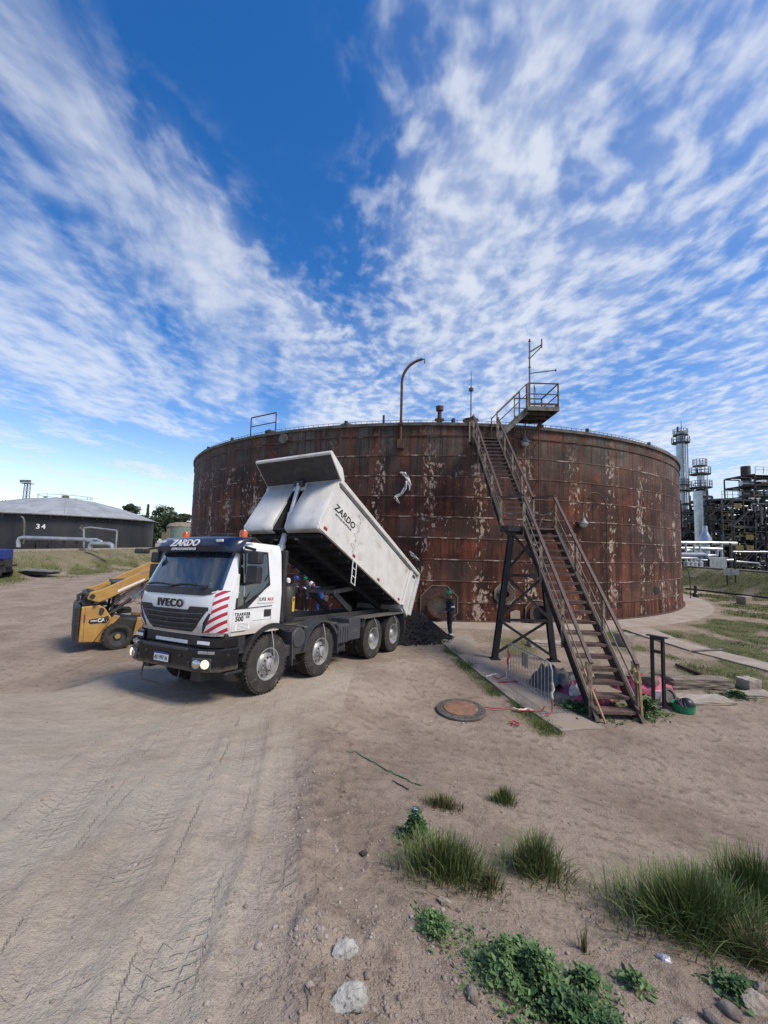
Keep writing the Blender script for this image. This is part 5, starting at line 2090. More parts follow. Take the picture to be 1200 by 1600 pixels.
# front plate in two halves with the ram slot between, wrapped corners
for sg in (1, -1):
    mb = MB()
    ys = [sg * 0.21, sg * 0.6, sg * 1.0, sg * 1.15, sg * 1.22, sg * 1.25]
    rec = [0, 0, 0, 0.0, -0.02, -0.09]
    g = []
    for (u, w_) in ((5.22, -0.03), (5.36, 0.0), (5.40, 0.07), (5.385, 0.3), (5.13, 1.62)):
        g.append([B(u + rr_, y_, w_) for y_, rr_ in zip(ys, rec)])
    mb.grid(g)
    o = mb.build('front_plate', BODYW, truck, smooth=True)
    so = o.modifiers.new('solid', 'SOLIDIFY')
    so.thickness = 0.03
    so.offset = 0
    bprism([(5.36, -0.02), (5.13, 1.55), (4.80, 1.55), (5.0, -0.02)], *sorted((sg * 0.185, sg * 0.215)), 'slot_wall', UNDER, truck)
    bprism([(4.95, -0.10), (5.05, -0.10), (5.05, -0.01), (4.95, -0.01)], *sorted((sg * 0.30, sg * 0.42)), 'body_catch', BODYW, truck)
bprism([(5.02, -0.02), (4.84, 1.55), (4.80, 1.55), (4.98, -0.02)], -0.2, 0.2, 'slot_back', UNDER, truck)
bprism([(5.165, 1.50), (5.145, 1.62), (4.80, 1.62), (4.80, 1.52)], -0.21, 0.21, 'slot_head', BODYW, truck)
bprism([(5.20, 1.34), (5.145, 1.62), (5.10, 1.62), (5.155, 1.34)], -0.215, 0.215, 'slot_cap', BODYW, truck)
# canopy over the cab
cn = bprism([(5.09, 1.60), (5.15, 1.60), (5.84, 1.91), (5.88, 1.93), (5.87, 2.01), (5.82, 2.02), (5.22, 1.92), (5.00, 1.70), (5.0, 1.63)], -1.30, 1.30, 'canopy', BODYW, truck, 0.012)
bprism([(5.165, 1.600), (5.835, 1.901), (5.82, 1.925), (5.15, 1.625)], -1.27, 1.27, 'canopy_shade', CHAS, cn)  # dark sheet set proud of the white underside, shade painted as colour
# tailgate and chute
bprism([(-0.80, -0.10), (-0.74, -0.10), (-0.98, 1.5), (-1.04, 1.5)], -1.2, 1.2, 'tailgate', BODYW, truck, 0.01)
bprism([(-0.74, -0.16), (0.10, -0.02), (0.10, 0.03), (-0.74, -0.11)], -1.2, 1.2, 'tail_chute', BODYW, truck, 0.01)
for y in (-0.48, 0.48):
    bprism([(0.1, -0.22), (5.0, -0.20), (5.0, -0.002), (0.1, -0.002)], y - 0.06, y + 0.06, 'floor_runner', UNDER, truck)
for k in range(11):
    u = 0.35 + k * 0.47
    bprism([(u - 0.03, -0.10), (u + 0.03, -0.10), (u + 0.03, -0.002), (u - 0.03, -0.002)], -1.18, 1.18, 'floor_rib', UNDER, truck)
# telescopic ram
mb = MB()
q0, q1 = Vector((-0.95, 0.0, 1.2)), Vector((-2.04, 0.0, 4.86))
cuts = [(0.0, 0.26, 0.115), (0.26, 0.52, 0.095), (0.52, 0.76, 0.078), (0.76, 1.0, 0.062)]
ram = None
for (t0, t1, r_) in cuts:
    mb = MB()
    mb.tube([q0.lerp(q1, t0), q0.lerp(q1, t1)], r_, 18)
    mb.tube([q0.lerp(q1, t1 - 0.012), q0.lerp(q1, t1)], r_ + 0.012, 18)
    o = mb.build('ram_stage', pm('ram_steel', (0.62, 0.62, 0.63), (0.52, 0.52, 0.53), 5, 0.38, metal=0.35), truck, smooth=True)
mb = MB()
mb.box(q1, (0.14, 0.3, 0.14))
mb.build('ram_eye', CHAS, truck)
# stabiliser links under the body
for y in (-0.42, 0.42):
    mb = MB()
    mb.bar((-4.35, y, 1.33), (-3.35, y, 1.92), 0.07, 0.16)
    mb.build('stabiliser_link', CHAS, truck)
    mb = MB()
    mb.bar((-3.35, y, 1.92), (-4.6, y * 0.9, 2.02), 0.07, 0.12)
    mb.build('stabiliser_link', DECKG, truck)
mb = MB()
mb.bar((-3.35, -0.5, 1.92), (-3.35, 0.5, 1.92), 0.09)
mb.build('stabiliser_shaft', DECKG, truck)
mb = MB()
mb.tube([(-6.35, -0.75, 1.22), (-6.35, 0.75, 1.22)], 0.07, 12)
mb.build('hinge_shaft', CHAS, truck)
# ================================================================== SKID STEER LOADER
CATY = pm('loader_yellow', (0.46, 0.27, 0.075), (0.38, 0.21, 0.06), 3, 0.5, dirt=((0.27, 0.19, 0.11), 4, 0.52))
LOADG = pm('loader_black', (0.022, 0.022, 0.024), (0.04, 0.038, 0.036), 5, 0.6, dirt=((0.14, 0.115, 0.09), 4, 0.62))
sk_h = R(40)
skx, sky_ = -8.19, 12.65
# local origin: rear axle centre on the ground
sko = Vector((skx, sky_, 0)) + Vector((math.cos(sk_h) * 0 - math.sin(sk_h) * 0.83, math.sin(sk_h) * 0 + math.cos(sk_h) * 0.83, 0))
loader = thing('skid_steer_loader', 'yellow and black skid steer loader with raised arms behind the truck cab', 'loader', (sko.x, sko.y, bh(sko.x, sko.y) + 0.0), sk_h)


def lsx(x):
    return x if x > -0.2 else -0.2 + (x + 0.2) * 0.80


def lp(name, poly, y0, y1, mat, parent=None, bevel=0.015):
    """polygon in (x, z) extruded between y0 and y1"""
    poly = [(lsx(x), z) for x, z in poly]
    mb = MB()
    n_ = len(poly)
    mb.add([(x, y0, z) for x, z in poly] + [(x, y1, z) for x, z in poly], [tuple(range(n_)), tuple(range(2 * n_ - 1, n_ - 1, -1))] + [(i, (i + 1) % n_, n_ + (i + 1) % n_, n_ + i) for i in range(n_)])
    return mb.build(name, mat, parent or loader, bevel=bevel)


lp('chassis', [(-1.0, 0.30), (1.35, 0.28), (1.35, 0.80), (0.55, 0.82), (-0.2, 1.0), (-1.0, 1.0)], -0.50, 0.50, LOADG)
for s in (-1, 1):
    a, b = sorted((s * 0.50, s * 0.72))
    pn_ = lp('side_panel', [(-1.18, 0.34), (-0.72, 0.30), (-0.18, 0.98), (-0.42, 1.30), (-0.62, 1.42), (-1.16, 1.38)], a, b, CATY, None, 0.03)
    lp('lower_panel', [(-0.70, 0.30), (-0.40, 0.22), (-0.36, 0.60), (-0.05, 0.86), (0.05, 1.0), (-0.12, 1.06)], *sorted((s * 0.50, s * 0.60)), CATY)
    lp('front_panel', [(0.42, 0.36), (1.38, 0.36), (1.40, 0.80), (0.52, 0.92)], *sorted((s * 0.50, s * 0.64)), CATY)
    # rear tower and hinge
    lp('arm_tower', [(-1.10, 1.30), (-0.60, 1.36), (-0.66, 1.72), (-0.92, 1.80), (-1.12, 1.66)], *sorted((s * 0.52, s * 0.66)), LOADG)
    arm = lp('lift_arm', [(-1.02, 1.62), (-0.66, 1.50), (-0.30, 1.62), (1.15, 2.36), (1.55, 2.62), (1.75, 2.80), (1.62, 2.92), (1.30, 2.80), (-0.60, 1.88), (-0.95, 1.82)], *sorted((s * 0.67, s * 0.82)), CATY, None, 0.02)
    lp('arm_plate', [(0.60, 1.86), (1.00, 1.98), (1.10, 2.26), (0.68, 2.06)], *sorted((s * 0.68, s * 0.80)), CATY)
    lp('arm_label', [(-0.10, 1.78), (0.62, 2.14), (0.62, 2.20), (-0.10, 1.86)], *sorted((s * 0.824, s * 0.828)), WHITEP, arm, 0)
    mb = MB()
    mb.tube([(-0.32, s * 0.60, 1.02), (0.30, s * 0.62, 1.55)], 0.05, 10)
    mb.build('lift_cylinder', LOADG, loader, smooth=True)
    mb = MB()
    mb.tube([(0.30, s * 0.62, 1.55), (0.85, s * 0.70, 2.02)], 0.025, 8)
    mb.build('cylinder_rod', CHROME, loader, smooth=True)
    mb = MB()
    mb.tube([(-0.45, s * 0.66, 1.05), (-0.2, s * 0.70, 1.15), (0.05, s * 0.66, 1.28), (0.3, s * 0.55, 1.2)], 0.02, 6)
    mb.build('hydraulic_hose', LOADG, loader, smooth=True)
    for (x, z, r_) in ((lsx(-0.86), 1.70, 0.07), (-0.32, 1.02, 0.05), (0.85, 2.02, 0.05), (lsx(-0.72), 1.50, 0.045)):
        mb = MB()
        mb.tube([(x, s * 0.60, z), (x, s * 0.845, z)], r_, 12)
        mb.build('pivot_pin', LOADG, loader, smooth=True)
    lp('arm_seam', [(-0.2, 1.66), (1.2, 2.37), (1.2, 2.385), (-0.2, 1.675)], *sorted((s * 0.8205, s * 0.823)), LOADG, arm, 0)
    # wheels
    for x in (0.0, 1.02):
        wh_y = s * 0.83
        mb = MB()
        base = Matrix.Translation((x, wh_y - (0.27 if s > 0 else -0.27), 0.41)) @ (Matrix.Identity(4) if s > 0 else Matrix.Rotation(PI, 4, 'Z'))
        mb.lathe([(0.255, 0.25), (0.245, 0.24), (0.23, 0.16), (0.12, 0.15), (0.10, 0.19), (0, 0.19)], 28, base @ ROTY)
        wh = mb.build('wheel', GREYPL, loader, smooth=True)
        mb = MB()
        mb.lathe([(0.24, 0.02), (0.30, 0.0), (0.385, 0.02), (0.405, 0.05), (0.405, 0.22), (0.385, 0.26), (0.30, 0.275), (0.25, 0.255)], 40, base @ ROTY)
        for k in range(22):
            t = 2 * PI * k / 22
            for j in (0, 1):
                Mx = base @ ROTY @ Matrix.Rotation(t + j * PI / 22, 4, 'Z') @ Matrix.Translation((0.405, 0, 0.07 + 0.13 * j)) @ Matrix.Rotation(0.5 - j, 4, 'X')
                mb.box((0, 0, 0), (0.02, 0.055, 0.12))
                mb.v[-8:] = [tuple(Mx @ Vector(p)) for p in mb.v[-8:]]
        mb.build('tyre', TYRE, wh)
        mb = MB()
        mb.lathe([(0.075, 0.185), (0.075, 0.20), (0, 0.205)], 16, base @ ROTY)
        mb.build('hub', CATY, wh)
    if s < 0:
        lp('fuel_cap', [(-0.62, 1.14), (-0.54, 1.08), (-0.47, 1.14), (-0.44, 1.26), (-0.50, 1.33), (-0.60, 1.31)], -0.728, -0.722, LOADG, pn_, 0)
        lp('panel_latch', [(-1.06, 0.92), (-1.03, 0.92), (-1.03, 1.14), (-1.06, 1.14)], -0.735, -0.722, LOADG, pn_, 0)
        lp('panel_gap', [(-1.045, 0.35), (-1.035, 0.35), (-1.035, 1.38), (-1.045, 1.38)], -0.726, -0.7215, LOADG, pn_, 0)
        dcl = lp('decal', [(-0.92, 0.92), (-0.86, 0.86), (-0.34, 0.86), (-0.26, 0.95), (-0.36, 1.03), (-0.88, 1.00)], -0.726, -0.7215, BLACKT, pn_, 0)
        lettering('decal_brand', 'CAT', 0.15, frame((lsx(-0.47), -0.7265, 0.945), (1, 0, 0), (0, 0, 1)), WHITEP, pn_, offset=0.006, xs=0.92, depth=0.003)
        lettering('decal_model', '242B3', 0.07, frame((lsx(-0.755), -0.7265, 0.945), (1, 0, 0), (0, 0, 1)), WHITEP, pn_, offset=0.002, xs=0.9, depth=0.003)
# rear engine door
lp('engine_door', [(-1.32, 0.30), (-1.20, 0.28), (-1.18, 1.42), (-1.24, 1.46), (-1.33, 1.36)], -0.74, 0.74, LOADG, None, 0.03)
for k in range(6):
    mb = MB()
    mb.bx(lsx(-1.335), lsx(-1.20), -0.748, 0.748, 0.62 + k * 0.12, 0.655 + k * 0.12)
    mb.build('door_slot', DARK, loader)
lp('engine_hood', [(-1.15, 1.36), (-0.30, 1.36), (-0.35, 1.46), (-1.1, 1.44)], -0.5, 0.5, LOADG)
mb = MB()
mb.tube([(lsx(a_), b_, c_) for a_, b_, c_ in ((-1.25, -0.55, 1.55), (-1.28, -0.55, 1.72), (-1.14, -0.55, 1.78), (-1.02, -0.52, 1.68), (-0.9, -0.5, 1.62))], 0.05, 8)
mb.build('hinge_bracket', LOADG, loader, smooth=True)
mb = MB()
mb.tube([(-0.84, -0.75, 1.70), (-0.84, 0.75, 1.70)], 0.06, 10)
mb.build('arm_cross_tube', LOADG, loader)
# cab cage with side mesh and red seat frame
for (x0, z0, x1, z1) in ((-0.2, 1.0, -0.12, 2.02), (0.85, 0.9, 0.75, 2.02)):
    for s in (-1, 1):
        mb = MB()
        mb.bar((x0, s * 0.44, z0), (x1, s * 0.44, z1), 0.07)
        mb.build('cage_post', LOADG, loader)
mb = MB()
mb.bx(-0.22, 0.85, -0.49, 0.49, 2.02, 2.10)
mb.build('cage_roof', LOADG, loader, bevel=0.02)
MESHW = pm('mesh_white', (0.55, 0.50, 0.48), (0.40, 0.30, 0.29), 9, 0.6)
for s in (-1, 1):
    mb = MB()
    for k in range(-8, 14):
        xa = -0.15 + k * 0.075
        for sgn in (1, -1):
            p0 = Vector((xa if sgn > 0 else xa + 0.6, s * 0.47, 1.36))
            p1 = Vector((xa + 0.6 if sgn > 0 else xa, s * 0.47, 1.96))
            lo_, hi_ = -0.14, 0.78
            d_ = p1 - p0
            t0 = 0.0
            t1 = 1.0
            for lim, sg2 in ((lo_, 1), (hi_, -1)):
                if abs(d_.x) > 1e-6:
                    tt = (lim - p0.x) / d_.x
                    if d_.x * sg2 > 0:
                        t0 = max(t0, tt)
                    else:
                        t1 = min(t1, tt)
            if t1 - t0 > 0.05:
                mb.bar(p0 + d_ * t0, p0 + d_ * t1, 0.006, 0.014)
    kind(mb.build('side_mesh', MESHW, loader), 'stuff')
mb = MB()
mb.tube([(-0.1, -0.40, 1.34), (0.4, -0.42, 1.42), (0.75, -0.40, 1.30)], 0.03, 8)
mb.build('seat_bar', RED, loader, smooth=True)
mb = MB()
mb.bx(0.0, 0.4, -0.25, 0.25, 1.02, 1.18)
mb.bx(-0.08, 0.05, -0.25, 0.25, 1.1, 1.7)
mb.build('seat', LOADG, loader, bevel=0.04)
mb = MB()
mb.bx(1.50, 1.70, -0.80, 0.80, 2.62, 2.80)
mb.build('arm_cross_bar', CATY, loader, bevel=0.02)

# ================================================================== HEAP OF ASPHALT
def asphalt():
    m, T, b = bsdf_mat('asphalt_heap')
    g = T.n('ShaderNodeNewGeometry')
    v = T.n('ShaderNodeTexVoronoi')
    v.inputs['Scale'].default_value = 38
    T.put(v.inputs['Vector'], g.outputs['Position'])
    n = T.noise(g.outputs['Position'], 12, 5, 0.65)
    T.put(b.inputs['Base Color'], T.mix(T.ss(n, 0.35, 0.7), (0.010, 0.010, 0.011), (0.034, 0.032, 0.032)))
    b.inputs['Roughness'].default_value = 0.62
    bn = T.n('ShaderNodeBump')
    bn.inputs['Strength'].default_value = 1.0
    bn.inputs['Distance'].default_value = 0.05
    T.put(bn.inputs['Height'], T.m('ADD', v.outputs['Distance'], T.m('MULTIPLY', n, 0.6)))
    T.t.links.new(bn.outputs[0], b.inputs['Normal'])
    return m


ASPH = asphalt()
na, nr = 90, 36
TT, RR = np.meshgrid(np.linspace(0, 2 * np.pi, na, endpoint=False), np.linspace(0, 1, nr))
ax = 1.95 * RR * np.cos(TT) * (1 + 0.06 * np.sin(3 * TT + 1))
ay = 1.45 * RR * np.sin(TT) * (1 + 0.05 * np.sin(2 * TT))
pcx, pcy = 0.62, 15.6
az = 1.5 * np.clip(1 - np.sqrt(RR ** 2 + 0.018) + 0.02, -0.02, 2) * (1 + 0.10 * pn(ax * 1.7, ay * 1.7))
az = az + 0.035 * fbm(ax * 5, ay * 5, 4) * (RR < 0.97) - 0.05 * (RR > 0.97) + 0.02
V = np.stack([ax + pcx, ay + pcy, az], -1).reshape(-1, 3)
i = np.arange(nr - 1)[:, None] * na
j = np.arange(na)[None, :]
q = np.stack([i + j, i + na + j, i + na + (j + 1) % na, i + (j + 1) % na], -1).reshape(-1, 4)
heap = np_mesh('asphalt_heap', V, q, ASPH, smooth=True)
tag(heap, 'black heap of fresh asphalt under the tail of the dump truck', 'asphalt heap')
n = 1500
t = rng.uniform(0, 2 * np.pi, n)
r_ = np.sqrt(rng.uniform(0, 1, n)) * 1.12
lx, ly = 1.95 * r_ * np.cos(t), 1.45 * r_ * np.sin(t)
lz = np.maximum(1.5 * np.clip(1 - np.sqrt(r_ ** 2 + 0.018) + 0.02, 0, 2), 0.02)
v_, f_ = ico()
sz = rng.uniform(0.012, 0.035, n)
VV = v_[None] * rng.uniform(0.7, 1.3, (n, 12, 1)) * sz[:, None, None] + np.stack([lx + pcx, ly + pcy, lz + 0.02], -1)[:, None, :]
o = np_mesh('asphalt_lumps', VV.reshape(-1, 3), (f_[None] + (np.arange(n) * 12)[:, None, None]).reshape(-1, 3), ASPH, heap)
kind(o, 'stuff')
# stream still sliding off the tail
mb = MB()
rows = []
tl = [truck.matrix_world @ B(-0.78, y, -0.05) for y in (-0.9, -0.3, 0.3, 0.9)]
for k in range(6):
    t = k / 5
    rows.append([p + Vector((0.10 * t, 0.25 * t, -1.0 * t * t)) + Vector((0.03 * math.sin(9 * t + y_), 0.04 * math.cos(7 * t + y_), 0)) for y_, p in enumerate(tl)])
mb.grid(rows)
o = mb.build('sliding_asphalt', ASPH, heap, smooth=True)
o.modifiers.new('s', 'SOLIDIFY').thickness = 0.18

# ================================================================== PEOPLE
NAVYC = pm('navy_coverall', (0.012, 0.014, 0.024), (0.022, 0.024, 0.036), 9, 0.85)
BLUEC = pm('blue_coverall', (0.012, 0.030, 0.160), (0.020, 0.045, 0.21), 9, 0.85)
SKIN = pm('skin', (0.28, 0.15, 0.10), (0.24, 0.125, 0.08), 9, 0.55)
BOOT = pm('boot_leather', (0.018, 0.015, 0.013), (0.03, 0.026, 0.022), 9, 0.7)
REFL = pm('reflective_band', (0.70, 0.70, 0.70), (0.58, 0.58, 0.58), 9, 0.4)
HAIR = pm('dark_hair', (0.012, 0.009, 0.007), (0.02, 0.015, 0.012), 9, 0.7)
HELM = {'green': pm('helmet_green', (0.015, 0.20, 0.085), (0.012, 0.16, 0.07), 9, 0.35),
        'white': pm('helmet_white', (0.75, 0.75, 0.74), (0.66, 0.66, 0.65), 9, 0.35),
        'blue': pm('helmet_blue', (0.015, 0.06, 0.33), (0.012, 0.05, 0.27), 9, 0.35)}


def person(label, loc, rz, helmet, cloth, J=None, fingers=True, fold=0.0, group=None):
    """J: joint overrides. local +X is where the person faces, +Y their left"""
    P = dict(pel=(0, 0, 0.95), wai=(0.0, 0, 1.10), che=(0.01, 0, 1.32), nek=(0.0, 0, 1.47), hed=(0.035, 0, 1.605),
             shl=(0, 0.19, 1.42), ell=(0.0, 0.26, 1.13), wrl=(0.12, 0.25, 0.92), shr=(0, -0.19, 1.42), elr=(-0.02, -0.26, 1.13), wrr=(0.16, -0.20, 0.98),
             hpl=(0, 0.10, 0.90), knl=(0.03, 0.12, 0.49), anl=(0.0, 0.13, 0.09), hpr=(0, -0.10, 0.90), knr=(0.02, -0.12, 0.49), anr=(-0.04, -0.13, 0.09))
    if J:
        P.update(J)
    P = {k: Vector(v) for k, v in P.items()}
    root = thing('person', label, 'person', loc, rz, group)

    def limbs(mb, k, hands):
        mb.tube([P['pel'] - Vector((0, 0, 0.06)), P['pel'], P['wai'], P['che'], P['che'].lerp(P['nek'], 0.55), P['nek']], [0.13 * k, 0.165 * k, 0.145 * k, 0.165 * k, 0.13 * k, 0.065 * k], 14)
        for s in 'lr':
            mb.tube([P['che'].lerp(P['sh' + s], 0.3), P['sh' + s], P['sh' + s].lerp(P['el' + s], 0.5), P['el' + s], P['el' + s].lerp(P['wr' + s], 0.4), P['wr' + s]], [0.10 * k, 0.080 * k, 0.062 * k, 0.050 * k, 0.050 * k, 0.036 * k], 10)
            mb.tube([P['pel'].lerp(P['hp' + s], 0.6), P['hp' + s], P['hp' + s].lerp(P['kn' + s], 0.5), P['kn' + s], P['kn' + s].lerp(P['an' + s], 0.35), P['an' + s]], [0.11 * k, 0.105 * k, 0.088 * k, 0.066 * k, 0.066 * k, 0.046 * k], 12)
            if hands:
                w_ = P['wr' + s]
                d = (w_ - P['el' + s]).normalized()
                sd_ = Vector((0, 1, 0)).cross(d).normalized()
                mb.tube([w_ - d * 0.02, w_ + d * 0.04, w_ + d * 0.09], [0.026, 0.040, 0.034], 8)
                for f in range(4):
                    q0 = w_ + d * 0.085 + sd_ * (0.018 * (f - 1.5))
                    ln = (0.062, 0.075, 0.07, 0.055)[f]
                    mb.tube([q0, q0 + d * ln * 0.5 + Vector((0.006, 0, -0.004)), q0 + d * ln * 0.9 + Vector((0.02, 0, -0.01))], [0.011, 0.010, 0.007], 6)
                q0 = w_ + d * 0.03 + sd_ * 0.03
                mb.tube([q0, q0 + d * 0.035 + sd_ * 0.03, q0 + d * 0.065 + sd_ * 0.035], [0.013, 0.011, 0.008], 6)

    up = (P['hed'] - P['nek']).normalized()
    fwd = Vector((1, 0, 0))
    fwd = (fwd - up * fwd.dot(up)).normalized()
    lat = up.cross(fwd)
    HM = Matrix((fwd, lat, up)).transposed().to_4x4()
    HM.translation = P['hed']
    mb = MB()
    limbs(mb, 0.80, fingers)
    mb.tube([P['nek'] - up * 0.04, P['hed'] - up * 0.06], [0.058, 0.054], 10)
    hd = [(0.0, -0.125), (0.045, -0.115), (0.068, -0.07), (0.078, 0.0), (0.080, 0.05), (0.06, 0.095), (0.02, 0.115), (0.0, 0.118)]
    o0 = len(mb.v)
    mb.lathe(hd, 16)
    mb.v[o0:] = [tuple(HM @ Vector((p[0] * 1.16, p[1] * 0.95, p[2]))) for p in mb.v[o0:]]
    mb.tube([HM @ Vector((0.085, 0, 0.02)), HM @ Vector((0.115, 0, -0.025)), HM @ Vector((0.088, 0, -0.04))], [0.010, 0.016, 0.010], 6)
    mb.tube([HM @ Vector((0.07, 0, -0.075)), HM @ Vector((0.092, 0, -0.10))], [0.03, 0.02], 8)
    for s in (-1, 1):
        mb.tube([HM @ Vector((-0.005, s * 0.07, 0.02)), HM @ Vector((-0.015, s * 0.088, 0.0)), HM @ Vector((0.0, s * 0.075, -0.03))], [0.012, 0.016, 0.01], 6)
    bod = mb.build('body', SKIN, root)
    rm = bod.modifiers.new('r', 'REMESH')
    rm.mode = 'VOXEL'
    rm.voxel_size = 0.011
    rm.use_smooth_shade = True
    for s in (-1, 1):
        mb = MB()
        mb.lathe([(0, -0.009), (0.009, 0), (0, 0.009)], 8, HM @ Matrix.Translation((0.084, s * 0.03, 0.012)))
        mb.build('eye', BLACKT, bod)
    mb = MB()
    mb.tube([HM @ Vector((0.092, -0.024, -0.062)), HM @ Vector((0.096, 0.024, -0.062))], 0.006, 6)
    mb.build('mouth', REDT, bod)
    mb = MB()
    mb.lathe([(0.075, -0.03), (0.082, 0.03), (0.07, 0.07)], 14, HM @ Matrix.Diagonal((1.1, 0.98, 1, 1)) @ Matrix.Translation((-0.012, 0, 0)), PI * 0.45, PI * 1.55)
    mb.build('hair', HAIR, bod)
    mb = MB()
    limbs(mb, 1.0, False)
    for s in 'lr':
        mb.tube([P['an' + s] + Vector((0, 0, 0.06)), P['an' + s] + Vector((0.0, 0, -0.01))], [0.066, 0.075], 10)
    mb.tube([P['nek'] - up * 0.06, P['nek'] + up * 0.015], [0.10, 0.072], 12)
    cl = mb.build('coverall', cloth, root)
    rm = cl.modifiers.new('r', 'REMESH')
    rm.mode = 'VOXEL'
    rm.voxel_size = 0.016
    rm.use_smooth_shade = True
    tex = bpy.data.textures.get('folds') or bpy.data.textures.new('folds', 'CLOUDS')
    tex.noise_scale = 0.07
    dm = cl.modifiers.new('d', 'DISPLACE')
    dm.texture = tex
    dm.strength = 0.022
    dm.mid_level = 0.5
    for s in 'lr':
        an = P['an' + s]
        mb = MB()
        mb.tube([an + Vector((-0.07, 0, -0.045)), an + Vector((0.02, 0, -0.035)), an + Vector((0.12, 0, -0.05)), an + Vector((0.185, 0, -0.06))], [0.042, 0.05, 0.045, 0.028], 10)
        mb.tube([an + Vector((0, 0, 0.06)), an + Vector((0, 0, -0.05))], [0.052, 0.05], 10)
        mb.build('boot', BOOT, root, smooth=True)
        d = (an - P['kn' + s]).normalized()
        c = an - d * 0.09
        mb = MB()
        mb.tube([c - d * 0.025, c + d * 0.025], 0.076, 12)
        mb.build('ankle_band', REFL, cl)
        c = P['sh' + s].lerp(P['el' + s], 0.8)
        d = (P['el' + s] - P['sh' + s]).normalized()
        mb = MB()
        mb.tube([c - d * 0.03, c + d * 0.03], 0.072, 12)
        mb.build('sleeve_band', REFL, cl)
    hm = HM @ Matrix.Translation((0.0, 0, 0.045)) @ Matrix.Diagonal((1.22, 1.0, 1.0, 1)) @ Matrix.Rotation(0.0, 4, 'Y')
    mb = MB()
    mb.lathe([(0.098, -0.005), (0.112, 0.0), (0.112, 0.008), (0.104, 0.012), (0.104, 0.05), (0.088, 0.10), (0.05, 0.135), (0.0, 0.145)], 22, hm)
    mb.tube([hm @ Vector((-0.09, 0, 0.10)), hm @ Vector((0, 0, 0.15)), hm @ Vector((0.09, 0, 0.10))], 0.012, 6)
    h = mb.build('helmet', HELM[helmet], root, smooth=True)
    mb = MB()
    mb.add([hm @ Vector(p) for p in ((0.08, -0.075, 0.006), (0.15, -0.04, -0.012), (0.16, 0, -0.014), (0.15, 0.04, -0.012), (0.08, 0.075, 0.006), (0.08, 0.075, 0.0), (0.15, 0.04, -0.02), (0.16, 0, -0.022), (0.15, -0.04, -0.02), (0.08, -0.075, 0.0))], [(0, 1, 2, 3, 4), (5, 6, 7, 8, 9), (0, 9, 8, 1), (1, 8, 7, 2), (2, 7, 6, 3), (3, 6, 5, 4), (4, 5, 9, 0)])
    mb.build('helmet_peak', HELM[helmet], h)
    return root


g = at_z(703, 997, 0.05)
person('worker in navy coverall and green helmet standing alone beside the asphalt heap', (g[0], g[1], 0.045), R(186), 'green', NAVYC,
       dict(wrl=(0.20, 0.20, 1.02), ell=(-0.03, 0.27, 1.14), wrr=(0.17, -0.19, 0.90), elr=(-0.05, -0.26, 1.13), hed=(0.045, 0.0, 1.60)))


def ap(px, py, Y):
    v = at_y(px, py, Y)
    return v


q = ap(450, 905, 18.6)
person('worker with white helmet half hidden by the truck intake filter', (q[0], q[1], 0.045), R(-60), 'white', NAVYC, dict(wrl=(0.25, 0.16, 1.12), ell=(0.05, 0.27, 1.14)))
q = ap(462, 898, 19.0)
person('worker in navy with blue helmet standing by the tank behind the truck', (q[0], q[1], 0.12), R(-20), 'blue', NAVYC, dict(wrr=(0.30, -0.12, 1.20), elr=(0.08, -0.28, 1.16)))
q = ap(481, 898, 19.0)
person('worker in navy with green helmet reaching towards a colleague in blue', (q[0], q[1], 0.12), R(200), 'green', NAVYC, dict(wrl=(0.42, 0.12, 1.28), ell=(0.18, 0.26, 1.20), wrr=(0.40, -0.10, 1.26), elr=(0.16, -0.26, 1.2)))
q = ap(499, 915, 18.4)
person('worker in bright blue coverall and white helmet bending forward', (q[0], q[1], 0.10), R(175), 'white', BLUEC,
       dict(pel=(-0.12, 0, 0.90), wai=(-0.06, 0, 1.06), che=(0.08, 0, 1.26), nek=(0.19, 0, 1.38), hed=(0.30, 0, 1.46), shl=(0.13, 0.19, 1.33), shr=(0.13, -0.19, 1.33), ell=(0.26, 0.24, 1.06), elr=(0.24, -0.24, 1.05), wrl=(0.44, 0.16, 0.92), wrr=(0.42, -0.14, 0.90),
            hpl=(-0.12, 0.10, 0.86), hpr=(-0.12, -0.10, 0.86), knl=(0.04, 0.14, 0.50), knr=(0.16, -0.14, 0.50), anl=(-0.1, 0.14, 0.09), anr=(0.02, -0.14, 0.09)))
q = ap(502, 940, 18.0)
mb = MB()
mb.lathe([(0.16, -0.24), (0.20, 0.0), (0.21, 0.18), (0.19, 0.20), (0.0, 0.19)], 20)
o = mb.build('blue_drum', BLUEC, smooth=True)
o.location = (q[0], q[1], 0.29)
tag(o, 'small blue drum beside the bending worker behind the truck', 'drum')

# ================================================================== YARD CLUTTER
GALV = pm('galvanised', (0.36, 0.37, 0.37), (0.27, 0.275, 0.28), 8, 0.45, metal=0.5, dirt=((0.25, 0.21, 0.17), 6, 0.62))
TIMB = pm('old_timber', (0.22, 0.185, 0.145), (0.13, 0.105, 0.083), 3, 0.88, stretch=(1, 6, 6), bump=0.6, bscale=14)
PINK = pm('pink_sheet', (0.46, 0.060, 0.15), (0.32, 0.045, 0.10), 6, 0.6, dirt=((0.30, 0.20, 0.17), 5, 0.56))
GTARP = pm('grey_tarp', (0.095, 0.10, 0.11), (0.055, 0.058, 0.066), 5, 0.7)
GREENB = pm('bucket_green', (0.02, 0.23, 0.10), (0.018, 0.18, 0.08), 6, 0.4)
REDR = pm('red_rope', (0.42, 0.035, 0.05), (0.30, 0.03, 0.04), 9, 0.7)
WHTR = pm('white_cloth_strip', (0.60, 0.57, 0.53), (0.48, 0.45, 0.41), 9, 0.8)

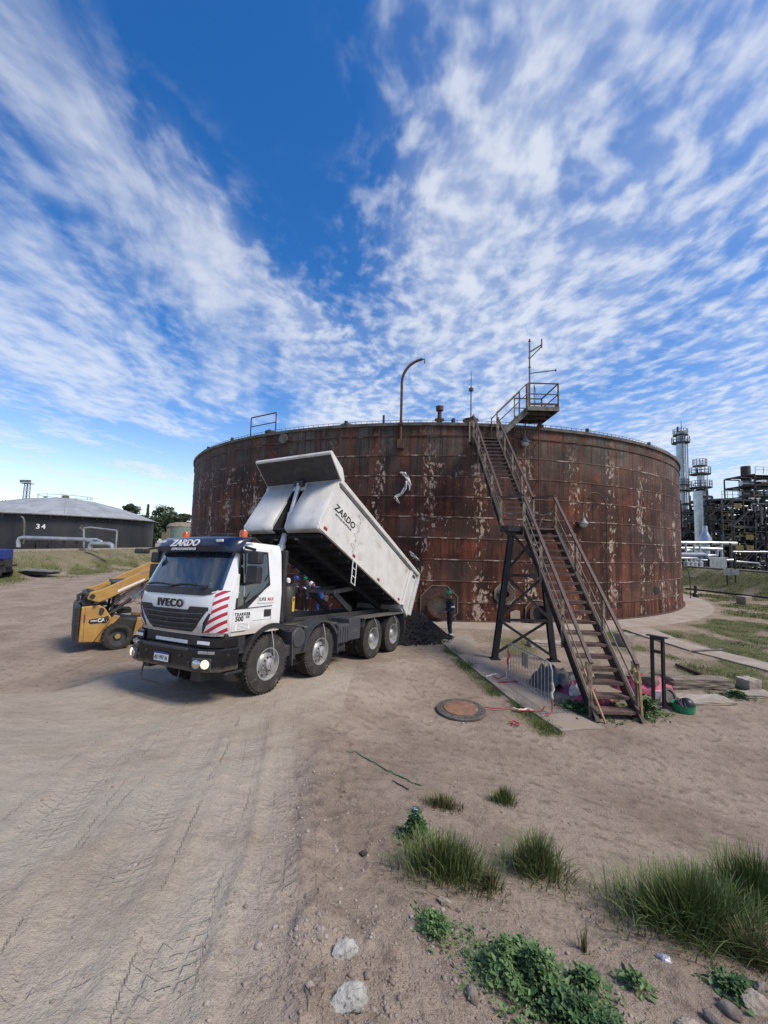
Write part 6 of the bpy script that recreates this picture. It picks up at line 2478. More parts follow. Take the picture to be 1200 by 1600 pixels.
# crowd barrier
A = Vector(at_z(794, 1066, 0.04))
Bp = Vector(at_z(863, 1114, 0.04))
bar_ = thing('crowd_barrier', 'galvanised crowd control barrier standing on the walkway beside the stair', 'barrier', A)
d = Bp - A
d.z = 0
L = d.length
u_ = d.normalized()
nrm = Vector((-u_.y, u_.x, 0))


def bq(t, z):
    return u_ * (L * t) + Vector((0, 0, z))


mb = MB()
mb.tube([bq(0, 0.0), bq(0, 0.86), bq(0.03, 0.97), bq(0.09, 1.02), bq(0.91, 1.02), bq(0.97, 0.97), bq(1, 0.86), bq(1, 0.0)], 0.02, 8)
mb.build('frame', GALV, bar_, smooth=True)
mb = MB()
mb.tube([bq(0, 0.2), bq(1, 0.2)], 0.014, 7)
mb.build('bottom_rail', GALV, bar_)
for k in range(1, 14):
    mb = MB()
    mb.tube([bq(k / 14, 0.2), bq(k / 14, 1.01)], 0.0075, 6)
    mb.build('upright', GALV, bar_)
for t in (0.0, 1.0):
    mb = MB()
    mb.bar(bq(t, 0.012) - nrm * 0.28, bq(t, 0.012) + nrm * 0.28, 0.035, 0.02)
    mb.build('foot', REDR if t == 0 else GALV, bar_)
mb = MB()
mb.bx(-0.005, 0.005, -0.15, 0.15, 0.62, 0.95)
mb.v = [tuple(bq(0.42, 0) + u_ * p[1] + nrm * (p[0] + 0.012) + Vector((0, 0, p[2]))) for p in mb.v]
mb.build('sign_plate', GALV, bar_)


def rope(name, pix, r, mat, label, cat='rope', z0=0.02):
    pts = []
    for (px, py) in pix:
        p = gpx(px, py)
        pts.append(Vector((p[0], p[1], gz(p[0], p[1]) + z0)))
    # smooth it
    out = []
    for a, b in zip(pts[:-1], pts[1:]):
        for k in range(4):
            q = a.lerp(b, k / 4)
            q.z = max(gz(q.x, q.y), 0.035 if 2.1 < q.x < 4.4 and 7.6 < q.y < 16 else -9) + z0 + 0.008 * math.sin(k * 2.1)
            out.append(q + Vector((random.uniform(-.008, .008), random.uniform(-.008, .008), 0)))
    out.append(pts[-1])
    mb = MB()
    mb.tube(out, r, 6)
    return tag(mb.build(name, mat, smooth=True), label, cat)


rope('red_rope', [(757, 1109), (775, 1111), (800, 1113), (828, 1115), (847, 1116), (852, 1106)], 0.012, REDR, 'red rope lying on the dirt between the round lid and the barrier')
rope('white_strip', [(802, 1111), (812, 1114), (824, 1112), (834, 1114)], 0.022, WHTR, 'white cloth strip knotted round the red rope on the dirt', 'cloth')
rope('red_rope', [(795, 1133), (803, 1131), (812, 1136), (808, 1138), (799, 1134)], 0.014, REDR, 'short coil of red rope on the dirt near the round lid')
rope('red_rope', [(770, 1061), (780, 1064), (790, 1057), (797, 1062)], 0.010, REDR, 'red rope trailing on the walkway at the far barrier foot')
rope('white_strip', [(759, 1061), (768, 1058), (778, 1056)], 0.024, WHTR, 'white cloth strip lying on the walkway by the far barrier foot', 'cloth')
HOSE = pm('green_hose', (0.05, 0.13, 0.06), (0.04, 0.10, 0.05), 8, 0.5)
rope('green_hose', [(541, 1176), (556, 1178), (580, 1190), (605, 1204), (630, 1217), (658, 1231)], 0.007, HOSE, 'thin green hose lying across the bare dirt', 'hose', 0.012)
# strips tied on the barrier
for (t0, z0, t1, z1, mt, lab) in ((0.0, 0.55, -0.03, 0.05, WHTR, 'white rag hanging from the far end of the barrier'), (1.0, 0.62, 1.0, 0.3, WHTR, 'white rag tied round the near post of the barrier'), (0.0, 0.8, 0.0, 0.45, REDR, 'red tape wound round the far post of the barrier')):
    mb = MB()
    p0, p1 = A + bq(t0, z0), A + bq(t1, z1)
    mb.tube([p0, p0.lerp(p1, 0.4) + nrm * 0.03, p0.lerp(p1, 0.7) - nrm * 0.02, p1], [0.028, 0.032, 0.026, 0.03], 7)
    tag(mb.build('rag', mt, smooth=True), lab, 'rag')
mb = MB()
p0 = A + bq(1.0, 0.3)
mb.tube([p0, p0 + Vector((-0.02, -0.1, -0.15)), p0 + Vector((-0.12, -0.2, -0.24)), p0 + Vector((-0.25, -0.22, -0.26))], 0.012, 6)
tag(mb.build('red_rope', REDR, smooth=True), 'red rope hanging in a loop from the near barrier post', 'rope')

# round manhole lid on the dirt
LIDR = pm('lid_rust', (0.26, 0.135, 0.075), (0.17, 0.09, 0.06), 5, 0.8, bump=0.4, dirt=((0.30, 0.235, 0.18), 4, 0.56))
LIDG = pm('lid_rim', (0.115, 0.105, 0.095), (0.07, 0.06, 0.053), 5, 0.7, bump=0.3)
g = gpx(720, 1113)
lid = thing('manhole_lid', 'round rusty steel manhole lid lying flat on the dirt', 'lid', (g[0], g[1], gz(g[0], g[1]) + 0.02))
lid.rotation_euler = (0.025, -0.02, 0)
mb = MB()
mb.lathe([(0, 0.0), (0.50, 0.0), (0.515, 0.012), (0.515, 0.045), (0.505, 0.055), (0.36, 0.05), (0.355, 0.062)], 56)
mb.build('rim', LIDG, lid, smooth=True)
mb = MB()
mb.lathe([(0.356, 0.04), (0.356, 0.066), (0.34, 0.072), (0.15, 0.085), (0.0, 0.09)], 48)
mb.build('dish', LIDR, lid, smooth=True)
for k in range(20):
    t = 2 * PI * k / 20
    mb = MB()
    mb.lathe([(0.016, 0.04), (0.016, 0.056), (0, 0.0565)], 8, Matrix.Translation((0.435 * math.cos(t), 0.435 * math.sin(t), 0)))
    mb.build('bolt_hole', BLACKP, lid)

# black steel frame stand
fa = Vector(at_z(1021, 1102, 0.0))
fb = Vector(at_z(1038, 1107, 0.0))
st = thing('steel_stand', 'narrow black steel frame standing upright beside the stair foot', 'frame', (fa + fb) / 2)
for p in (fa, fb):
    q = p - (fa + fb) / 2
    mb = MB()
    mb.bar(q, q + Vector((0, 0, 1.55)), 0.07, 0.05)
    mb.build('post', BLACKP, st)
for z in (1.52, 1.22):
    mb = MB()
    mb.bar(fa - (fa + fb) / 2 + Vector((0, 0, z)), fb - (fa + fb) / 2 + Vector((0, 0, z)), 0.07, 0.06)
    mb.build('cross_bar', BLACKP, st)
mb = MB()
mb.box((0, 0, 1.562), (0.42, 0.14, 0.02), math.atan2(fb.y - fa.y, fb.x - fa.x))
mb.build('top_plate', BLACKP, st)


def rough_block(name, c, dims, rz, mat, label, cat, wob=0.03, sub=3, tilt=0.0):
    """a worn block: boxes cut into a grid, corners nibbled"""
    bm = bmesh.new()
    bmesh.ops.create_cube(bm, size=1.0)
    bmesh.ops.subdivide_edges(bm, edges=bm.edges[:], cuts=sub, use_grid_fill=True)
    for v in bm.verts:
        x, y, z = v.co.x * dims[0], v.co.y * dims[1], v.co.z * dims[2]
        e = sum(abs(abs(cc) - 0.5) < 1e-3 for cc in v.co)
        k = 1 - (0.06 if e >= 2 else 0.0) * random.random()
        v.co = Vector((x * k + random.uniform(-wob, wob) * 0.5, y * k + random.uniform(-wob, wob) * 0.5, z * k + random.uniform(-wob, wob) * 0.5))
    me = bpy.data.meshes.new(name)
    bm.to_mesh(me)
    bm.free()
    o = link(name, me, mat, None, 0.012)
    o.location = c
    o.rotation_euler = (0, tilt, rz)
    return tag(o, label, cat)


def gp0(px, py, z=0.0):
    return Vector(at_z(px, py, z))


p0, p1 = gp0(1048, 1077), gp0(1146, 1078)
c = (p0 + p1) / 2
rough_block('timber_beam', (c.x, c.y + 0.12, 0.14), ((p1 - p0).length, 0.34, 0.27), math.atan2(p1.y - p0.y, p1.x - p0.x) + 0.02, TIMB, 'thick grey timber beam lying on the ground beyond the black steel stand', 'timber', 0.04, 5)
rough_block('timber_beam', (7.2, 11.0, 0.17), (1.0, 0.35, 0.30), 0.35, TIMB, 'short squared timber block lying behind the stair foot', 'timber', 0.03)
rough_block('timber_beam', (6.35, 10.55, 0.2), (1.5, 0.24, 0.2), 2.2, TIMB, 'sloping timber plank leaning behind the lower stair flight', 'timber', 0.02, 3, 0.2)
p = gp0(1170, 1076)
rough_block('concrete_block', (p.x, p.y, 0.13), (0.42, 0.34, 0.28), 0.2, CONC2, 'grey concrete block sitting in the grass beyond the timber beam', 'block', 0.02)
p = gp0(1098, 1096)
rough_block('concrete_slab', (p.x, p.y, 0.03), (1.25, 0.55, 0.10), 0.05, CONC2, 'flat broken concrete slab in front of the long timber beam', 'slab', 0.03, 5)
p = gp0(1170, 1086)
rough_block('concrete_slab', (p.x + 0.1, p.y, 0.02), (1.1, 0.4, 0.08), 0.1, CONC, 'low concrete slab edge below the concrete block', 'slab', 0.03, 5)
p = gp0(977, 1009)
rough_block('concrete_block', (p.x, p.y, 0.22), (0.5, 0.5, 0.46), 0.3, CONC, 'dark concrete block on the dirt behind the stair', 'block', 0.02)
rough_block('concrete_slab', (6.6, 14.6, 0.08), (2.6, 0.35, 0.2), 0.03, CONC2, 'long low concrete kerb on the dirt behind the stair', 'slab', 0.03, 5)
p0, p1 = gp0(1057, 1042), gp0(1112, 1064)
mb = MB()
mb.tube([p0 + Vector((0, 0, 0.06)), p1 + Vector((0, 0, 0.06))], 0.05, 8)
tag(mb.build('steel_pipe', RUSTY, smooth=True), 'thin dark pipe lying in the grass behind the timber beam', 'pipe')
p0, p1 = gp0(1076, 1021), gp0(1130, 1019)
mb = MB()
mb.tube([p0 + Vector((0, 0, 0.09)), p1 + Vector((0, 0, 0.10))], 0.03, 8)
tag(mb.build('steel_pipe', STEELG, smooth=True), 'short pipe lying across the pale concrete walkway', 'pipe')


def crumple(name, c, dims, mat, label, cat, seed=1, res=26, rz=0.0):
    """a crumpled sheet or bag: noise-folded dome on the ground"""
    u = np.linspace(-1, 1, res)
    U, V_ = np.meshgrid(u, u)
    rr_ = np.sqrt(U ** 2 + V_ ** 2) * (1 + 0.25 * pn(U * 1.5 + seed, V_ * 1.5))
    f = np.clip(1 - rr_ ** 2.2, 0, 1)
    z = f ** 0.6 * (0.62 + 0.9 * np.abs(fbm(U * 2.1 + seed * 3.1, V_ * 2.1, 3))) * dims[2]
    z = z + 0.10 * dims[2] * fbm(U * 6 + seed, V_ * 6, 2) * (f > 0)
    k = np.minimum(1, 1.02 / np.maximum(rr_, 1e-6))
    x = U * k * dims[0] / 2
    y = V_ * k * dims[1] / 2
    cs, sn = math.cos(rz), math.sin(rz)
    P_ = np.stack([c[0] + x * cs - y * sn, c[1] + x * sn + y * cs, c[2] + z], -1).reshape(-1, 3)
    i = np.arange(res - 1)[:, None] * res
    j = np.arange(res - 1)[None, :]
    q_ = np.stack([i + j, i + j + 1, i + res + j + 1, i + res + j], -1).reshape(-1, 4)
    o = np_mesh(name, P_, q_, mat, smooth=True)
    return tag(o, label, cat)


p = gp0(1018, 1085)
crumple('plastic_sheet', (p.x - 0.05, p.y + 0.25, 0.0), (1.3, 0.8, 0.42), PINK, 'crumpled bright pink plastic sheet right of the stair foot', 'plastic sheet', 2, rz=-0.3)
p = gp0(905, 1088)
crumple('plastic_sheet', (p.x + 0.1, p.y + 0.3, 0.0), (0.9, 0.7, 0.24), pm('magenta_sheet', (0.22, 0.04, 0.11), (0.15, 0.03, 0.08), 5, 0.6), 'dull magenta plastic sheet left of the stair foot', 'plastic sheet', 5)
crumple('plastic_sheet', (4.95, 9.35, 0.0), (0.9, 0.7, 0.26), PINK, 'pink plastic sheet lying under the lowest stair treads', 'plastic sheet', 7)
crumple('plastic_bag', (4.85, 9.9, 0.0), (0.6, 0.5, 0.25), SHEET, 'white plastic bag lying under the stair', 'bag', 9)
p = gp0(872, 1083)
crumple('tarpaulin', (p.x + 0.1, p.y + 0.55, 0.0), (1.15, 1.0, 0.52), GTARP, 'grey tarpaulin bundle behind the crowd barrier', 'tarpaulin', 4)
rough_block('black_box', (4.95, 10.6, 0.16), (0.7, 0.3, 0.26), 0.2, LOADG, 'black box lying on the ground under the stair', 'box', 0.02)
# tyre-like grey disc leaning, pale board
p = gp0(1049, 1104)
mb = MB()
mb.lathe([(0, 0.02), (0.13, 0.02), (0.14, 0.05), (0.19, 0.05), (0.20, 0.0), (0, 0)], 28)
o = mb.build('grey_disc', LIDG, smooth=True)
o.location = (p.x, p.y + 0.08, 0.19)
o.rotation_euler = (R(68), 0, R(20))
tag(o, 'grey round disc leaning behind the green bucket', 'disc')
p = gp0(1029, 1103)
mb = MB()
mb.box((0, 0, 0.16), (0.16, 0.03, 0.34), M=Matrix.Rotation(0.2, 3, 'X'))
o = mb.build('pale_board', SHEET)
o.location = (p.x, p.y + 0.05, 0)
tag(o, 'small pale board standing between the posts of the black stand', 'board')
# green bucket with black gear
p = gp0(1074, 1114)
bk = thing('green_bucket', 'low green bucket full of black gear on the dirt', 'bucket', (p.x, p.y + 0.1, gz(p.x, p.y + 0.1)))
mb = MB()
mb.lathe([(0, 0.0), (0.17, 0.0), (0.205, 0.02), (0.215, 0.16), (0.225, 0.17), (0.205, 0.165), (0.19, 0.04)], 32)
mb.build('tub', GREENB, bk, smooth=True)
mb = MB()
mb.lathe([(0.14, 0.10), (0.135, 0.20), (0.10, 0.265), (0.05, 0.29), (0.0, 0.295)], 20, Matrix.Translation((0.05, -0.03, 0)))
mb.build('dark_dome', BLACKP, bk, smooth=True)
o = crumple('black_bag', (-0.08, 0.0, 0.10), (0.26, 0.3, 0.16), LOADG, 'x', 'x', 3)
o.parent = bk
for k_ in ('label', 'category'):
    del o[k_]
# ================================================================== WEEDS, GRASS TUFTS AND STONES IN FRONT
def leafmat(name, c1, c2, tr=0.25):
    m, T, b = bsdf_mat(name)
    g = T.n('ShaderNodeNewGeometry')
    n = T.noise(g.outputs['Position'], 9, 4, 0.6)
    r = g.outputs['Random Per Island']
    f = T.m('ADD', T.m('MULTIPLY', T.ss(n, 0.3, 0.7), 0.5), T.m('MULTIPLY', r, 0.5))
    T.put(b.inputs['Base Color'], T.mix(f, c1, c2))
    b.inputs['Roughness'].default_value = 0.55
    b.inputs['Specular IOR Level'].default_value = 0.3
    b.inputs['Subsurface Weight'].default_value = 0.0
    b.inputs['Transmission Weight'].default_value = 0.0
    return m


GB = leafmat('tuft_green', (0.055, 0.105, 0.026), (0.150, 0.185, 0.060))
GD = leafmat('tuft_dry', (0.075, 0.085, 0.035), (0.20, 0.17, 0.085))
LF = leafmat('leaf_green', (0.055, 0.115, 0.036), (0.130, 0.210, 0.075))
LFD = leafmat('leaf_dark', (0.036, 0.080, 0.030), (0.080, 0.145, 0.050))
FLB = pm('flower_blue', (0.22, 0.34, 0.72), (0.35, 0.45, 0.80), 20, 0.6)
DRY = pm('dry_stalk', (0.30, 0.23, 0.14), (0.22, 0.165, 0.10), 8, 0.8)


def tuft(px, py, rad, hgt, n, mat, label, dry=0.15, wid=0.0075, cat='grass tuft', group=None, oval=(1, 1), arch=1.0):
    p = gpx(px, py)
    t = thing('grass_tuft', label, cat, (p[0], p[1], gz(p[0], p[1])), 0, group)

    def part(name, m_, k):
        a = rng.uniform(0, 2 * np.pi, k)
        r = rad * np.minimum(np.abs(rng.normal(0, 0.55, k)), 1.5) * (0.75 + 0.5 * (0.5 + pn(np.cos(a) * 1.7 + px, np.sin(a) * 1.7 + py)))
        X, Y = p[0] + r * np.cos(a) * oval[0], p[1] + r * np.sin(a) * oval[1]
        Z = ground_full(X, Y)[0] - 0.01
        hh = hgt * rng.uniform(0.22, 1.08, k) * np.maximum(1 - 0.5 * (r / rad) ** 2, 0.22)
        out = a + rng.normal(0, 1.0, k)
        ln = hh * rng.uniform(0.15, 0.95, k) * arch * (0.35 + 0.8 * r / rad)
        seg = 4
        dxx, dyy = np.cos(out), np.sin(out)
        b = out + np.pi / 2 + rng.uniform(-0.5, 0.5, k)
        w_ = wid * rng.uniform(0.6, 1.3, k)
        wx, wy = np.cos(b) * w_ / 2, np.sin(b) * w_ / 2
        rows = []
        for s in range(seg + 1):
            tt = s / seg
            cx, cy = X + dxx * ln * tt ** 1.7, Y + dyy * ln * tt ** 1.7
            cz = Z + hh * (tt - 0.38 * (ln / hh) ** 1.5 * tt ** 3)
            ww = (1 - tt) ** 0.6
            if s < seg:
                rows.append(np.stack([cx - wx * ww, cy - wy * ww, cz], -1))
                rows.append(np.stack([cx + wx * ww, cy + wy * ww, cz], -1))
            else:
                rows.append(np.stack([cx, cy, cz], -1))
        V = np.stack(rows, 1) - np.array([p[0], p[1], gz(p[0], p[1])])
        m2 = V.shape[1]
        tr = []
        for s in range(seg - 1):
            o = 2 * s
            tr += [(o, o + 1, o + 3), (o, o + 3, o + 2)]
        tr.append((2 * seg - 2, 2 * seg - 1, 2 * seg))
        F = (np.array(tr)[None] + (np.arange(k) * m2)[:, None, None]).reshape(-1, 3)
        o = np_mesh(name, V.reshape(-1, 3), F, m_, t)
        kind(o, 'stuff')

    part('blades', mat, int(n * (1 - dry)))
    part('dry_blades', GD, max(8, int(n * dry)))
    return t


def leafy(px, py, rx, ry, hgt, n, mat, label, leaf=0.03, flowers=0, rz=0.0, cat='weed'):
    """low herb: stems with toothed-looking leaves, each a folded blade of four triangles"""
    p = gpx(px, py)
    t = thing('leafy_weed', label, cat, (p[0], p[1], gz(p[0], p[1])))
    a = rng.uniform(0, 2 * np.pi, n)
    r = np.minimum(np.abs(rng.normal(0, 0.62, n)), 1.6) * (0.7 + 0.75 * (0.5 + pn(np.cos(a) * 1.9 + px, np.sin(a) * 1.9 + py)))
    lx, ly = r * np.cos(a) * rx, r * np.sin(a) * ry
    cs, sn = math.cos(rz), math.sin(rz)
    X, Y = p[0] + lx * cs - ly * sn, p[1] + lx * sn + ly * cs
    lump = 0.5 + 0.9 * np.clip(0.5 + fbm(X * 7, Y * 7, 3), 0, 1.2)
    top = hgt * np.clip(1 - 0.7 * r ** 1.6, 0.12, 1) * lump
    Z = ground_full(X, Y)[0] + top * rng.uniform(0.15, 1, n) ** 0.6
    az = a + rng.normal(0, 1.1, n)
    el = rng.uniform(-0.5, 0.75, n)
    L_ = leaf * np.clip(rng.lognormal(-0.1, 0.38, n), 0.35, 2.0)
    wd = L_ * rng.uniform(0.45, 0.7, n)
    d = np.stack([np.cos(az) * np.cos(el), np.sin(az) * np.cos(el), np.sin(el)], -1)
    s = np.stack([-np.sin(az), np.cos(az), np.zeros(n)], -1)
    roll = rng.normal(0, 0.5, n)
    up = np.cross(d, s)
    s2 = s * np.cos(roll)[:, None] + up * np.sin(roll)[:, None]
    u2 = np.cross(d, s2)
    C = np.stack([X, Y, Z], -1)
    V = np.stack([C, C + d * (L_ * 0.35)[:, None] + s2 * (wd * 0.5)[:, None] + u2 * (wd * 0.12)[:, None], C + d * (L_ * 0.55)[:, None] - u2 * (wd * 0.10)[:, None],
                  C + d * (L_ * 0.35)[:, None] - s2 * (wd * 0.5)[:, None] + u2 * (wd * 0.12)[:, None],
                  C + d * (L_ * 0.72)[:, None] + s2 * (wd * 0.36)[:, None] + u2 * (wd * 0.05)[:, None], C + d * (L_ * 0.72)[:, None] - s2 * (wd * 0.36)[:, None] + u2 * (wd * 0.05)[:, None],
                  C + d * L_[:, None] - u2 * (wd * 0.18)[:, None]], 1)
    tr = np.array([(0, 1, 2), (0, 2, 3), (1, 4, 2), (2, 5, 3), (4, 6, 2), (2, 6, 5)])
    base = np.array([p[0], p[1], gz(p[0], p[1])])
    F = (tr[None] + (np.arange(n) * 7)[:, None, None]).reshape(-1, 3)
    kind(np_mesh('leaves', (V - base).reshape(-1, 3), F, mat, t), 'stuff')
    ns = max(12, n // 30)
    k = rng.choice(n, ns, replace=False)
    Xs, Ys = X[k], Y[k]
    V2, F2 = blades(Xs, Ys, ground_full(Xs, Ys)[0] - 0.01, np.maximum(top[k], 0.03), np.full(ns, 0.005), 0.3, 2)
    kind(np_mesh('stems', V2 - base, F2, LFD, t), 'stuff')
    if flowers:
        k = rng.choice(np.where(Z - ground_full(X, Y)[0] > hgt * 0.35)[0], flowers, replace=False)
        for q in k:
            mb = MB()
            c = Vector((X[q], Y[q], Z[q] + 0.02)) - Vector(base)
            for f in range(5):
                tt = 2 * PI * f / 5
                mb.add([c, c + Vector((math.cos(tt - 0.5) * 0.007, math.sin(tt - 0.5) * 0.007, 0.003)), c + Vector((math.cos(tt) * 0.012, math.sin(tt) * 0.012, 0.002)), c + Vector((math.cos(tt + 0.5) * 0.007, math.sin(tt + 0.5) * 0.007, 0.003))], [(0, 1, 2, 3)])
            mb.build('flower', FLB, t, recalc=False)
    return t


tuft(692, 1262, 0.17, 0.17, 672, GD, 'small spreading tuft of grass at the end of the green hose', 0.35, oval=(1.5, 0.8))
tuft(787, 1255, 0.17, 0.22, 672, GB, 'small upright tuft of grass standing alone on bare dirt', 0.3)
tuft(700, 1366, 0.34, 0.34, 1760, GB, 'dense green grass tuft beside the blue flowered plant', 0.2, oval=(1.35, 0.8))
tuft(838, 1362, 0.26, 0.36, 1120, GB, 'tall arching grass tuft with dry stalks on the bare slope', 0.32, oval=(1.1, 0.9), arch=1.2)
tuft(765, 1385, 0.12, 0.16, 256, GD, 'thin dry grass tuft between two green tufts', 0.5)
tuft(1082, 1445, 0.50, 0.44, 3680, GB, 'big dense clump of long green grass on the slope', 0.14, 0.007, oval=(1.3, 0.8), arch=1.25)
tuft(1178, 1415, 0.40, 0.48, 2080, GB, 'lush grass clump beyond the big dense clump', 0.10, 0.007, oval=(1.2, 0.8))
tuft(1175, 1500, 0.16, 0.25, 512, GD, 'dry grass tuft at the foot of the big clump', 0.5)
tuft(912, 1478, 0.05, 0.20, 48, GD, 'few thin grass stalks on bare dirt above the leafy weed', 0.5)
leafy(648, 1310, 0.11, 0.13, 0.20, 700, LFD, 'leafy plant dotted with small blue flowers', 0.035, 26)
leafy(682, 1455, 0.10, 0.12, 0.12, 1300, LF, 'small round leafy weed below the dense grass tuft', 0.02)
leafy(822, 1530, 0.22, 0.19, 0.20, 5200, LF, 'large low leafy weed patch beside the brown oval stone', 0.023, rz=-0.2)
leafy(905, 1590, 0.20, 0.13, 0.14, 3000, LFD, 'dark leafy weed spreading below the large leafy patch', 0.022, rz=-0.1)
leafy(918, 1535, 0.10, 0.07, 0.10, 320, LF, 'thin leafy weed between the large patch and the litter', 0.03)
leafy(993, 1535, 0.055, 0.07, 0.10, 220, LF, 'tiny leafy weed sprig on bare dirt', 0.028)
leafy(1143, 1545, 0.11, 0.09, 0.10, 420, LFD, 'small leafy weed at the foot of the long grass clump', 0.03)
leafy(1008, 1118, 0.32, 0.24, 0.32, 900, LF, 'bushy weed growing at the right foot of the stair', 0.07)
leafy(905, 1112, 0.55, 0.30, 0.16, 1000, LFD, 'low weeds growing along the left foot of the stair', 0.06, rz=-0.7)
leafy(955, 1105, 0.34, 0.3, 0.14, 500, LF, 'weeds growing beneath the lowest stair treads', 0.06)
leafy(1150, 1090, 0.45, 0.2, 0.14, 500, LFD, 'low weeds beside the concrete slab edge', 0.06)
tuft(850, 1138, 0.20, 0.07, 416, GD, 'flat grass tuft at the near end of the walkway strip', 0.3, 0.008, oval=(1.6, 0.9))

# ---- stones
def stone_mat(name, c1, c2, c3, sc=9):
    m, T, b = bsdf_mat(name)
    tcn = T.n('ShaderNodeTexCoord')
    co = tcn.outputs['Object']
    n = T.noise(co, sc, 6, 0.65)
    v = T.noise(co, sc * 4, 5, 0.7)
    c = T.mix(T.ss(n, 0.40, 0.60), c1, c2)
    c = T.mix(T.ss(v, 0.55, 0.68, 0, 0.85), c, c3)
    T.put(b.inputs['Base Color'], c)
    b.inputs['Roughness'].default_value = 0.9
    bn = T.n('ShaderNodeBump')
    bn.inputs['Strength'].default_value = 0.9
    bn.inputs['Distance'].default_value = 0.015
    T.put(bn.inputs['Height'], T.m('ADD', v, T.m('MULTIPLY', n, 0.8)))
    T.t.links.new(bn.outputs[0], b.inputs['Normal'])
    return m


ST_W = stone_mat('stone_pitted_white', (0.50, 0.48, 0.44), (0.34, 0.33, 0.30), (0.075, 0.078, 0.075), 13)
ST_B = stone_mat('stone_brown', (0.24, 0.20, 0.165), (0.165, 0.135, 0.11), (0.12, 0.10, 0.085))
ST_T = stone_mat('stone_tan', (0.36, 0.31, 0.25), (0.27, 0.225, 0.18), (0.2, 0.165, 0.13))


def stone(px, py, dims, mat, label, rz=0.0, seed=0, jag=0.22, sink=0.25):
    p = gpx(px, py)
    bm = bmesh.new()
    bmesh.ops.create_icosphere(bm, subdivisions=4, radius=1.0)
    r_ = random.Random(seed)
    planes = [(Vector((r_.uniform(-1, 1), r_.uniform(-1, 1), r_.uniform(-0.6, 1))).normalized(), r_.uniform(0.62, 0.92)) for _ in range(9)]
    for v in bm.verts:
        d = v.co.normalized()
        for nrm_, dd in planes:
            t = v.co.dot(nrm_)
            if t > dd:
                v.co -= nrm_ * (t - dd) * (0.9 if jag > 0.1 else 0.35)
        k = float(fbm(np.array([d.x * 2.3 + seed + d.z]), np.array([d.y * 2.3 - seed + d.z * 1.3]), 4)[0])
        v.co *= 1 + jag * k
        v.co = Vector((v.co.x * dims[0] / 2, v.co.y * dims[1] / 2, v.co.z * dims[2] / 2))
    me = bpy.data.meshes.new('stone')
    bm.to_mesh(me)
    bm.free()
    me.polygons.foreach_set('use_smooth', [True] * len(me.polygons))
    o = link('stone', me, mat)
    o.location = (p[0], p[1], gz(p[0], p[1]) + dims[2] * (0.5 - sink))
    o.rotation_euler = (r_.uniform(-.15, .15), r_.uniform(-.15, .15), rz)
    return tag(o, label, 'stone')


stone(538, 1492, (0.155, 0.095, 0.085), ST_W, 'pitted white stone with a dark top edge on bare dirt', 0.3, 3)
stone(546, 1570, (0.215, 0.11, 0.10), ST_W, 'larger pitted grey and white stone with a dark broken side', 0.25, 8)
stone(484, 1557, (0.045, 0.04, 0.03), ST_T, 'small tan stone between a dry stalk and the pitted stones', 0.2, 5)
stone(499, 1480, (0.03, 0.045, 0.02), ST_T, 'little pale stone chip beside the pitted white stone', 0.7, 6)
stone(738, 1555, (0.058, 0.10, 0.05), ST_B, 'smooth oval brown stone beside the large leafy weed patch', 0.12, 11, 0.06)
stone(695, 1412, (0.11, 0.06, 0.06), ST_T, 'flat grey stone under the dense grass tuft', -0.5, 13)
stone(716, 1420, (0.04, 0.03, 0.03), ST_B, 'small brown stone at the edge of the dense grass tuft', 0.1, 14)
stone(643, 1438, (0.022, 0.035, 0.02), ST_W, 'small white stone left of the small round weed', 0.1, 15)
stone(567, 1337, (0.075, 0.045, 0.04), pm('dark_clod', (0.05, 0.042, 0.038), (0.035, 0.03, 0.027), 9, 0.9), 'dark brown clod lying on the shoulder of the ramp', 0.3, 16)
stone(1115, 1590, (0.065, 0.10, 0.06), ST_B, 'upright brown stone among the stones below the grass clump', 0.5, 17, 0.08)
stone(1140, 1580, (0.075, 0.115, 0.07), ST_B, 'rounded brown stone leaning on its neighbour below the grass clump', 0.6, 18, 0.08)
stone(1075, 1596, (0.13, 0.07, 0.05), ST_T, 'flat tan stone half buried below the grass clump', 0.1, 19)
stone(1180, 1572, (0.16, 0.12, 0.08), ST_T, 'broad tan stone with a grey face below the grass clump', 0.3, 20)
stone(1190, 1545, (0.10, 0.07, 0.05), ST_B, 'brown stone tucked under the small leafy weed', 0.3, 21)
stone(868, 1170, (0.12, 0.06, 0.03), ST_T, 'pale stone chip on the dirt beyond the round lid', 0.3, 22)
stone(724, 1132, (0.06, 0.05, 0.04), ST_W, 'small white stone just in front of the round lid', 0.3, 23)
# brown leaves and clods round the leafy patch
for k, (px, py) in enumerate(((825, 1568), (850, 1556), (862, 1580), (880, 1560))):
    stone(px, py, (0.035, 0.028, 0.02), ST_B, ('brown clod in the gap of the leafy weed patch',)[0], k, 30 + k)['group'] = 'brown clods in the leafy weed patch'
# crumpled foil
FOIL = pm('crumpled_foil', (0.62, 0.63, 0.66), (0.20, 0.22, 0.28), 30, 0.35, metal=0.3)
p = gpx(1038, 1498)
crumple('litter', (p[0], p[1], gz(p[0], p[1])), (0.085, 0.05, 0.03), FOIL, 'scrap of crumpled white and blue wrapper on the slope', 'litter', 12, 18, -0.5)
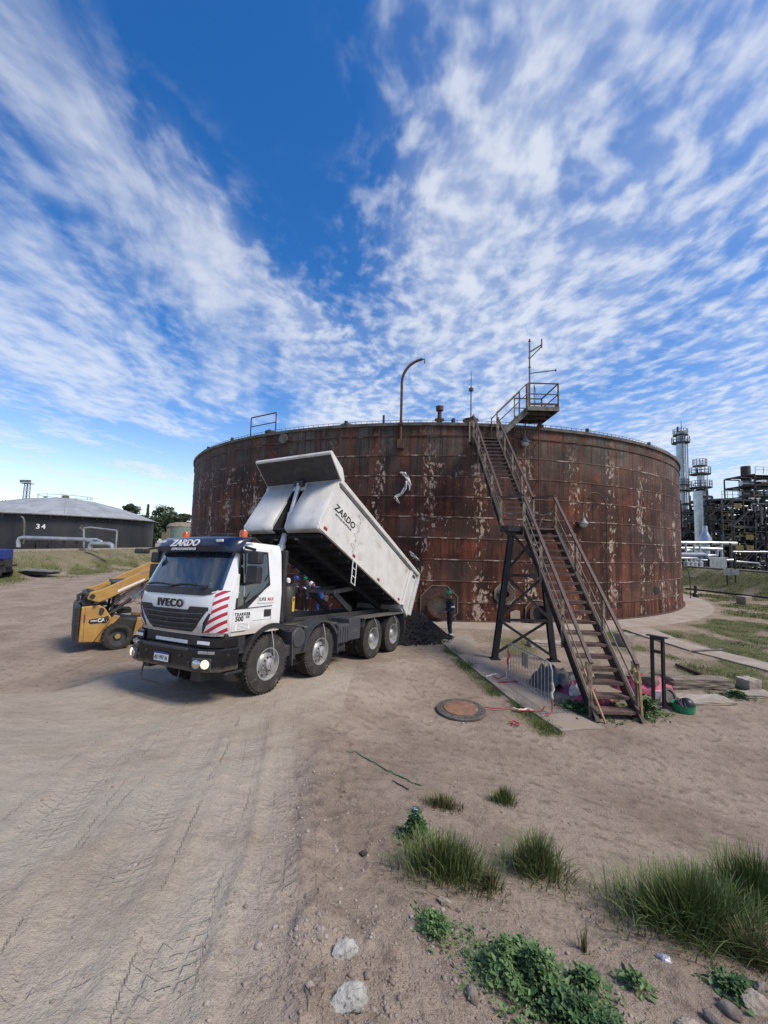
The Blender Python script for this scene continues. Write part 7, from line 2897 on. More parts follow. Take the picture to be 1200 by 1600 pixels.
# twigs and stalks
for k, (a, b, lab) in enumerate((((497, 1590), (508, 1530), 'dry stalk curving past the small tan stone'), ((476, 1600), (480, 1560), 'short dry stalk beside the track at the edge of the dirt'), ((612, 1222), (640, 1238), 'dark twig lying on the dirt beside the green hose'), ((805, 1570), (770, 1590), 'pale dry stalk lying in front of the leafy weed patch'))):
    A_, B_ = gpx(*a), gpx(*b)
    pts = []
    for t in np.linspace(0, 1, 7):
        q = A_ + (B_ - A_) * t
        off = 0.015 * math.sin(3 * t + k)
        pts.append(Vector((q[0] + off, q[1], gz(q[0] + off, q[1]) + 0.006 + 0.012 * t * (1 - t))))
    mb = MB()
    mb.tube(pts, 0.0028 if k != 2 else 0.007, 5)
    tag(mb.build('twig', DRY if k != 2 else BOOT, smooth=True), lab, 'twig')
# ================================================================== BEYOND THE BUND, LEFT
DOMEG = pm('dome_grey', (0.33, 0.345, 0.365), (0.25, 0.26, 0.275), 0.6, 0.6, dirt=((0.19, 0.185, 0.18), 0.9, 0.58))
SHELLB = pm('tar_shell', (0.016, 0.018, 0.023), (0.030, 0.031, 0.035), 0.7, 0.6, stretch=(1, 1, 0.3))
SILV = pm('pipe_silver', (0.46, 0.48, 0.50), (0.34, 0.36, 0.38), 1.5, 0.35, metal=0.55, dirt=((0.30, 0.29, 0.28), 2, 0.62))
LC = (-47.1, 58.4)
LR, LE, LT, LB = 11.5, 6.0, 9.0, 0.55
lt = thing('domed_tank', 'low black storage tank with grey domed roof beyond the left bund', 'storage tank', (LC[0], LC[1], 0))
la0 = math.atan2(-LC[1], -LC[0])
NP = 24
for k in range(NP):
    a0 = la0 + 2 * PI * k / NP
    mb = MB()
    g = []
    for z in (LB, LE):
        g.append([(LR * math.cos(a0 + 2 * PI / NP * i / 4), LR * math.sin(a0 + 2 * PI / NP * i / 4), z) for i in range(5)])
    mb.grid(g).build('shell_plate', SHELLB, lt, smooth=True)
    mb = MB()
    g = []
    lift = random.uniform(0, 0.03)
    for t in (1.045, 0.85, 0.6, 0.35, 0.08):
        zz_ = LE + (LT - LE) * (1 - (t / 1.045) ** 1.75) + lift + 0.05
        g.append([((LR * t) * math.cos(a0 + 2 * PI / NP * i / 4 * 0.994), (LR * t) * math.sin(a0 + 2 * PI / NP * i / 4 * 0.994), zz_) for i in range(5)])
    mb.grid(g).build('roof_panel', DOMEG, lt, smooth=True)
    mb = MB()
    for i in (0, 2):
        aa = a0 + 2 * PI / NP * (i / 4 + 0.1)
        c, s = math.cos(aa), math.sin(aa)
        mb = MB()
        mb.bar((LR * 1.03 * c, LR * 1.03 * s, LE + 0.05), (LR * 1.03 * c, LR * 1.03 * s, LE - 0.35), 0.08)
        mb.build('eave_bracket', STEELG, lt)
mb = MB()
mb.lathe([(LR * 1.05, LE - 0.05), (LR * 1.06, LE - 0.03), (LR * 1.06, LE + 0.09), (LR * 1.03, LE + 0.10)], 72)
mb.build('eave_ring', STEELG, lt)
mb = MB()
mb.lathe([(0, LT + 0.5), (0.4, LT + 0.45), (0.45, LT + 0.05), (0.9, LT + 0.02)], 16)
mb.build('roof_vent', GREYRIM, lt)
mb = MB()
for a in np.linspace(0, 2 * PI, 12, endpoint=False):
    mb.bar((3.2 * math.cos(a), 3.2 * math.sin(a), LT - 0.3), (3.2 * math.cos(a), 3.2 * math.sin(a), LT + 0.3), 0.03)
mb.lathe([(3.2, LT + 0.27), (3.22, LT + 0.3), (3.2, LT + 0.33)], 24)
kind(mb.build('roof_guard_rail', STEELG, lt), 'stuff')
# 34 painted on the shell


def on_left(px, z, off=0.03):
    d = ray(px, 830)
    A_ = d[0] ** 2 + d[1] ** 2
    B_ = -2 * (d[0] * LC[0] + d[1] * LC[1])
    C_ = LC[0] ** 2 + LC[1] ** 2 - (LR + off) ** 2
    t = (-B_ - math.sqrt(max(0, B_ * B_ - 4 * A_ * C_))) / (2 * A_)
    x, y = d[0] * t - LC[0], d[1] * t - LC[1]
    a = math.atan2(y, x)
    return Vector((x, y, z)), Vector((-math.sin(a), math.cos(a), 0))


p, xx = on_left(63, 4.55)
lettering('tank_number', '34', 0.80, frame(p, xx, (0, 0, 1)), WHITEP, lt, offset=0.02, depth=0.01, sp=1.3)
p, xx = on_left(126, 4.55)
lettering('tank_number', '4', 0.9, frame(p, xx, (0, 0, 1)), GREYRIM, lt, offset=0.01, depth=0.01)


def pix_pts(L, Y=None):
    return [Vector(at_y(px, py, yy)) for (px, py, yy) in L]


def pipe(name, L, r, mat, label, cat='pipe', n=10, group=None):
    mb = MB()
    mb.tube(pix_pts(L), r, n)
    return tag(mb.build(name, mat, smooth=True), label, cat, group)


pl_ = thing('pipeline', 'thick silver pipeline on low supports along the crest in front of the domed tank', 'pipeline', (0, 0, 0))
mb = MB()
mb.tube(pix_pts([(29, 855, 45), (29, 845, 45), (31, 841, 45), (36, 840, 45), (133, 843, 45), (144, 846, 45)]), 0.22, 12)
mb.build('main_pipe', SILV, pl_, smooth=True)
mb = MB()
mb.tube(pix_pts([(134, 843, 45.5), (150, 843, 45.5), (158, 846, 45.5), (159, 852, 45.5)]), 0.18, 12)
mb.build('branch_pipe', SILV, pl_, smooth=True)
mb = MB()
mb.tube(pix_pts([(141, 858, 44), (141, 852, 44), (144, 849, 44), (171, 850, 44), (175, 852, 44), (175, 858, 44)]), 0.24, 12)
mb.build('bend_pipe', SILV, pl_, smooth=True)
for px in (40, 60, 80, 100, 120):
    p = Vector(at_y(px, 845, 45))
    mb = MB()
    mb.bar((p.x, p.y, 1.6), (p.x, p.y, p.z), 0.15)
    mb.build('support', DARK, pl_)
fr = thing('goalpost', 'white pipe goalpost frame in front of the domed tank', 'frame', (0, 0, 0))
for L in ([(131, 857, 46), (131, 826, 46)], [(181, 857, 46), (183, 830, 46)], [(131, 825, 46), (142, 824, 46), (183, 829, 46)]):
    mb = MB()
    mb.tube(pix_pts(L), 0.09, 8)
    mb.build('frame_pipe', SILV, fr)
pipe('vent_pipe', [(37, 850, 46), (38, 815, 46), (36, 809, 46), (33, 807, 46)], 0.10, GREYRIM, 'tall thin vent pipe beside the silver pipeline')
# low dark pump skids in the shade
for k, px in enumerate((50, 68, 88, 112)):
    p = Vector(at_y(px, 852, 47))
    rough_block('pump_skid', (p.x, p.y, 2.4), (1.2, 0.6, 1.1), 0.2 * k, DARK, 'dark pump housing under the silver pipeline', 'pump', 0.03)['group'] = 'pump housings under the pipeline'
# steel plates, blue machine at the very left
p = gpx(52, 898)
SPL = pm('plate_grey', (0.20, 0.205, 0.21), (0.11, 0.11, 0.11), 1.5, 0.6)
for k in range(3):
    mb = MB()
    mb.box((0, 0, 0), (3.4 - 0.5 * k, 1.5, 0.06), M=Matrix.Rotation(0.12 * k - 0.1, 3, 'Z') @ Matrix.Rotation(0.03 * k, 3, 'Y'))
    o = mb.build('steel_plate', SPL if k == 2 else DARK)
    o.location = (p[0] + 0.3 * k, p[1], bh(p[0], p[1]) + 0.10 + 0.13 * k)
    tag(o, ('bottom dark steel plate of the pile at the foot of the bund', 'middle dark steel plate of the pile at the foot of the bund', 'pale top steel plate of the pile at the foot of the bund')[k], 'steel plate', 'steel plates piled by the bund')
p = gpx(4, 905)
bv = thing('blue_machine', 'blue and grey wheeled machine parked at the edge of the yard', 'machine', (p[0] - 0.9, p[1], bh(p[0], p[1])), 0.3)
mb = MB()
mb.bx(-1.3, 1.0, -0.6, 0.6, 1.5, 2.3)
mb.build('hood', BLUEC, bv, bevel=0.08)
mb = MB()
mb.bx(-1.2, 1.05, -0.5, 0.5, 0.5, 1.5)
mb.build('frame', LOADG, bv, bevel=0.05)
mb = MB()
mb.bx(0.6, 1.35, -0.5, 0.5, 0.95, 1.12)
mb.build('tow_bar', LOADG, bv)
for x in (-0.8, 0.55):
    for y in (-0.75, 0.75):
        mb = MB()
        mb.lathe([(0.2, -0.1), (0.42, -0.12), (0.45, 0), (0.42, 0.12), (0.2, 0.1), (0, 0.06)], 24, Matrix.Translation((x, y, 0.45)) @ ROTY)
        mb.build('wheel', TYRE, bv, smooth=True)


# ---- trees
def tree(px, ptop, pbase, Y, wpx, label, nleaf=1500, mat=None, conical=False, bare=False, leaf=0.5):
    top = Vector(at_y(px, ptop, Y))
    hgt = max(top.z - 0.5, 2.0)
    rad = wpx / FPX * Y / 2
    base = Vector((top.x, Y, 0.4))
    t = thing('tree', label, 'tree', base, 0, 'trees far behind the bund')
    mb = MB()
    th_ = hgt * 0.022 + 0.06
    mb.tube([(0, 0, -0.3), (0.1, 0, hgt * 0.35), (0.0, 0.1, hgt * 0.7), (0.1, 0, hgt * 0.93)], [th_ * 1.5, th_, th_ * 0.6, th_ * 0.15], 8)
    nb = 16 if bare else 9
    tips = []
    for k in range(nb):
        z = hgt * random.uniform(0.3, 0.8)
        a = random.uniform(0, 2 * PI)
        l = rad * random.uniform(0.5, 1.0)
        e = Vector((l * math.cos(a), l * math.sin(a), z + l * random.uniform(0.3, 0.9)))
        mb.tube([(0, 0, z), Vector((0, 0, z)).lerp(e, 0.5) + Vector((0, 0, 0.2)), e], [th_ * 0.45, th_ * 0.28, 0.03], 6)
        if bare:
            for q in range(5):
                b0 = Vector((0, 0, z)).lerp(e, random.uniform(0.4, 1))
                mb.tube([b0, b0 + Vector((random.uniform(-1, 1), random.uniform(-1, 1), random.uniform(0.3, 1.3))) * rad * 0.35], [0.04, 0.015], 4)
        tips.append(e)
    mb.build('trunk', pm('bark', (0.075, 0.06, 0.048), (0.05, 0.04, 0.033), 3, 0.9), t)
    if bare:
        nleaf = nleaf // 6
    nc = 46
    nleaf = nleaf * 3
    if conical:
        cz = np.linspace(0.12, 0.97, nc)
        C_ = np.stack([rng.normal(0, 0.35, nc) * rad * (1 - cz), rng.normal(0, 0.35, nc) * rad * (1 - cz), cz * hgt], -1)
        cr = rad * (1.02 - cz) * 0.9 + 0.2
    else:
        a = rng.uniform(0, 2 * np.pi, nc)
        rr_ = rad * np.sqrt(rng.uniform(0, 1, nc)) * 0.8
        zz2 = hgt * (0.30 + 0.62 * rng.uniform(0, 1, nc) ** 0.8)
        sh = np.sqrt(np.clip(1 - ((zz2 / hgt - 0.6) / 0.42) ** 2, 0.1, 1))
        C_ = np.stack([rr_ * np.cos(a) * sh, rr_ * np.sin(a) * sh, zz2], -1)
        cr = rad * rng.uniform(0.2, 0.42, nc)
    k = rng.integers(0, nc, nleaf)
    d = rng.normal(0, 1, (nleaf, 3))
    d /= np.linalg.norm(d, axis=1)[:, None]
    c = C_[k] + d * (cr[k] * rng.uniform(0.35, 1.0, nleaf) ** 0.5)[:, None] * np.array([1, 1, 0.75])
    e1 = rng.normal(0, 1, (nleaf, 3))
    e1 /= np.linalg.norm(e1, axis=1)[:, None]
    e2 = np.cross(e1, d)
    e2 /= np.maximum(np.linalg.norm(e2, axis=1), 1e-6)[:, None]
    sz = leaf * rng.uniform(0.5, 1.2, nleaf)[:, None]
    V = np.stack([c - e1 * sz * 0.5, c + e2 * sz * 0.3, c + e1 * sz * 0.5, c - e2 * sz * 0.3], 1).reshape(-1, 3)
    F = np.arange(nleaf * 4).reshape(-1, 4)
    kind(np_mesh('crown', V, F, mat or LFD, t), 'stuff')
    return t


TREEM = leafmat('tree_dark', (0.022, 0.038, 0.018), (0.055, 0.078, 0.032))
tree(205, 782, 830, 105, 30, 'dark round tree just right of the domed tank roof', 1600, TREEM)
tree(232, 786, 830, 112, 9, 'slim pointed cypress between rounded trees', 900, TREEM, True, leaf=0.4)
tree(258, 787, 832, 100, 42, 'broad dark tree left of the rusted tank', 2200, TREEM)
tree(288, 799, 834, 95, 28, 'dense dark shrub-like tree against the left edge of the rusted tank', 1500, TREEM)
tree(226, 803, 832, 92, 40, 'low dark bushy tree behind the domed tank edge', 1500, TREEM)
tree(8, 777, 800, 125, 26, 'thin almost bare tree at the left behind the domed tank', 800, TREEM, False, True)
tree(272, 803, 834, 90, 34, 'low dark bush in front of the broad tree left of the rusted tank', 1500, TREEM)
tree(243, 806, 834, 88, 36, 'low spreading dark tree beside the equipment cabinet', 1500, TREEM)
tree(212, 806, 834, 86, 30, 'dark hedge-like tree at the right edge of the domed tank', 1500, TREEM)
tree(-30, 790, 810, 120, 40, 'dark bushy tree behind the domed tank', 1500, TREEM)
# pale green tank with a cream roof beside the rusted tank
p = Vector(at_y(287, 826, 62))
PGR = pm('pale_green', (0.20, 0.26, 0.22), (0.15, 0.20, 0.17), 2, 0.6)
gt = thing('small_tank', 'small pale green tank with cream roof left of the rusted tank', 'tank', (p.x, p.y, 0.5))
mb = MB()
mb.lathe([(2.4, 0), (2.4, p.z - 0.3), (2.3, p.z - 0.2)], 28)
mb.build('shell', PGR, gt, smooth=True)
mb = MB()
mb.lathe([(2.45, p.z - 0.25), (2.0, p.z + 0.2), (1.0, p.z + 0.45), (0, p.z + 0.5)], 28)
mb.build('roof', WEATH, gt, smooth=True)
p = Vector(at_y(262, 826, 60))
mb = MB()
mb.box((0, 0, 0), (1.1, 1.1, 2.0))
mb.box((0.3, 0, 1.3), (0.4, 0.8, 0.7))
o = mb.build('equipment_hut', WEATH)
o.location = (p.x, p.y, 3.4)
mb = MB()
mb.box((0, 0, -1.9), (0.9, 0.9, 1.9))
mb.build('hut_base', CONC, o)
tag(o, 'small cream equipment cabinet beside the pale green tank', 'cabinet')


def lattice(px, ptop, pbase, Y, wpx, label, lamps=True):
    top = Vector(at_y(px, ptop, Y))
    wd = wpx / FPX * Y
    t = thing('lattice_mast', label, 'mast', (top.x, Y, 0.5))
    H_ = top.z - 0.5
    n_ = max(8, int(H_ / (wd * 1.3)))
    cs = [(-wd / 2, -wd / 2), (wd / 2, -wd / 2), (wd / 2, wd / 2), (-wd / 2, wd / 2)]
    for c in cs:
        mb = MB()
        mb.bar((c[0] * 1.4, c[1] * 1.4, 0), (c[0], c[1], H_), 0.14)
        mb.build('leg', STEELG, t)
    mb = MB()
    for k in range(n_):
        z0, z1 = H_ * k / n_, H_ * (k + 1) / n_
        for i in range(4):
            a, b = cs[i], cs[(i + 1) % 4]
            k0 = 1.4 - 0.4 * k / n_
            mb.bar((a[0] * k0, a[1] * k0, z0), (b[0] * k0, b[1] * k0, z1), 0.07)
            mb.bar((a[0] * k0, a[1] * k0, z0), (b[0] * k0, b[1] * k0, z0), 0.07)
    kind(mb.build('lacing', STEELG, t), 'stuff')
    if lamps:
        mb = MB()
        mb.bx(-wd * 1.5, wd * 1.5, -wd, wd, H_, H_ + 0.15)
        mb.build('platform', DARK, t)
        for x in (-1.3, -0.45, 0.45, 1.3):
            mb = MB()
            mb.box((x * wd, -wd * 0.8, H_ + 0.7), (0.7, 0.35, 0.8))
            mb.build('floodlight', LAMPG, t)
    return t


lattice(43, 756, 800, 120, 5.0, 'tall lattice floodlight mast behind the domed tank')
lattice(71, 775, 800, 160, 2.6, 'small distant lattice pylon above the dome roof', False)

# ================================================================== THE REFINERY, RIGHT
SILC = pm('column_silver', (0.42, 0.44, 0.46), (0.33, 0.35, 0.37), 0.8, 0.30, metal=0.85, dirt=((0.36, 0.35, 0.34), 0.9, 0.60))
YEL = pm('rail_yellow', (0.17, 0.125, 0.03), (0.09, 0.07, 0.022), 3, 0.6)
RDARK = pm('rack_dark', (0.013, 0.014, 0.018), (0.024, 0.024, 0.027), 1.2, 0.6)
RMID = pm('rack_grey', (0.055, 0.058, 0.064), (0.030, 0.031, 0.035), 1.2, 0.6)
STACKR = pm('stack_brown', (0.070, 0.050, 0.044), (0.045, 0.033, 0.030), 1.0, 0.75)


def column(px, pbase_z, Y, segs, decks, label):
    """segs: list of (py, radius) from the bottom up; decks: (py, out radius)"""
    d = Vector(at_y(px, 800, Y))
    t = thing('process_column', label, 'column', (d.x, Y, pbase_z))
    zof = lambda py: float(at_y(px, py, Y)[2]) - pbase_z
    prof = [(segs[0][1], 0.0)]
    for (py, r) in segs:
        prof.append((r, zof(py)))
    prof.append((0, zof(segs[-1][0]) + segs[-1][1] * 0.5))
    mb = MB()
    mb.lathe(prof, 28)
    mb.build('shell', SILC, t, smooth=True)
    for z in np.arange(2.0, zof(segs[-1][0]), 1.6):
        r = float(np.interp(z, [b for a, b in prof[:-1]], [a for a, b in prof[:-1]]))
        mb = MB()
        mb.lathe([(r + 0.005, z), (r + 0.02, z + 0.02), (r + 0.02, z + 0.07), (r + 0.005, z + 0.09)], 28)
        mb.build('cladding_band', SILV, t)
    for (py, r, rail) in decks:
        z = zof(py)
        mb = MB()
        mb.lathe([(0.4, z), (r, z), (r, z + 0.15), (0.4, z + 0.15)], 24)
        dk = mb.build('platform', RMID, t)
        mb = MB()
        for k in range(14):
            a = 2 * PI * k / 14
            mb.bar((r * math.cos(a), r * math.sin(a), z), (r * math.cos(a), r * math.sin(a), z + 1.1), 0.07)
        for zz2 in (0.6, 1.1):
            mb.lathe([(r, z + zz2 - 0.04), (r + 0.05, z + zz2), (r, z + zz2 + 0.04)], 24)
        mb.build('railing', rail, dk)
    mb = MB()
    r0 = segs[0][1]
    mb.tube([(r0 + 0.25, -0.3, 1), (r0 + 0.25, -0.3, zof(segs[0][0]) * 0.95)], 0.12, 8)
    mb.build('riser_pipe', SILV, t)
    mb = MB()
    for s in (-0.25, 0.25):
        mb.bar((-0.2 + s, -r0 - 0.35, 0.5), (-0.2 + s, -r0 - 0.35, zof(segs[-1][0])), 0.06)
    for z in np.arange(0.8, zof(segs[-1][0]), 0.5):
        mb.bar((-0.45, -r0 - 0.35, z), (0.05, -r0 - 0.35, z), 0.04)
    kind(mb.build('ladder', RMID, t), 'stuff')
    mb = MB()
    zt = zof(segs[-1][0])
    mb.tube([(0.2, 0, zt), (0.2, 0, zt + 2.2)], [0.07, 0.03], 6)
    mb.tube([(-0.3, 0.2, zt), (-0.3, 0.2, zt + 1.1)], [0.15, 0.15], 8)
    mb.build('top_fitting', RMID, t)
    return t


column(1067, 0.8, 70, [(676, 0.70)], [(693, 1.35, RMID), (681, 1.1, STACKR), (759, 1.05, RMID), (768, 1.7, RMID)], 'tall slim silver column with two round platforms near its top')
column(1096, 0.8, 62, [(768, 0.95), (764, 0.45), (742, 0.42)], [(763, 1.45, RMID), (742, 1.35, WEATH), (729, 0.9, WEATH)], 'shorter thick silver column with stacked platforms beside a yellow ladder tower')
# small silver vessel in front
d = Vector(at_y(1102, 840, 55))
vs_ = thing('silver_vessel', 'small silver vessel with conical top in front of the thick column', 'vessel', (d.x, 55, 1.0))
mb = MB()
z1 = float(at_y(1102, 832, 55)[2]) - 1.0
mb.lathe([(0.75, 0), (0.75, z1 - 0.8), (0.45, z1 - 0.2), (0.3, z1 + 0.3), (0.3, z1 + 0.9), (0, z1 + 0.95)], 22)
mb.build('shell', SILC, vs_, smooth=True)


def rack(name, label, Y0, Y1, px0, px1, ptop, nb, nl, seed, zbase=0.7, yellow=0.25, braces=True):
    r_ = random.Random(seed)
    x0 = float(at_y(px0, 800, Y0)[0])
    x1 = float(at_y(px1, 800, Y0)[0])
    zt = float(at_y((px0 + px1) / 2, ptop, Y0)[2])
    t = thing(name, label, 'structure', (x0, Y0, zbase))
    H_ = zt - zbase
    dx_ = (x1 - x0) / nb
    dy_ = Y1 - Y0
    lev = [H_ * (k + 1) / nl for k in range(nl)]
    xs_ = [i * dx_ + (r_.uniform(-0.22, 0.22) * dx_ if 0 < i < nb else 0) for i in range(nb + 1)]
    for i in range(nb + 1):
        for j in (0, 1):
            mb = MB()
            mb.bar((xs_[i], j * dy_, 0), (xs_[i], j * dy_, H_ + r_.choice((0, 0, 0.8, 1.6))), 0.15, 0.18)
            mb.build('post', RDARK if r_.random() < 0.6 else RMID, t)
    for k, z in enumerate(lev):
        for j in (0, 1):
            for i in range(nb):
                if r_.random() < 0.22:
                    continue
                zz2 = z + r_.choice((0, 0, 0, -0.5, 0.6))
                mb = MB()
                mb.bar((xs_[i], j * dy_, zz2), (xs_[i + 1], j * dy_, zz2), 0.14, r_.choice((0.14, 0.2, 0.3)))
                mb.build('beam', RDARK if r_.random() < 0.65 else RMID, t)
        for i in range(0, nb + 1, 2):
            mb = MB()
            mb.bar((xs_[i], 0, z), (xs_[i], dy_, z), 0.14, 0.2)
            mb.build('cross_beam', RDARK, t)
        if r_.random() < 0.8:
            mb = MB()
            mb.bx(0, x1 - x0, dy_ * 0.25, dy_ - 0.1, z + 0.17, z + 0.21)
            mb.build('deck', RDARK, t)
        for i in range(nb):
            if r_.random() < 0.5:
                m_ = YEL if r_.random() < yellow else RDARK
                mb = MB()
                for zz2 in (0.55, 1.05):
                    mb.bar((xs_[i], -0.12, z + 0.2 + zz2), (xs_[i + 1], -0.12, z + 0.2 + zz2), 0.05)
                for q in range(3):
                    xq = xs_[i] + (xs_[i + 1] - xs_[i]) * q / 2
                    mb.bar((xq, -0.12, z + 0.1), (xq, -0.12, z + 1.27), 0.05)
                mb.build('deck_railing', m_, t)
    # tall risers, crooked pipes, slanting ducts and stair flights
    for q in range(nb * 3):
        xq = r_.uniform(0, x1 - x0)
        za, zb = sorted((r_.uniform(0, H_), r_.uniform(0, H_)))
        yq = r_.uniform(-0.5, 0.4) * dy_ * 0.4
        rr_ = r_.choice((0.05, 0.07, 0.1, 0.16))
        mb = MB()
        pts = [(xq, yq, za), (xq, yq, zb), (xq + r_.uniform(-2, 2), yq, zb)]
        if r_.random() < 0.5:
            pts.append((pts[-1][0], yq, zb + r_.uniform(-1.5, 1.2)))
        mb.tube(pts, rr_, 7)
        mb.build('riser', r_.choice((RMID, RMID, RDARK, SILV, STEELG)), t)
    for q in range(max(2, nb // 2)):
        xq, zq = r_.uniform(0, x1 - x0 - 2), r_.uniform(0.3, H_ - 2.5)
        mb = MB()
        mb.bar((xq, -0.4, zq), (xq + 2.6, -0.4, zq + 2.4), 0.5, 0.12)
        mb.build('stair_flight', r_.choice((RDARK, YEL, RMID)), t)
    # vessels, exchangers and pipes between the posts
    for k in range(nl):
        z = (lev[k - 1] if k else 0.0)
        hh = lev[0]
        for i in range(nb):
            q = r_.random()
            cx = (i + 0.5) * dx_
            if q < 0.45:
                rr_ = min(dx_, hh) * r_.uniform(0.2, 0.34)
                mb = MB()
                mb.tube([(i * dx_ + 0.3, dy_ * 0.5, z + 0.3 + rr_), ((i + 1) * dx_ - 0.3, dy_ * 0.5, z + 0.3 + rr_)], rr_, 14)
                mb.build('exchanger', RMID if r_.random() < 0.6 else SILV, t, smooth=True)
            elif q < 0.75:
                rr_ = dx_ * r_.uniform(0.12, 0.25)
                mb = MB()
                mb.lathe([(rr_, 0), (rr_, hh * 0.75), (rr_ * 0.4, hh * 0.9), (0, hh * 0.92)], 14, Matrix.Translation((cx, dy_ * 0.55, z + 0.2)))
                mb.build('vessel', RDARK if r_.random() < 0.6 else RMID, t, smooth=True)
            else:
                mb = MB()
                mb.box((cx, dy_ * 0.6, z + hh * 0.4), (dx_ * 0.7, dy_ * 0.6, hh * 0.6))
                mb.build('equipment_box', RDARK, t)
            for c_ in range(2):
                mb = MB()
                zz2 = z + hh * r_.uniform(0.3, 0.95)
                yy = r_.uniform(0.15, 0.5) * dy_
                mb.tube([(i * dx_, yy, zz2), ((i + 0.6) * dx_, yy, zz2), ((i + 0.62) * dx_, yy, zz2 - hh * 0.4), ((i + 1) * dx_, yy, zz2 - hh * 0.4)], r_.uniform(0.05, 0.13), 8)
                mb.build('pipe_run', r_.choice((RMID, SILV, RDARK, STEELG)), t)
            if q < 0.08 and z > 1:
                mb = MB()
                mb.bx(i * dx_ + 0.2, (i + 1) * dx_ - 0.2, -0.16, -0.1, z + 0.3, z + 1.0)
                mb.build('guard_panel', YEL, t)
            if braces and r_.random() < 0.3:
                mb = MB()
                mb.bar((i * dx_, -0.05, z), ((i + 1) * dx_, -0.05, z + hh), 0.12)
                mb.build('brace', RDARK, t)
    return t


rack('process_rack', 'dark steel process rack crowded with pipes behind the thick silver column', 68, 75, 1052, 1160, 797, 8, 6, 3)
rack('process_rack', 'tall dark process structure with yellow railings at the far right', 58, 66, 1128, 1240, 782, 7, 7, 5, yellow=0.6)
rack('process_rack', 'high steel frame with diagonal members rising behind the dark structure', 66, 72, 1182, 1260, 742, 3, 9, 9, yellow=0.4)
rack('ladder_tower', 'narrow yellow ladder tower beside the thick silver column', 60.5, 63, 1105, 1114, 776, 1, 8, 12, yellow=1.0)
# stacks
d = Vector(at_y(1166, 760, 70))
mb = MB()
z1 = float(at_y(1166, 729, 70)[2])
mb.lathe([(0.72, 0), (0.70, z1), (0.60, z1), (0.60, z1 - 0.6), (0, z1 - 0.6)], 22)
o = mb.build('chimney', STACKR, smooth=True)
o.location = (d.x, 70, 0)
tag(o, 'short fat brown steel chimney above the dark process rack', 'chimney')
# top truss of the pipe bridge
br = thing('pipe_bridge', 'open truss pipe bridge between the silver column and the dark structure', 'bridge', (0, 0, 0))
xa, xb = at_y(1103, 791, 66), at_y(1160, 788, 66)
A_, B_ = Vector(xa), Vector(xb)
for dz_ in (0.0, 1.1):
    mb = MB()
    mb.bar(A_ + Vector((0, 0, dz_)), B_ + Vector((0, 0, dz_)), 0.18)
    mb.build('chord', RMID, br)
for k in range(10):
    mb = MB()
    mb.bar(A_.lerp(B_, k / 10), A_.lerp(B_, (k + 1) / 10) + Vector((0, 0, 1.1)), 0.10)
    mb.build('diagonal', RMID, br)
# silver pipes on the terrace behind the crest
for k, (L, r, lab) in enumerate((
        ([(1040, 848, 47), (1100, 848.5, 47), (1150, 849.5, 47)], 0.24, 'topmost long silver pipe above the terrace behind the bund'),
        ([(1040, 857, 46), (1090, 857, 46), (1127, 858.5, 46)], 0.22, 'second long silver pipe just below the topmost one'),
        ([(1060, 867, 45), (1098, 867, 45), (1103, 869, 45), (1104, 886, 45)], 0.30, 'thick blue grey pipe bending down to the terrace'),
        ([(1060, 872, 44.5), (1088, 872, 44.5), (1090, 875, 44.5), (1115, 876, 44.5), (1145, 875, 44.5)], 0.14, 'thin silver pipe winding along the terrace'),
        ([(1072, 860, 45.5), (1080, 860, 45.5), (1081, 870, 45.5)], 0.22, 'short silver pipe elbow beside the rusted tank edge'),
        ([(1104, 868, 45.2), (1120, 868, 45.2), (1121, 858, 45.2)], 0.18, 'silver pipe rising from the thick bend'),
        ([(1145, 862, 46.5), (1215, 862.5, 46.5)], 0.10, 'thin rail-like pipe running past the dark structure'),
        ([(1150, 877, 44), (1185, 880, 44), (1187, 884, 44)], 0.10, 'thin pale pipe dropping over the end of the terrace'))):
    pipe('silver_pipe', L, r, SILV if k != 2 else pm('pipe_blue', (0.22, 0.26, 0.32), (0.17, 0.20, 0.25), 2, 0.5), lab)
for px, yy in ((1072, 45.3), (1085, 45.3), (1094, 45.3), (1112, 46), (1128, 46), (1142, 46.5)):
    a = Vector(at_y(px, 872, yy))
    mb = MB()
    mb.tube([(a.x, a.y, 1.0), (a.x, a.y, float(at_y(px, 848, yy)[2]))], 0.11, 8)
    tag(mb.build('pipe_stand', RMID if px in (1112, 1142) else SILV), 'vertical pipe stand carrying the long silver pipes', 'pipe stand', 'stands under the silver pipes')
for px in (1073, 1080, 1086, 1094):
    a = Vector(at_y(px, 880, 44))
    mb = MB()
    mb.lathe([(0.26, 0), (0.26, 0.8), (0.3, 0.82), (0.3, 0.95), (0.12, 1.0), (0.12, 1.3), (0, 1.32)], 14)
    o = mb.build('valve_pot', SILV, smooth=True)
    o.location = (a.x, 44, 1.5)
    tag(o, 'silver valve pot standing in a row on the terrace', 'valve', 'valve pots on the terrace')
fe = thing('slat_screen', 'blue grey slatted screen on the terrace below the silver pipes', 'screen', (0, 0, 0))
for k in range(13):
    a = Vector(at_y(1110 + k * 2.05, 886, 44))
    mb = MB()
    mb.bx(a.x - 0.05, a.x + 0.05, 43.98, 44.03, 1.5, 2.95)
    mb.build('slat', SILV, fe)
mb = MB()
a, b = Vector(at_y(1108, 874, 44)), Vector(at_y(1137, 874, 44))
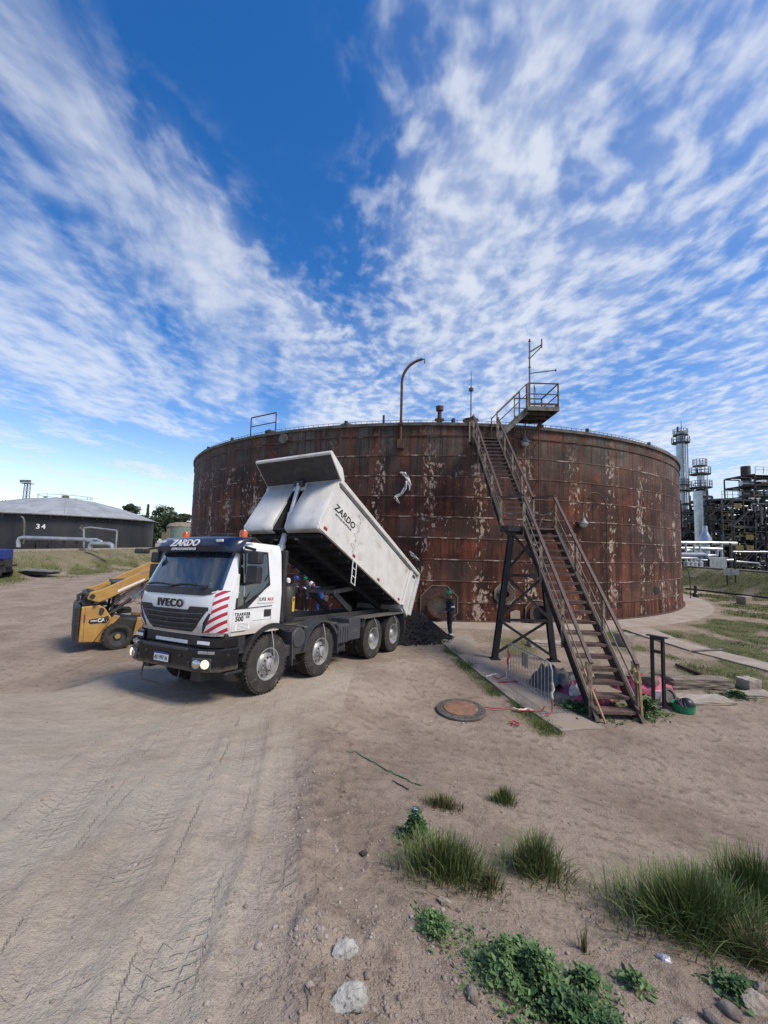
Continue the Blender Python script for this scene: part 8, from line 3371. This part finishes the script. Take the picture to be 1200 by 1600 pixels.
mb.bx(a.x, b.x, 43.97, 44.04, 2.95, 3.05)
mb.build('top_rail', SILV, fe)
mb = MB()
mb.bx(a.x, b.x, 44.1, 44.2, 1.4, 2.9)
mb.build('back_panel', RDARK, fe)
# concrete edge of the terrace
mb = MB()
mb.bx(33.4, 33.9, 20, 62, 1.5, 2.02)
kind(mb.build('terrace_kerb', CONC, bevel=0.02), 'structure')
# twin white boxes on posts on the slope
d = gpx(1143, 913)
bx_ = thing('meter_boxes', 'two white meter boxes on dark posts on the grassy bund', 'meter boxes', (d[0], d[1], bh(d[0], d[1])), -0.7)
for s in (-0.28, 0.28):
    mb = MB()
    mb.box((s, 0, 1.05), (0.46, 0.16, 0.55 if s < 0 else 0.45))
    mb.build('box', SHEET, bx_, bevel=0.01)
    mb = MB()
    mb.bar((s, 0.05, -0.1), (s, 0.05, 1.45), 0.10)
    mb.build('post', DARK, bx_)
# ground pipe along the toe, thin post, marker
p0, p1 = gpx(1072, 926), gpx(1235, 946)
mb = MB()
mb.tube([Vector((p0[0], p0[1], 0.35)), Vector((p1[0], p1[1], 0.35))], 0.07, 8)
gp_ = tag(mb.build('ground_pipe', DARK), 'long dark pipe running low along the foot of the grassy bund', 'pipe')
d = gpx(1163, 944)
rough_block('pipe_block', (d[0], d[1], 0.25), (0.7, 0.6, 0.6), 0.3, CONC, 'grey concrete block under the long dark ground pipe', 'block', 0.02)
d = gpx(1079, 936)
mb = MB()
mb.tube([(0, 0, 0), (0, 0, 1.5), (-0.1, 0, 2.1), (-0.5, 0, 2.5)], 0.03, 6)
o = mb.build('thin_pole', DARK)
o.location = (d[0], d[1], bh(d[0], d[1]))
tag(o, 'thin bent pole standing right of the rusted tank', 'pole')
d = gpx(1087, 933)
mb = MB()
mb.lathe([(0.22, 0), (0.2, 0.25), (0.1, 0.35), (0.09, 0.9), (0, 0.92)], 10)
o = mb.build('hydrant', BLACKP)
o.location = (d[0], d[1], bh(d[0], d[1]))
tag(o, 'small black hydrant at the foot of the bund', 'hydrant')
